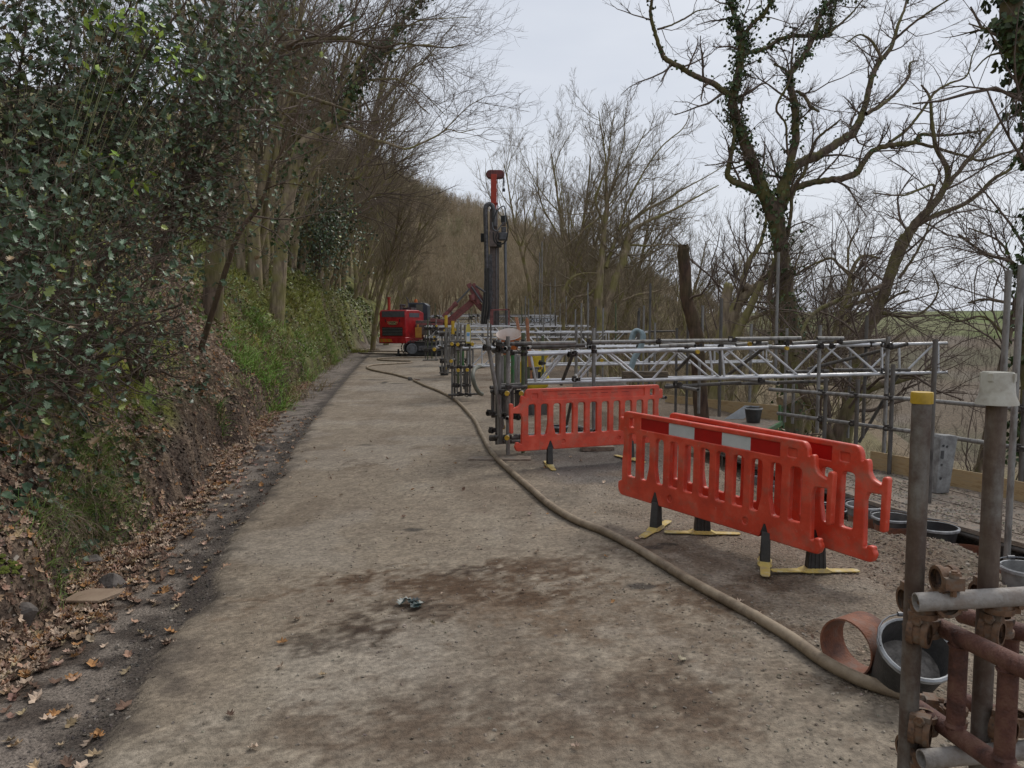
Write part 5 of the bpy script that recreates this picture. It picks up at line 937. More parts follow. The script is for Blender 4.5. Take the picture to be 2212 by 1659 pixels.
# loose grey hose hoop by the second scaffold, pale blue hoses over the beams
m = MB(); m.path(spline(np.array([Q8(1690, 1470, 16.1), Q8(1640, 1440, 16), Q8(1585, 1340, 15.9), Q8(1560, 1220, 15.9), Q8(1580, 1130, 16.2), Q8(1640, 1090, 17), Q8(1720, 1080, 17.5)])), .045, 10); tag(m.build('hose', M('grey_green_hose', (.15, .15, .12), (.10, .10, .08), rough=.6)), 'thick grey hose bent in a hoop at the foot of the second scaffold', 'hose')
for k in range(3):
    m = MB(); q = lambda u, v: P(1278.7 + (u + k * 14) * .2031, 604.8 + (v + k * 5) * .2031, 13.6 + k * .08); m.path(spline(np.array([q(405, 640), q(430, 560), q(470, 530), q(510, 545), q(530, 600), q(500, 720), q(440, 820), q(400, 950), q(420, 1010)])), .028, 8)
    tag(m.build('hose', M('pale_blue_hose', (.30, .38, .40), (.2, .26, .28), rough=.5) if k == 0 else bpy.data.materials['pale_blue_hose']), 'pale blue hose hung over a lattice beam beyond the low barrier', 'hose', 'pale blue hoses hung together over a beam')
# ================================================================ drilling rig
m_rp = M('red_paint', (.36, .012, .016), (.27, .012, .014), rough=.38, scale=3, c3=(.42, .03, .03)); m_rpd = M('dirty_red_paint', (.26, .085, .08), (.14, .055, .05), rough=.55, scale=6, bump=.2); m_rpb = M('orange_red_paint', (.40, .045, .02), (.30, .03, .018), rough=.5, scale=4)
m_dk = M('dark_steel', (.13, .125, .13), (.06, .056, .058), rough=.5, scale=6, metal=.4, bump=.2); m_dkb = M('grimy_mast', (.19, .15, .135), (.10, .078, .07), rough=.6, scale=5, metal=.3, bump=.3, bscale=30); m_rub = M('black_rubber', (.02, .02, .02), (.035, .033, .03), rough=.75, scale=8); m_mgrey = M('mid_grey_steel', (.16, .165, .175), (.10, .10, .105), rough=.45, scale=4, metal=.4)
m_glass = M('dark_glass', (.03, .035, .04), (.02, .022, .025), rough=.12, spec=.7)
m_winp = M('grey_louvre', (.10, .10, .115), (.075, .075, .085), rough=.4)
DR = 40.0
def RP(u, v, d=DR): return Q8(u, v, d)
def rig():
    base = G(850, 770); base[1] = DR; base[0] = P(850, 770, DR)[0]; base[2] = 0
    T = thing('drilling_rig', 'red crawler drilling rig with tall dark mast standing on the road', 'drilling rig', base)
    gz = 0.0; yaw = R(25); r = np.array([math.cos(yaw), -math.sin(yaw), 0]); f = np.array([math.sin(yaw), math.cos(yaw), 0]); up = np.array([0, 0, 1.])
    p0 = P(820, 730, 39.6); o = np.array([p0[0], 39.6, 0]); Wd = 1.57; Ln = 1.75
    zv = lambda v: EYE - (np.array([0, 0, EYE]) - RP(400, v, 39.4))[2]
    z_b, z_t = zv(765), zv(305); z_s = zv(690)
    # body as a chamfered prism across the width
    def L(x, y, z): return o + r * x + f * y + up * z
    m = MB(); prof = [(0, z_s), (0, z_t - .16), (.09, z_t), (Ln * .72, z_t), (Ln, z_t - .12), (Ln, z_s)]
    m.prism(prof, L(0, 0, 0), f, up, r, Wd); body = m.build('body', m_rp, T, bevel=.04)
    m = MB(); m.prism([(-.03, z_s + .03), (-.03, z_b), (.55, z_b - .02), (1.25, z_s - .12), (2.3, z_s - .12), (2.3, z_s + .03)], L(-.03, 0, 0), f, up, r, Wd + .06); m.build('counterweight', m_rp, T, bevel=.03)
    def rear(u0, u1, v0, v1, y, t, mat, name, par=body, **k):
        a = (u0 - 270) / 380 * Wd; b = (u1 - 270) / 380 * Wd; m = MB(); m.box(L((a + b) / 2, -y, (zv(v0) + zv(v1)) / 2), (b - a, t, zv(v0) - zv(v1)), np.array([r, f, up])); return m.build(name, mat, par, **k)
    rear(308, 636, 322, 404, .004, .02, m_winp, 'louvre'); g = rear(312, 608, 543, 662, .006, .02, m_rub, 'grille')
    for k in range(5): rear(318, 602, 558 + k * 21, 566 + k * 21, .022, .02, m_mgrey, 'slat', g)
    s = rear(417, 512, 462, 512, .008, .016, m_rub, 'sign')
    my = M('sign_yellow', (.55, .47, .22), (.5, .42, .2), rough=.5)
    for txt, v, sz in (('SAXTON', 478, .155), ('DRILLING', 499, .105)): text_mesh(txt, sz, my, 'lettering', s, L((464.5 - 270) / 380 * Wd, -.02, zv(v)), np.array([r, up, -f]), .003)
    for u in (360, 567): rear(u - 6, u + 6, 432, 474, .006, .015, m_rub, 'latch')
    hm = M('hazard_orange', (.60, .14, .02), (.5, .11, .02), rough=.4); hy = M('hazard_yellow', (.38, .22, .03), (.36, .2, .03), rough=.4)
    for k in range(7):
        a = (278 + k * 27 - 270) / 380 * Wd; w = .11; m = MB(); m.prism([(a, zv(747)), (a + w, zv(747)), (a + w - .07 + (k == 0) * .05, zv(703)), (a - .07 * (k > 0), zv(703))], L(0, -.062, 0), r, up, f, .02); m.build('hazard_stripe', hm if k % 2 == 0 else hy, body)
    m = MB(); p = L(.36, .35, z_t); m.path([p, p + up * .62], .075, 12); m.path([p + up * .6, p + up * .66], .09, 12); m.build('exhaust', m_rpb, T)
    # side panels
    def side(y0, y1, z0, z1, mat, name): m = MB(); m.box(L(Wd + .003, (y0 + y1) / 2, (z0 + z1) / 2), (.02, y1 - y0, z1 - z0), np.array([r, f, up])); return m.build(name, mat, body)
    side(.35, 1.3, zv(405), zv(345), m_winp, 'louvre')
    m = MB(); m.box(L(1.0, 1.3, z_t + .08), (.5, .5, .12), np.array([r, f, up])); m.path([L(.75, .9, z_t), L(.75, .9, z_t + .26)], .09, 10); m.path([L(.7, .9, z_t + .26), L(1.0, .9, z_t + .24)], .06, 8); m.build('air_intake', m_dk, T)
    # cab
    c0 = RP(665, 450, 42); c1 = RP(860, 205, 42); c2 = RP(985, 250, 42); m = MB(); w = c1[0] - c0[0]
    m.prism([(0, 0), (w * 1.35, 0), (w * 1.35, (c1 - c0)[2] * .86), (w * 1.15, (c1 - c0)[2]), (0.05, (c1 - c0)[2]), (0, (c1 - c0)[2] * .95)], c0, (1, .1, 0), (0, 0, 1), (0, 1, 0), 1.5); cab = m.build('cab', M('blue_black_paint', (.035, .045, .06), (.025, .03, .04), rough=.4), T, bevel=.04)
    m = MB(); a = RP(780, 330, 41.97); b = RP(868, 228, 41.97); m.box((a + b) / 2, (b[0] - a[0], .03, b[2] - a[2])); m.build('window', M('pale_window', (.16, .17, .14), (.08, .09, .07), rough=.15, spec=.7, scale=2), cab)
    m = MB(); a = RP(684, 300, 41.97); b = RP(765, 228, 41.97); m.box((a + b) / 2, (b[0] - a[0], .03, b[2] - a[2])); m.build('window', m_glass, cab)
    m = MB(); p = RP(773, 203, 42.6); m.lathe(p, [(.09, 0), (.09, .1), (.06, .19), (0, .2)], 12); m.build('beacon', M('orange_beacon', (.62, .16, .03), (.5, .12, .03), rough=.3), cab)
    m = MB(); m.path([RP(640, 130, 41), RP(668, 170, 41), RP(668, 300, 41)], .035, 6); m.build('mirror_arm', m_dk, cab)
    # tank, hoses on the side
    m = MB(); a = RP(762, 690, 39.0); b = RP(846, 545, 39.0); m.box((a + b) / 2 + [0, .12, 0], (b[0] - a[0], .24, b[2] - a[2])); m.path([RP(800, 545, 39.1), RP(800, 505, 39.1)], .06, 10); m.build('fuel_can', M('ochre_plastic', (.42, .20, .03), (.30, .13, .025), rough=.5, scale=5), T, bevel=.05)
    m = MB(); m.box((RP(845, 600, 40.2) + RP(1120, 500, 40.4)) / 2, (1.6, 1.0, .75)); m.build('engine_deck', m_dkb, T, bevel=.03)
    for k in range(7):
        m = MB(); a = RP(850 + 20 * k, 480 + 8 * k, 39.3); b = RP(1000 + 14 * k, 470 + 14 * k, 39.2); m.path(spline(np.array([a, (a + b) / 2 - [0, 0, .12 + .03 * k], b])), .022, 6); m.build('hose', m_rub, T)
    m = MB(); m.bar(RP(770, 500, 39.2), RP(1150, 500, 39.2), .1, .1); m.bar(RP(980, 440, 39.5), RP(1250, 470, 39.5), .5, .16); m.build('deck_frame', m_rpd, T)
    # tracks
    ya = R(78); tf = np.array([math.sin(ya), math.cos(ya), 0]); tr_ = np.array([math.cos(ya), -math.sin(ya), 0]); H = .77; Lt = 2.9
    for sgn, org0 in ((1, RP(612, 955, 38.9)), (-1, RP(612, 955, 38.9) - tr_ * 1.9)):
        o2 = org0.copy(); o2[2] = .022; ol = []
        for a in np.linspace(math.pi / 2, 3 * math.pi / 2, 11): ol.append((H / 2 + H / 2 * math.cos(a), H / 2 + H / 2 * math.sin(a)))
        ol.append((Lt - .4, 0)); 
        for a in np.linspace(-math.pi / 3, math.pi / 2, 7): ol.append((Lt - .35 + .3 * math.cos(a), .38 + .32 * math.sin(a)))
        pts = np.array(ol); pts = np.vstack([pts, pts[:1]]); m = MB(); m.prism([tuple(q) for q in (pts[:-1] - [Lt / 2, H / 2]) * [.93, .82] + [Lt / 2, H / 2]], o2 + tr_ * .03, tf, up, -tr_, .34); trk = m.build('track', m_rub, T)
        seg = np.linalg.norm(np.diff(pts, axis=0), axis=1); cum = np.concatenate([[0], np.cumsum(seg)]); n = 56; mm_ = MB()
        for k in range(n):
            s_ = cum[-1] * (k + .5) / n; i = np.searchsorted(cum, s_) - 1; t = (s_ - cum[i]) / seg[i]; q = pts[i] * (1 - t) + pts[i + 1] * t; dq = nrm(pts[i + 1] - pts[i]); nn2 = np.array([dq[1], -dq[0]])
            c = o2 + tf * q[0] + up * q[1] - tr_ * .14; X_ = tf * dq[0] + up * dq[1]; N_ = tf * nn2[0] + up * nn2[1]; mm_.box(c, (cum[-1] / n * .82, .42, .03), np.array([X_, tr_, N_])); mm_.box(c - N_ * (-.02), (.025, .42, .03), np.array([X_, tr_, N_]))
        mm_.build('track_shoe', m_dk, trk)
        for (x, rr) in ((H / 2, .27), (Lt - .38, .22)):
            m = MB(); m.lathe(o2 + tf * x + up * (H / 2) + tr_ * .03, [(rr, 0), (rr, .04), (rr * .8, .05), (rr * .75, .03), (rr * .4, .03), (rr * .38, .07), (0, .07)], 20, np.array([tf, up, tr_])); m.build('wheel', m_mgrey if x < 1 else m_dk, trk)
        m = MB(); m.box(o2 + tf * 1.45 + up * .4 + tr_ * .05, (1.5, .1, .26), np.array([tf, tr_, up])); m.lathe(o2 + tf * .95 + up * .38 + tr_ * .1, [(.09, 0), (.09, .04), (.05, .04), (.05, .0)], 14, np.array([tf, up, tr_])); m.build('track_frame', m_dk, trk, bevel=.02)
    m = MB(); uc = RP(612, 955, 38.9) + tf * 1.5 - tr_ * .95; uc[2] = .52; m.box(uc, (1.6, 1.7, .35), np.array([tf, tr_, up])); m.box(L(.75, .6, z_s - .16), (1.3, .8, .14), np.array([r, f, up])); m.build('undercarriage', m_rub, T)
    m = MB(); j = L(1.0, .2, 0); j[2] = .03; m.lathe(j, [(.14, 0), (.14, .04), (.06, .14), (.05, .35)], 12); m.build('jack', m_rub, T)
    # boom with hydraulic ram
    m = MB(); b_ = [RP(1150, 540, 39.6), RP(1205, 420, 39.6), RP(1470, 205, 39.6), RP(1520, 150, 39.6), RP(1585, 165, 39.6), RP(1560, 245, 39.6), RP(1330, 440, 39.6), RP(1270, 545, 39.6)]; n = len(b_); V = [*b_, *[q + [0, .34, 0] for q in b_]]
    m.add(V, [tuple(range(n)), tuple(range(n, 2 * n))[::-1]] + [(i, i + n, (i + 1) % n + n, (i + 1) % n) for i in range(n)]); m.build('boom', m_rpd, T, bevel=.02)
    m = MB(); m.path([RP(1150, 400, 39.3), RP(1320, 225, 39.3)], .1, 12); m.path([RP(1300, 245, 39.3), RP(1340, 205, 39.3)], .13, 12); rm = m.build('hydraulic_ram', m_rpd, T); m = MB(); m.path([RP(1320, 225, 39.3), RP(1520, 10, 39.3)], .045, 10); m.build('rod', m_mgrey, rm)
    m = MB(); m.bar(RP(1500, -60, 39.4), RP(1650, 210, 39.5), .2, .22); m.bar(RP(1565, -60, 39.6), RP(1700, 190, 39.7), .15, .15); m.path([RP(1545, 90, 39.3), RP(1560, 170, 39.3)], .16, 12); m.bar(RP(1560, 150, 39.5), RP(1700, 300, 39.7), .2, .24); m.build('knuckle', m_rpd, T)
    m = MB(); m.path([RP(1540, -20, 39.2), RP(1690, 200, 39.2)], .05, 8); m.path([RP(1600, -30, 39.2), RP(1730, 60, 39.3)], .05, 8); m.build('hydraulic_ram', m_dk, T)
    # mast
    K = lambda u, v, d=39.8: P(985 + u * .2397, 345.6 + v * .2397, d); pk = 39.8 / FPX * .2397
    def kb(u0, u1, v0, v1, d, dep, mat, name, par=T, bev=.02):
        a = K((u0 + u1) / 2, v1, d); b = K((u0 + u1) / 2, v0, d); m = MB(); m.box([(a[0] + b[0]) / 2, d + dep / 2, (a[2] + b[2]) / 2], ((u1 - u0) * pk, dep, b[2] - a[2])); return m.build(name, mat, par, bevel=bev)
    mast = kb(305, 375, 440, 1560, 39.8, .5, m_dkb, 'mast'); kb(358, 366, 780, 1520, 39.74, .06, m_mgrey, 'rail', mast); kb(372, 388, 780, 1500, 39.9, .2, m_tubed, 'rail', mast)
    for v in (990, 1180, 1240, 1330): kb(300 + (v % 7) * 2, 335, v, v + 35, 39.7, .1, m_dk, 'bracket', mast)
    m = MB(); a = K(340, 450, 39.9); b = K(341, 130, 39.9); m.bar(a, b, 52 * pk, .28, up=(0, 1, 0)); ext = m.build('mast_extension', m_rpb, T, bevel=.02); kb(370, 376, 160, 452, 39.95, .2, m_rpd, 'flange', ext, .005); kb(322, 378, 385, 392, 39.7, .4, m_rpb, 'flange', ext, .005)
    m = MB(); c = K(354, 125, 39.8); hw, hh = 82 * pk, 36 * pk; ol = [(hw - hh + hh * math.cos(a), hh * math.sin(a)) for a in np.linspace(-math.pi / 2, math.pi / 2, 9)] + [(-(hw - hh) + hh * math.cos(a), hh * math.sin(a)) for a in np.linspace(math.pi / 2, 1.5 * math.pi, 9)]
    m.prism(ol, c, (1, 0, 0), (0, 0, 1), (0, 1, 0), .4); hd = m.build('sheave_box', M('brown_red_paint', (.16, .035, .03), (.09, .03, .028), rough=.5, scale=3), T, bevel=.03); 
    for u in (318, 366, 425): kb(u, u + 5, 88, 162, 39.77, .03, m_rpd, 'rib', hd, .003)
    m = MB()
    for k in range(6): p = K(431, 165 + k * 13, 39.7); m.lathe(p, [(.022, -.05), (.04, -.03), (.04, .03), (.022, .05)], 6)
    m.path([K(431, 245, 39.7), K(424, 262, 39.7), K(424, 270, 39.7)], .02, 6); m.path([K(431, 245, 39.7), K(438, 262, 39.7), K(438, 270, 39.7)], .02, 6); m.build('chain', m_dk, hd); kb(419, 443, 258, 283, 39.65, .12, m_rub, 'hook_block', hd)
    m = MB(); m.path([K(272, 160, 39.8), K(268, 400, 39.8)], .008, 4); m.build('wire_rope', m_mgrey, hd)
    # hose carrier loop and bundle
    m = MB(); m.path(spline(np.array([K(277, 985, 39.6), K(272, 700, 39.6), K(266, 450, 39.6), K(285, 405, 39.6), K(310, 400, 39.6), K(335, 430, 39.6), K(345, 520, 39.6), K(350, 600, 39.6)])), .115, 8); m.build('hose_carrier', m_dk, T)
    for k in range(9):
        m = MB(); u = 258 + 5 * k; m.path(spline(np.array([K(u, 975, 39.5), K(u - 2, 1150, 39.45), K(u - 22 + k * 3, 1330, 39.4), K(225 + k * 6, 1480, 39.4)])), .032, 6); m.build('hose', m_rub if k % 3 else m_tubed, T)
    for k in range(4):
        m = MB(); u = 300 + 7 * k; m.path(spline(np.array([K(u, 850, 39.55), K(u + 3, 1100, 39.5), K(u - 4, 1300, 39.5), K(u - 30, 1470, 39.4)])), .026, 6); m.build('hose', m_dk, T)
    kb(222, 262, 660, 735, 39.9, .35, m_rub, 'winch'); kb(300, 385, 640, 780, 39.5, .3, m_dkb, 'carriage')
    hd2 = kb(385, 465, 650, 722, 39.4, .5, M('drill_head_paint', (.10, .10, .11), (.06, .06, .065), rough=.45), 'drill_head', bev=.06)
    kb(405, 452, 500, 560, 39.5, .3, m_rub, 'motor', hd2); kb(412, 450, 560, 590, 39.5, .25, m_dkb, 'motor', hd2); kb(408, 452, 600, 650, 39.5, .25, m_dk, 'motor', hd2); kb(365, 410, 735, 785, 39.5, .3, m_rub, 'clamp', hd2)
    for pts in ([(350, 520), (380, 450), (430, 415), (445, 470), (445, 560)], [(330, 560), (360, 480), (375, 450)], [(335, 650), (345, 730), (390, 765), (440, 740), (462, 690), (468, 600), (450, 500)], [(430, 560), (400, 600), (370, 640), (335, 620), (325, 560)], [(375, 650), (360, 700), (372, 740)]):
        m = MB(); m.path(spline(np.array([K(u, v, 39.25) for u, v in pts])), .034, 7); m.build('hose', m_mgrey if pts[0][0] in (350, 430) else m_rub, hd2)
    m = MB(); m.path([K(443, 730, 39.55), K(445, 920, 39.55)], .075, 12); m.path([K(445, 920, 39.55), K(454, 1400, 39.55), K(456, 1540, 39.55)], .068, 12); m.build('drill_rod', m_mgrey, T)
    # cage
    m = MB()
    for (a, b) in (((315, 1355), (315, 1560)), ((477, 1345), (477, 1560)), ((310, 1352), (482, 1347)), ((330, 1356), (330, 1560))): m.bar(K(*a, 39.1), K(*b, 39.1), .07, .07, up=(0, 1, 0))
    cg = m.build('guard_frame', m_rpd, T); m = MB()
    for k in range(15): m.path([K(335 + k * 9.3, 1360, 39.12), K(335 + k * 9.3, 1500, 39.12)], .006, 4)
    for k in range(15): m.path([K(335, 1362 + k * 10, 39.12), K(470, 1360 + k * 10, 39.12)], .006, 4)
    m.build('mesh', m_dk, cg)
rig()
# white board with black lettering behind the fifth scaffold
c = P(1172, 694, 44.5); T = thing('banner', 'white board with bold black lettering seen through the farthest lattice beam', 'banner', c - [0, 0, .3]); m = MB(); m.box(c, (1.35, .04, .48)); m.build('board', M('white_board', (.62, .65, .70), (.55, .58, .62), rough=.5), T); text_mesh('AFCW', .52, m_rub, 'lettering', T, c + [0, -.03, 0], np.array([[1., 0, 0], [0, 0, 1], [0, -1, 0]]), .004)
# ================================================================ buckets, casings and small things
def bucket(label, c, r=.18, h=.24, tilt=None, mat=m_blackp, rim=m_rimp, handle=True, group=None, fill=None, r2=.74):
    T = thing('bucket', label, 'bucket', c, group=group); m = MB(); ax = np.eye(3) if tilt is None else tilt; c = np.asarray(c, float)
    m.lathe(c, [(r * r2 * .96, 0), (r * r2, .004), (r * .96, h * .93), (r * .955, h), (r * .93, h), (r * .93, h * .93), (r * r2 * .93, .012), (0, .012)], 28, ax); m.build('body', mat, T, smooth=40)
    m = MB(); m.lathe(c + ax[2] * (h - .012), [(r * .95, -.012), (r * 1.03, -.010), (r * 1.04, .008), (r * .98, .014), (r * .94, .012), (r * .93, -.01), (r * .95, -.012)], 28, ax, False); m.build('rim', rim, T, smooth=40)
    if handle:
        a = np.linspace(0, math.pi, 12); m = MB(); q = np.array([c + ax[2] * (h - .005 + .02) + ax[0] * r * 1.05 * math.cos(t) + ax[1] * r * 1.08 * math.sin(t) for t in a]); m.path(q, .004, 6); m.path(q[5:7], .011, 8); m.build('handle', m_mgrey, T)
    if fill: m = MB(); m.lathe(c + ax[2] * h * .55, [(r * .86, 0), (r * .4, .012), (0, .018)], 20, ax); m.build('contents', fill, T)
    return T
m_mortar = M('dried_mortar', (.20, .18, .16), (.09, .08, .07), rough=.95, scale=20, bump=1.0, bscale=30)
ax = np.array([nrm([.1, 1, -.02])] * 3); z = nrm([-.2, -.30, .93]); z = nrm([.02, -.52, .85]); x = nrm(np.cross([0, 1, 0.2], z)); y = np.cross(z, x); b = G(1958, 1512); b[2] = .03
bucket('scuffed black bucket tipped towards the camera beside the rusty pipe ring', b + [0, .08, .0], r=.155, h=.27, tilt=np.array([x, y, z]), fill=m_mortar, mat=M('scuffed_black', (.035, .034, .034), (.075, .07, .066), rough=.55, scale=5, bump=.3))
bucket('pale grey bucket on the pile line, just right of the barriers', [*P(1868, 1088, 7.55)[:2], P(1868, 1090, 7.55)[2] - .24], r=.175, mat=m_greyp)
bucket('black bucket with grey rim on the pile line, just left of the yellow-capped upright', [*P(1928, 1118, 7.05)[:2], P(1928, 1118, 7.05)[2] - .23], r=.178, mat=M('stained_black', (.05, .05, .05), (.12, .115, .105), rough=.6, scale=5))
bucket('black bucket half hidden behind the yellow-capped upright', [*P(2020, 1148, 6.6)[:2], P(2020, 1146, 6.6)[2] - .2], r=.185)
bucket('dark bucket low on the pile line behind the gap between the two barriers', [*P(1795, 1102, 7.9)[:2], P(1795, 1106, 7.9)[2] - .2], r=.16)
bucket('black bucket standing on the far boarded platform', [*G(1627, 912, -.115)[:2], -.115], r=.158, h=.26); bucket('light grey bucket cut off by the right edge of the photo', [*P(2218, 1250, 4.7)[:2], P(2218, 1225, 4.7)[2] - .24], r=.15, mat=m_greyp)
bucket('small black bucket at the foot of the third scaffold', [*G(960, 812)[:2], .02], r=.17, h=.3, handle=False); bucket('black bucket on the ground behind the bars of the farther barrier', [*G(1208, 948)[:2], .02], r=.13, h=.17, handle=False)
for (x, y, d, lb) in ((1745, 1075, 8.3, 'grey pail on the pile line right of the middle of the striped barrier'), (1683, 1052, 9.0, 'grey pail on the pile line behind the middle of the striped barrier'), (1640, 1030, 9.7, 'grey pail on the pile line behind the white reflective panels')):
    p = P(x, y, d); bucket(lb, [p[0], p[1], p[2] - .2], r=.155, mat=m_greyp, handle=False)
def casing(label, c, r=.17, h=.35, ax=None, wall=.008):
    T = thing('steel_casing', label, 'pipe', c); m = MB(); m.lathe(c, [(r - wall, 0), (r, 0), (r, h), (r - wall, h), (r - wall, 0)], 40, ax, False); m.build('shell', M('rusty_steel', (.22, .085, .045), (.12, .055, .038), rough=.75, scale=8, bump=.25, bscale=90, c3=(.20, .12, .09)) if 'rusty_steel' not in bpy.data.materials else bpy.data.materials['rusty_steel'], T, smooth=40); return T
# pipe ring lying on its side
f = nrm([.84, .54, 0]); rr = .135; c = G(1826, 1400, rr + .012); casing('short rusty steel pipe ring lying on its side between the hose and the tipped bucket', c, rr, .17, np.array([nrm(np.cross([0, 0, 1], f)), [0, 0, 1.], f]) @ np.eye(3))
casing('rusty steel pile casing sticking out of the gravel between the two right uprights', [*P(2098, 1190, 6.4)[:2], -.62], .17, P(2098, 1187, 6.4)[2] + .62)
for (x, y, d, lb) in ((1927, 1140, 7.0, 'rust red pile casing under the black bucket with grey rim'), (1868, 1120, 7.5, 'rust red pile casing under the pale grey bucket'), (2140, 1240, 5.6, 'rusty pile casing beside the off-white tub upright'), (1795, 1120, 7.9, 'rusty pile casing under the dark low bucket')):
    p = P(x, y, d); casing(lb, [p[0], p[1], -.8], .15, p[2] + .83)
# reinforcing bars with yellow mushroom caps
m_bar = M('rebar', (.13, .10, .075), (.08, .06, .045), rough=.8, scale=20)
for (x, yt, yb, d, cp, lb) in ((1901 * 0 + 1505 + 0, 0, 0, 0, 0, ''), (1735, 1102 - 165 + 15, 1040, 8.6, 0, 'bare steel bar standing in a pail behind the striped barrier'), (1772, 1030, 1090, 7.9, 1, 'steel bar with yellow mushroom cap right of the middle of the striped barrier'), (1737 - 1, 1102, 1165, 7.2, 0, ''), (1737, 1103, 1150, 7.2, 0, ''), (1733, 1123, 1180, 7.0, 0, ''), (1852, 1157 - 80, 1120, 7.3, 0, ''), (1719, 1031, 1090, 8.2, 0, 'bare steel bar left of the single yellow mushroom cap'), (1848, 1120, 1160, 6.9, 0, '')):
    if not lb: continue
    T = thing('steel_bar', lb, 'steel bar', P(x, yb, d)); m = MB(); a = P(x, yt, d); b = P(x, yb + 8, d); b[0] = a[0]; m.path([b, a], .008, 6); m.build('bar', m_bar, T)
    if cp: m = MB(); m.lathe(a, [(.012, -.03), (.012, 0), (.026, .004), (.022, .014), (0, .018)], 12); m.build('cap', m_yel, T)
for k, (x, yt, yb, d) in enumerate(((1600, 974, 1035, 9.6), (1612, 974, 1035, 9.6))):
    T = thing('steel_bar', ['left', 'right'][k] + ' one of the pair of yellow-capped steel bars under the white reflective panel', 'steel bar', P(x - 80 + 80 * 0 + 0, yb, d)); m = MB(); x -= 0; xx = 1737 - 132 + k * 12; a = P(xx, yt, d); b = P(xx, yb, d); b[0] = a[0]; m.path([b, a], .008, 6); m.build('bar', m_bar, T); m = MB(); m.lathe(a, [(.012, -.03), (.012, 0), (.03, .004), (.026, .016), (0, .02)], 12); m.build('cap', m_yel, T)
gb_ = 'bare steel bars along the pile line'
for (x, yt, yb, d) in ((1560, 985, 1030, 10.3), (1583, 960, 1030, 10.2), (1640, 985, 1040, 9.6), (1650, 990, 1045, 9.5), (1693, 1000, 1060, 9.0), (1700, 1010, 1060, 8.9), (1757, 1035, 1085, 8.2), (1765, 1040, 1085, 8.2)):
    m = MB(); a = P(x, yt, d); b = P(x, yb, d); b[0] = a[0]; m.path([b, a], .008, 6); tag(m.build('steel_bar', m_bar), 'bare steel reinforcing bar standing among the pails behind the striped barrier', 'steel bar', gb_)
gc = 'copper coloured rods leaning on the beams'
for k in range(9):
    u = 735 + k * 6 if k < 5 else 850 + (k - 5) * 8; Lq = lambda u, v, d: P(967.7 + u * .1979, 673.9 + v * .1979, d); m = MB(); m.path([Lq(u + 45, 300 if k < 5 else 760, 13.5), Lq(u, 60 + 8 * (k % 3), 13.7)], .012, 6); tag(m.build('rod', M('copper_rod', (.36, .16, .08), (.25, .11, .06), rough=.5, metal=.3) if k == 0 else bpy.data.materials['copper_rod']), 'thin copper coloured rod leaning among others behind the orange tub', 'rod', gc)
# yellow bag, orange tub
def bag():
    c = P(1153, 797, 14.0); T = thing('bag', 'bright yellow rubble sack slumped behind the first lattice beam', 'bag', [c[0], c[1], 0]); m = MB(); n = 18; V = []; rows = 12
    h = P(1150, 768, 14)[2] + .0; w = .24; prof = [.7, 1.0, 1.08, 1.1, 1.06, 1.0, .96, .92, .9, .92, .98, 1.02]
    for j in range(rows):
        for i in range(n):
            a = i / n * 2 * math.pi; q = prof[j] * (1 + .12 * math.sin(3 * a + j * .7) + .07 * math.sin(7 * a - j)); V.append([c[0] + w * q * math.cos(a), c[1] + .22 * q * math.sin(a), .45 + (h - .4) * j / (rows - 1) + (.05 * math.sin(2 * a) if j > 9 else 0)])
    m.add(V, [(j * n + i, j * n + (i + 1) % n, (j + 1) * n + (i + 1) % n, (j + 1) * n + i) for j in range(rows - 1) for i in range(n)]); m.build('sack', M('yellow_sack', (.62, .46, .03), (.50, .36, .02), rough=.5, scale=4, bump=.8, bscale=9), T, smooth=60)
    m = MB(); m.box([c[0], c[1] - .25, (h + .3) / 2 + .05], (.24, .02, .12)); m.build('print', m_rub, T)
    m = MB(); m.box([c[0], c[1], .22], (.5, .45, .44)); m.build('crate', m_tubed, thing('crate', 'dark crate under the yellow sack', 'crate', [c[0], c[1], 0]))
bag()
def tub():
    c = P(1099, 722, 11.8); T = thing('wheelbarrow', 'orange tub tipped up so its pale inside faces the camera, above the first scaffold tower', 'tub', c - [0, 0, .4]); z_ = nrm([-.05, -.42, .9]); x_ = nrm(np.cross([0, 1, 0], z_)); y_ = np.cross(z_, x_); ax_ = np.array([x_, y_, z_])
    Rm = 27 / FPX * 11.8; m = MB(); m.lathe(c - z_ * .33, [(Rm * .5, 0), (Rm * .56, .01), (Rm * .95, .30), (Rm, .33)], 24, ax_, False); m.build('shell', M('orange_plastic', (.55, .15, .03), (.42, .11, .03), rough=.5, scale=4, c3=(.5, .2, .08)), T, smooth=40)
    m = MB(); m.lathe(c - z_ * .328, [(0, .02), (Rm * .53, .02), (Rm * .92, .298), (Rm * 1.02, .336), (Rm * 1.04, .32)], 24, ax_, False); m.build('lining', M('chalky_orange', (.52, .40, .33), (.62, .56, .52), rough=.8, scale=3), T, smooth=40)
tub()
bpy.data.objects[[o.name for o in bpy.data.objects if o.name.startswith('wheelbarrow')][0]].name = 'orange_tub'
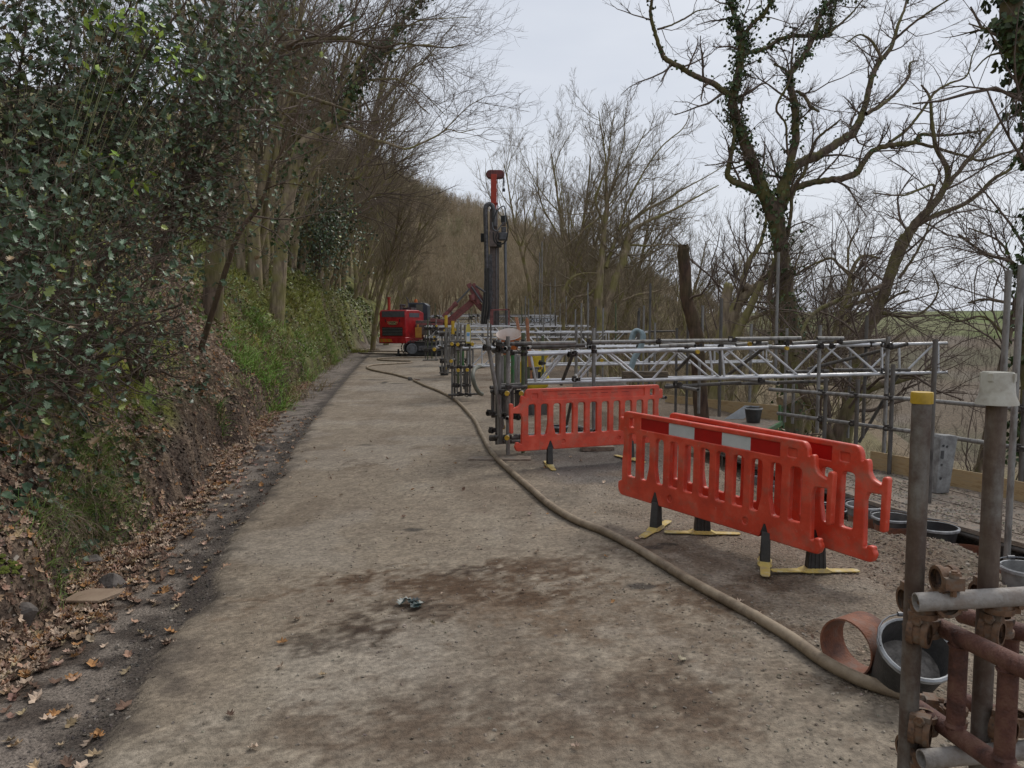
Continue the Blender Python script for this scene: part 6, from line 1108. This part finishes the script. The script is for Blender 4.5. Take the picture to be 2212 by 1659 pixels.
# flat cardboard, drink bottle, plastic sheet
m = MB(); c = G(207, 1302); c[2] += .045; m.prism([(-.16, -.05), (.06, -.085), (.145, -.015), (.15, .03), (-.05, .06), (-.12, .03)], c, (1, .1, .05), (0, 1, .22), (0, 0, 1), .012); tag(m.build('cardboard', M('cardboard', (.34, .25, .175), (.27, .19, .13), rough=.9, scale=8)), 'torn flat piece of brown cardboard on the leaves at the bank foot', 'cardboard')
c = G(1925, 1018, -.1); T = thing('bottle', 'crumpled clear drinks bottle with dark cap on the walkway behind the barrier end', 'bottle', c); m = MB(); x_ = nrm([1, -.1, 0]); axb = np.array([[0, 0, 1.], nrm(np.cross(x_, [0, 0, 1])), x_]); m.lathe(c + [0, 0, .035], [(0, 0), (.033, .005), (.034, .15), (.028, .19)], 14, axb); m.build('body', M('pale_plastic', (.45, .48, .52), (.25, .28, .33), rough=.2, scale=14), T); m = MB(); m.lathe(c + [0, 0, .035] + x_ * .19, [(.028, 0), (.026, .03), (0, .032)], 12, axb); m.build('cap', m_rub, T)
c = G(1600, 905, -.11); m = MB(); m.prism([(-.3, 0), (.05, .0), (.38, .25), (.10, .26)], c, (1, 0, 0), (0, .35, .93), (0, 1, 0), .01); tag(m.build('plastic_sheet', M('dusty_plastic', (.38, .40, .41), (.3, .31, .32), rough=.3)), 'crumpled pale plastic sheet propped against the long plywood edging', 'sheet')
# log on the slope
m = MB(); m.path(spline(np.array([P(1690, 865, 14.5), P(1725, 850, 14.7), P(1765, 842, 15), P(1810, 845, 15.4)])), [.1] * 19, 10) if 0 else m.path(spline(np.array([P(1685, 868, 14.5), P(1725, 852, 14.7), P(1765, 842, 15), P(1810, 846, 15.4)]), 6), .1, 10); tag(m.build('mossy_log', m_bark2), 'mossy fallen log just beyond the green-clipped edging board', 'log')
# ================================================================ stones, leaves and plants
def gz(x, y): return height(x, y, True)
# --- gravel chips
CH_V = np.array([[-.5, -.35, 0], [.45, -.4, .05], [.5, .3, 0], [-.35, .45, .04], [-.4, -.25, .3], [.3, -.3, .36], [.36, .22, .3], [-.25, .3, .34]]); CH_F = [(4, 5, 6, 7), (0, 1, 5, 4), (1, 2, 6, 5), (2, 3, 7, 6), (3, 0, 4, 7)]
m_stone = M('stone_chips', (1, 1, 1), rough=.9, scale=25, attr=True, spec=.25)
def chips(name, label, x, y, size, base, tilt=.5, up=.0):
    z_ = gz(x, y); m = len(x); nr = np.stack([rg.normal(size=m) * tilt, rg.normal(size=m) * tilt, np.ones(m)], 1); sc = np.stack([size, size * (.5 + .5 * rg.random(m)), size * (.5 + .7 * rg.random(m))], 1)
    return scatter(name, CH_V, CH_F, np.stack([x, y, z_ - size * .05 + up + .0], 1), frames(nr, rg.random(m) * 6.3, sc), m_stone, .55 * leafcols(m, base, .35, [((.36, .32, .27), .15), ((.13, .11, .085), .2)]) + .5 * albedo(x[None], y[None], None)[0] * (.6 + .8 * rg.random((m, 1))), label=label, cat='gravel', kind='stuff')
n = 22000; y = 1.6 + 7.5 * rg.random(n) ** 1.3; x = xroad(y) + (4.2 + .1 * y) * rg.random(n) ** .8; k = (rg.random(n) < .35 + .9 * ss((x - .4) / 1.2)) & (x < xr(y)); chips('small_stones', 'scattered small stones on the road', x[k], y[k], .004 + .019 * rg.random(k.sum()) ** 2.4, (.24, .205, .165), up=.022)
n = 15000; y = 2.6 + 8 * rg.random(n); x = xg(y) - .9 + 1.9 * rg.random(n); k = x < np.interp(y, INN[:, 1], INN[:, 0]) - .05; k &= rg.random(n) < .35 + .65 * ss((x - xg(y) + .5) / .5); chips('gravel', 'heaped pale stone chippings along the pile line', x[k], y[k], .012 + .022 * rg.random(k.sum()), (.26, .22, .17), up=.0)
n = 9000; y = 3.8 + 8 * rg.random(n); f = rg.random(n); x = np.interp(y, INN[:, 1], INN[:, 0]) + .05 + 1.3 * f; z_ = np.full(n, -.112); kk = rg.random(n) < .25 + .75 * (vn(x * 3, y * 3, 5) > .5)
scatter('walkway_grit', CH_V, CH_F, np.stack([x, y, z_], 1)[kk], frames(np.stack([rg.normal(size=n) * .3, rg.normal(size=n) * .3, np.ones(n)], 1)[kk], rg.random(n)[kk] * 6.3, (.008 + .016 * rg.random(n))[kk]), m_stone, leafcols(kk.sum(), (.24, .20, .155), .3), label='grit spilled on the walkway boards', cat='grit', kind='stuff')
for (px, py, rx, ry, cnt) in ((1000, 1265, 1.15, .36, 1500), (820, 1340, .5, .3, 700), (1190, 1270, .5, .3, 700), (1560, 1300, .6, .35, 1500), (1720, 1370, .5, .3, 1300), (1430, 1200, .5, .4, 700), (1640, 1265, .4, .25, 700), (1350, 1290, .6, .3, 700), (1900, 1500, .4, .2, 700)):
    g_ = G(px, py); n = cnt; x = g_[0] + rg.normal(size=n) * rx * .6; y = g_[1] + rg.normal(size=n) * ry * .7; chips('mud_crumbs', 'dark crumbs of mud trodden over the road', x, y, .004 + .016 * rg.random(n) ** 2.5, (.085, .056, .036), up=.018)
n = 7000; y = 1.6 + 14 * rg.random(n) ** 1.5; x = xroad(y) + rg.normal(size=n) * .10 - .1; chips('edge_gravel', 'dark loose gravel along the edge of the concrete', x, y, .006 + .016 * rg.random(n) ** 2, (.085, .075, .068), up=.0)
n = 14000; y = 2 + 16 * rg.random(n) ** 1.3; x = xb(y) + .05 - .75 * rg.random(n) ** 1.4; chips('soil_clods', 'crumbling dark soil clods on the cut edge of the bank', x, y, .012 + .045 * rg.random(n) ** 2.5, (.085, .06, .043), tilt=1.2, up=.0)
# --- fallen leaves
def leaves(name, label, x, y, size, base=(.36, .245, .165), tilt=.45, up=.012, cat='leaves'):
    m = len(x); e = .35; dzx = (gz(x + .05, y) - gz(x - .05, y)) / .1; dzy = (gz(x, y + .05) - gz(x, y - .05)) / .1
    nr = nrm(np.stack([-dzx, -dzy, np.ones(m)], 1)) + rg.normal(size=(m, 3)) * tilt * .6
    return scatter(name, OAK_V, OAK_F, np.stack([x, y, gz(x, y) + up], 1), frames(nr, rg.random(m) * 6.3, np.stack([size, size, size * 1.6], 1)), m_dead, leafcols(m, base, .4, [((.46, .35, .26), .3), ((.16, .10, .07), .25), ((.36, .19, .08), .10)]), label=label, cat=cat, kind='stuff')
n = 60000; y = 1.8 + 21 * rg.random(n) ** 1.2; t = 3.6 * rg.random(n) ** 1.2; x = xb(y) - t + .1; k = fbm(x * .9 + 5, y * .5 + 2, 4, 70) < .50 + .25 * rg.random(n); leaves('leaf_litter', 'brown leaf litter covering the bank', x[k], y[k], .035 + .04 * rg.random(k.sum()))
n = 3200; y = 1.8 + 20 * rg.random(n) ** 1.3; x = xb(y) + .05 + np.abs(rg.normal(size=n)) * .15; leaves('fallen_leaves', 'brown oak leaves drifted along the foot of the bank', x, y, .045 + .045 * rg.random(n))
n = 420; y = 1.7 + 12 * rg.random(n); w = xroad(y) - xb(y); x = xb(y) + w * (.25 + .85 * rg.random(n)); leaves('fallen_leaves', 'loose leaves lying on the dark tarmac strip', x, y, .04 + .045 * rg.random(n))
n = 90; y = 2 + 9 * rg.random(n); x = xroad(y) + 3.6 * rg.random(n); leaves('fallen_leaves', 'single pale leaves scattered over the concrete', x, y, .03 + .035 * rg.random(n), (.32, .24, .17), up=.035)
# holly sprig and yellow leaf on the road
c = G(884, 1318); c[2] += .045; tag(scatter('holly_sprig', HOL_V, HOL_F, c + np.array([[-.045, .02, 0], [.02, -.02, .005], [.045, -.045, .0], [.03, .0, .012], [.0, .03, .006], [.06, -.02, .004]]), frames(np.array([[0, -.2, 1.], [.2, -.1, 1], [.2, -.3, 1], [-.2, 0, 1], [.3, .2, 1], [.1, .1, 1]]), np.array([1.3, -.8, -1.5, 0.2, 2.6, -2.2]), np.full(6, .075)), m_hol, leafcols(6, (.04, .06, .055), .2)), 'dark green holly sprig lying on the muddy road', 'sprig')
c = G(1225, 1128); c[2] += .045; tag(scatter('yellow_leaf', OAK_V, OAK_F, np.array([c]), frames(np.array([[0, -.5, 1.]]), np.array([.4]), np.array([.075])), m_dead, leafcols(1, (.62, .33, .02), .05)), 'bright yellow leaf on the ground just right of the hose', 'leaf')
# --- grass
BL_V = np.array([[-.5, 0, 0], [.5, 0, 0], [-.42, .10, .35], [.42, .10, .35], [-.3, .32, .62], [.3, .32, .62], [0, .72, .78]]); BL_F = [(0, 1, 3, 2), (2, 3, 5, 4), (4, 5, 6)]
def grass(name, label, cx, cy, n_per, rad, ln, base, cat='grass', kind='stuff', wid=.0055, droop=1.0):
    k = np.repeat(np.arange(len(cx)), n_per); m = len(k); x = np.asarray(cx)[k] + rg.normal(size=m) * rad; y = np.asarray(cy)[k] + rg.normal(size=m) * rad; z_ = gz(x, y); a = rg.random(m) * 6.3; l = ln * (.5 + .8 * rg.random(m))
    sl = nrm(np.stack([np.ones(m) * .8, rg.normal(size=m) * .3, np.ones(m) * .9], 1)); f = frames(sl * .5 + rg.normal(size=(m, 3)) * .45 + [0, 0, .5], a, np.stack([np.full(m, wid) * (.7 + .6 * rg.random(m)), l * droop, l], 1))
    return scatter(name, BL_V, BL_F, np.stack([x, y, z_ - .01], 1), f, m_grass, leafcols(m, base, .35, [((.20, .19, .06), .12), ((.17, .11, .05), .08)]), smooth=True, label=label, cat=cat, kind=kind)
def onbank(px, py, dmin=3.0, dmax=45):
    """first hit of the photo ray with the bank"""
    r = ray(px, py); d = np.concatenate([np.arange(dmin, 12, .02), np.arange(12, dmax, .06)]); p = np.array([0, 0, EYE]) + r * (d / r[1])[:, None]; z_ = height(p[:, 0], p[:, 1], True); h = np.where(p[:, 2] < z_)[0]
    return p[h[0]] if len(h) else p[-1]
def cl(pts, jit, cnt): 
    c = []; 
    for (px, py, s) in pts:
        for _ in range(cnt): q = onbank(px + rg.normal() * s, py + rg.normal() * s * .8); c.append(q[:2])
    return np.array(c)
c = cl([(600, 810, 30), (570, 790, 30), (640, 790, 22), (545, 730, 28), (610, 745, 28), (530, 770, 25), (590, 850, 20), (655, 740, 20), (700, 740, 15), (718, 770, 12), (560, 690, 25)], 0, 9); grass('grass', 'bright green long grass tufts on the bank', c[:, 0], c[:, 1], 55, .13, .30, (.16, .28, .04), wid=.010)
c = cl([(560, 470, 25), (520, 560, 25), (600, 540, 20), (480, 640, 25), (740, 690, 15), (760, 720, 10), (620, 560, 25), (660, 620, 25), (690, 650, 20), (590, 600, 25), (560, 520, 20), (640, 640, 20), (600, 660, 25), (740, 640, 18), (770, 660, 14)], 0, 10); grass('grass', 'yellow green grass and moss high on the bank', c[:, 0], c[:, 1], 60, .2, .30, (.25, .25, .04), wid=.012)
c = cl([(200, 1030, 45), (250, 1080, 30), (140, 1110, 30), (180, 960, 35), (240, 1000, 25), (120, 1180, 30), (210, 1110, 20)], 0, 14); grass('grass', 'short dark green grass low on the near bank', c[:, 0], c[:, 1], 45, .05, .12, (.12, .19, .035), wid=.0035)
c = cl([(471, 910, 3)], 0, 2); grass('grass_tuft', 'single spiky green tuft hanging over the dark cut edge', c[:, 0], c[:, 1], 40, .03, .26, (.10, .19, .03), kind=None, wid=.008)
c = cl([(640, 700, 30), (600, 760, 30), (690, 720, 20), (560, 640, 30), (620, 620, 30), (700, 790, 10), (650, 850, 20)], 0, 7); grass('dead_grass', 'straw coloured dead grass hanging down the bank', c[:, 0], c[:, 1], 40, .15, .4, (.20, .135, .06), wid=.008, droop=1.4)
yy = 17 + 34 * rg.random(700); grass('grass', 'rough grass over the far bank', xb(yy) - .2 - 4.2 * rg.random(700) ** .8, yy, 45, .35, .28, (.19, .20, .04), wid=.014)
# moss cushions
m_mossg = M('moss', (.13, .15, .02), (.07, .09, .016), rough=1, scale=30, bump=1, bscale=90)
c = cl([(230, 920, 22), (200, 935, 18), (180, 1000, 20), (30, 980, 16), (20, 1230, 14), (250, 970, 24), (640, 590, 25), (600, 560, 20), (670, 600, 15)], 0, 26); mb = MB()
for q in c:
    z_ = hz(q[0], q[1], True); r_ = .010 + .022 * rg.random(); 
    if q[1] > 12: r_ *= 5
    mb.lathe([q[0], q[1], z_ - .02], [(r_, 0), (r_ * .9, r_ * .35), (r_ * .5, r_ * .55), (0, r_ * .6)], 9)
tag(mb.build('moss', m_mossg), 'bright yellow green moss cushions on the bank', 'moss', kind='stuff')
# hanging roots at the cut
br = Br(); n = 1500; y = 2.6 + 12 * rg.random(n) ** 1.3; x = xb(y) - .28 - .12 * rg.random(n); st = np.stack([x, y, gz(x, y) + .02], 1); Pa, Ra = grow(st, np.stack([np.full(n, .9), rg.normal(size=n) * .5, np.full(n, -.1)], 1), .14 + .3 * rg.random(n), np.full(n, .0028), 6, .3, (0, 0, -2.4)); br.add(Pa, Ra, 3)
tag(br.bake('roots', M('root', (.26, .20, .14), (.13, .10, .07), rough=.9)), 'thin roots hanging down the cut earth edge', 'roots', kind='stuff')
# rocks at the bank foot
for (px, py, s, lb) in ((185, 1215, .13, 'grey stone slab sticking out of the cut bank above the cardboard'), (245, 1265, .11, 'flat brown stone at the bank foot right of the cardboard'), (50, 1330, .10, 'grey stone in the leaves at the bank foot near the left edge'), (565, 975, .12, 'brown boulder in the dark cut edge farther up the road'), (1752, 1517, .028, ''), (1797, 1310, .03, '')):
    if not lb: continue
    p = onbank(px, py, 2.5); m = MB(); V = nrm(rg.normal(size=(14, 3))) * [1, .7, .8] * s; import bmesh as _bm; bmm = _bm.new(); [bmm.verts.new(v) for v in V]; _bm.ops.convex_hull(bmm, input=bmm.verts); me = bpy.data.meshes.new('stone'); bmm.to_mesh(me); bmm.free(); me.materials.append(bpy.data.materials.get('rock') or M('rock', (.15, .13, .115), (.08, .068, .06), rough=.9, scale=9, bump=.6, bscale=30)); o = link('stone', me); o.location = tuple(p); b = o.modifiers.new('bevel', 'BEVEL'); b.width = .01; tag(o, lb, 'stone')
# --- holly and shrubs: stems from the bank, leaves clustered on twigs
def shrub(name, label, stems, leaf, mat, base, size, per, twn=1.0, cat='bush', stemmat=None, clump=.14, alt=None, tv=(HOL_V, HOL_F), up=.45, lf=.75, zmin=1.3):
    """stems: list of (pts in world, radius)"""
    T = thing(name, label, cat, stems[0][0][0]); br = Br(); tips = []
    for pts, r_ in stems:
        sp = spline(np.asarray(pts, float), 6); rad = np.linspace(r_, r_ * .3, len(sp)); sp = sp + rg.normal(size=sp.shape) * .012; br.add(sp[None], rad[None], 6); L_ = np.linalg.norm(np.diff(sp, axis=0), axis=1).sum()
        st, dr, ln, rr = spawn(sp[None], rad[None], int(8 * L_ * twn) + 3, .12, 1, .9, 1, .5, np.array([lf])); Pa, Ra = grow(st, dr, ln, np.minimum(rr, .012), 6, .25, (.1, -.1, .1)); br.add(Pa, Ra, 4)
        st, dr, l2, r2_ = spawn(Pa, Ra, 4, .2, 1, .8, .6, .6, ln, .002); Pb, Rb = grow(st, dr, l2, r2_, 4, .25, (.1, -.1, .0)); br.add(Pb, Rb, 3); tips.append(Pa[:, 2:].reshape(-1, 3)); tips.append(Pb.reshape(-1, 3))
    br.bake('stem', stemmat or m_twig, T); tips = np.concatenate(tips); k = rg.integers(0, len(tips), int(per * len(tips))); c = tips[k] + rg.normal(size=(len(k), 3)) * clump * .5; m = len(c)
    k2 = c[:, 2] > np.maximum(height(c[:, 0], c[:, 1], False) + .05, zmin - .5 + 1.7 * rg.random(m) ** 2); c = c[k2]; m = len(c)
    scatter('foliage', tv[0], tv[1], c, frames(rg.normal(size=(m, 3)) * .75 + [0.1, -.25, up], rg.random(m) * 6.3, size * (.6 + .7 * rg.random(m))), mat, leafcols(m, base, .4, alt), parent=T); return T
def W3(px, py, d): return P(px, py, d)
hb = (.075, .115, .055); halt = [((.18, .22, .06), .1), ((.13, .19, .115), .35), ((.34, .38, .10), .015), ((.24, .16, .08), .04)]
def fan(bx, by, bd, tips_): return [([W3(bx, by, bd), (W3(bx, by, bd) * .45 + W3(*t) * .55) + [-.1, 0, .22], W3(*t)], .022) for t in tips_]
shrub('holly_bush', 'dense dark holly filling the left edge at eye level', fan(-60, 960, 5.2, [(-120, 300, 4.6), (0, 420, 4.2), (60, 620, 4.0), (-40, 560, 4.2), (100, 500, 4.6), (-80, 720, 4.2), (120, 760, 4.4), (20, 820, 4.3), (140, 380, 4.9), (180, 640, 4.9), (-90, 480, 3.9)]), None, m_hol, hb, .055, .95, alt=halt)
shrub('holly_bush', 'holly with leggy bare stems above the leaf-strewn slope, left of centre of the bank', fan(140, 920, 6.4, [(230, 380, 6.0), (300, 480, 5.8), (200, 560, 5.6), (330, 600, 6.0), (260, 700, 5.8), (380, 540, 6.4), (160, 460, 6.2), (400, 680, 6.3), (330, 400, 6.6), (240, 800, 5.9)]), None, m_hol, hb, .05, .36, alt=halt)
shrub('holly_tree', 'tall dark holly overhanging the top left corner', fan(60, 700, 7.5, [(-60, -60, 5.5), (60, 40, 5.5), (180, 20, 5.8), (300, -40, 6.0), (120, 180, 5.8), (240, 160, 6.0), (360, 60, 6.2), (20, 220, 5.6), (420, -20, 6.4), (320, 240, 6.4), (180, 300, 6.1), (400, 200, 6.6), (500, 40, 6.8), (-20, 120, 5.2), (90, 330, 5.7), (280, 330, 6.3)]), None, m_hol, (.06, .086, .032), .056, .85, lf=1.0, alt=halt)
shrub('holly_tree', 'holly with open sprays of leaves against the sky, top centre left', fan(330, 620, 9.5, [(560, -40, 8.0), (620, 30, 8.2), (480, 100, 8.0), (660, -60, 8.4), (540, 180, 8.3), (440, 220, 8.1), (500, 300, 8.6), (420, 380, 8.6), (470, 440, 9.0), (380, 300, 8.5), (430, 40, 8.0), (520, -80, 7.8), (600, 110, 8.6)]), None, m_hol, (.06, .086, .032), .06, .5, lf=1.1, alt=halt)
shrub('holly_bush', 'grey green holly scrub low on the slope below the leggy holly', fan(300, 850, 8.0, [(340, 700, 7.4), (390, 660, 7.8), (400, 720, 8.0), (340, 780, 7.2), (290, 740, 7.0), (380, 820, 7.6), (250, 830, 6.8)]), None, m_hol, (.09, .115, .05), .045, .35, alt=halt, lf=.6, zmin=1.6)
shrub('evergreen_bush', 'rounded dark evergreen bush on top of the far bank', fan(690, 590, 37, [(650, 430, 36), (680, 410, 37), (705, 440, 38), (660, 480, 36), (700, 500, 36), (725, 490, 38), (725, 545, 38), (625, 440, 36), (670, 540, 36)]), None, m_hol, (.05, .075, .035), .13, 1.1, lf=1.8, clump=1.3, alt=halt, tv=(IVY_V, IVY_F), zmin=0)
# ivy and bramble ground cover, as masses
def cover(name, label, x, y, size, base, mat=m_ivy, h=.12, alt=None, tv=(IVY_V, IVY_F)):
    m = len(x); z_ = gz(x, y) + h * rg.random(m); scatter(name, tv[0], tv[1], np.stack([x, y, z_], 1), frames(np.stack([np.full(m, .45), np.full(m, -.15), np.full(m, .7)], 1) + rg.normal(size=(m, 3)) * .45, rg.random(m) * 6.3, size * (.6 + .8 * rg.random(m))), mat, leafcols(m, base, .4, alt), label=label, cat='ground cover', kind='stuff')
n = 9000; y = 2.6 + 10 * rg.random(n); t = .1 + 3.4 * rg.random(n) ** .9; x = xb(y) - t; k = fbm(x * 1.4, y * 1.1, 3, 201) > .53; cover('ivy', 'ivy trailing over the leaf litter of the near bank', x[k], y[k], .055, (.035, .065, .032), alt=[((.07, .10, .05), .25)])
n = 20000; y = 20 + 55 * rg.random(n) ** 1.1; t = 4.2 * rg.random(n); x = xb(y) - t; cover('bramble', 'bramble and ivy cover on the far bank', x, y, np.interp(y, [20, 40, 75], [.07, .12, .22]), (.15, .17, .04), h=.2, alt=[((.10, .11, .035), .3), ((.09, .07, .045), .12)])
n = 5000; y = 11 + 12 * rg.random(n); t = .6 + 4 * rg.random(n); x = xb(y) - t; k = fbm(x * .8, y * .7, 3, 207) > .5; cover('bramble', 'low green scrub on the middle bank', x[k], y[k], .07, (.09, .13, .03), h=.25, alt=[((.13, .15, .03), .3)])
n = 9000; y = 6 + 24 * rg.random(n); x = xr(y) + .3 + 7 * rg.random(n); k = fbm(x * .6, y * .6, 3, 210) > .5; cover('undergrowth', 'ivy and dead bracken on the valley side below the walkway', x[k], y[k], .09, (.05, .07, .03), h=.3, alt=[((.16, .11, .06), .45)])
# fresh yellow-green shoots on honeysuckle stems
tips = [(232, 45, 5.2), (205, 55, 5.2), (260, 52, 5.3), (300, 52, 5.3), (330, 70, 5.4), (380, 110, 5.5), (365, 120, 5.5), (400, 160, 5.6), (248, 345, 5.4), (310, 390, 5.5), (212, 165, 5.2), (285, 10, 5.2)]
T = thing('honeysuckle', 'thin climbing stems with bright yellow green shoots hanging in the holly, upper left', 'climber', W3(150, 700, 5.4)); br = Br(); pos = []
for (px, py, d) in tips:
    sp = spline(np.array([W3(150 + rg.normal() * 30, 700, 5.4), W3((150 + px) / 2 - 40, (700 + py) / 2, d - .2), W3(px, py, d)])); br.add(sp[None], np.full((1, len(sp)), .0028), 4); pos.append(W3(px, py, d) + rg.normal(size=(9, 3)) * .045)
br.bake('stem', M('green_stem', (.14, .15, .05), (.1, .09, .05), rough=.7), T); pos = np.concatenate(pos); LV = np.array([[0, -.5, 0], [.22, 0, .05], [0, .5, 0], [-.22, 0, .05]]); scatter('foliage', LV, [(0, 1, 2), (0, 2, 3)], pos, frames(rg.normal(size=(len(pos), 3)) + [0, -.6, .6], rg.random(len(pos)) * 6.3, np.full(len(pos), .075)), m_ivy, leafcols(len(pos), (.24, .34, .04), .2), parent=T)
# bare twiggy scrub through the holly and along the far verge
def twigs(name, label, st, d, ln, rad, mat, n2=5, bias=(.1, 0, .4)):
    br = Br(); Pa, Ra = grow(st, d, ln, rad, 9, .13, bias); br.add(Pa, Ra, 4); s, dd, l2, r2_ = spawn(Pa, Ra, n2, .2, 1, .7, .45, .6, ln, .002); Pb, Rb = grow(s, dd, l2, r2_, 6, .2, bias); br.add(Pb, Rb, 3); s, dd, l3, r3_ = spawn(Pb, Rb, 3, .2, 1, .7, .5, .7, l2, .0015); Pc, Rc = grow(s, dd, l3, r3_, 4, .2, (0, 0, 0)); br.add(Pc, Rc, 3); return tag(br.bake(name, mat), label, 'twigs', kind='stuff')
n = 150; y = 4 + 6.5 * rg.random(n); x = xb(y) - .8 - 3 * rg.random(n); twigs('bare_twigs', 'tangle of thin bare stems growing through the holly', np.stack([x, y, gz(x, y)], 1), np.stack([.35 + .4 * rg.normal(size=n), -.2 + .4 * rg.normal(size=n), .9 + .2 * rg.random(n)], 1), 1 + 2 * rg.random(n), .004 + .008 * rg.random(n) ** 2, m_twig2)
n = 120; y = 14 + 32 * rg.random(n); x = xb(y) - 2 - 5 * rg.random(n); twigs('bare_twigs', 'bare scrub stems on the far bank', np.stack([x, y, gz(x, y)], 1), np.stack([.3 + .3 * rg.normal(size=n), .3 * rg.normal(size=n), np.ones(n)], 1), 1.2 + 2.4 * rg.random(n), .008 + .012 * rg.random(n), m_twig2)
n = 110; y = 9 + 28 * rg.random(n); x = xr(y) + .8 + 8 * rg.random(n); twigs('bare_twigs', 'bare scrub stems on the valley side below the walkway', np.stack([x, y, height(x, y, False)], 1), np.stack([.3 + .5 * rg.normal(size=n), .5 * rg.normal(size=n), np.ones(n)], 1), 1.2 + 2.4 * rg.random(n), .006 + .012 * rg.random(n), m_twig2)
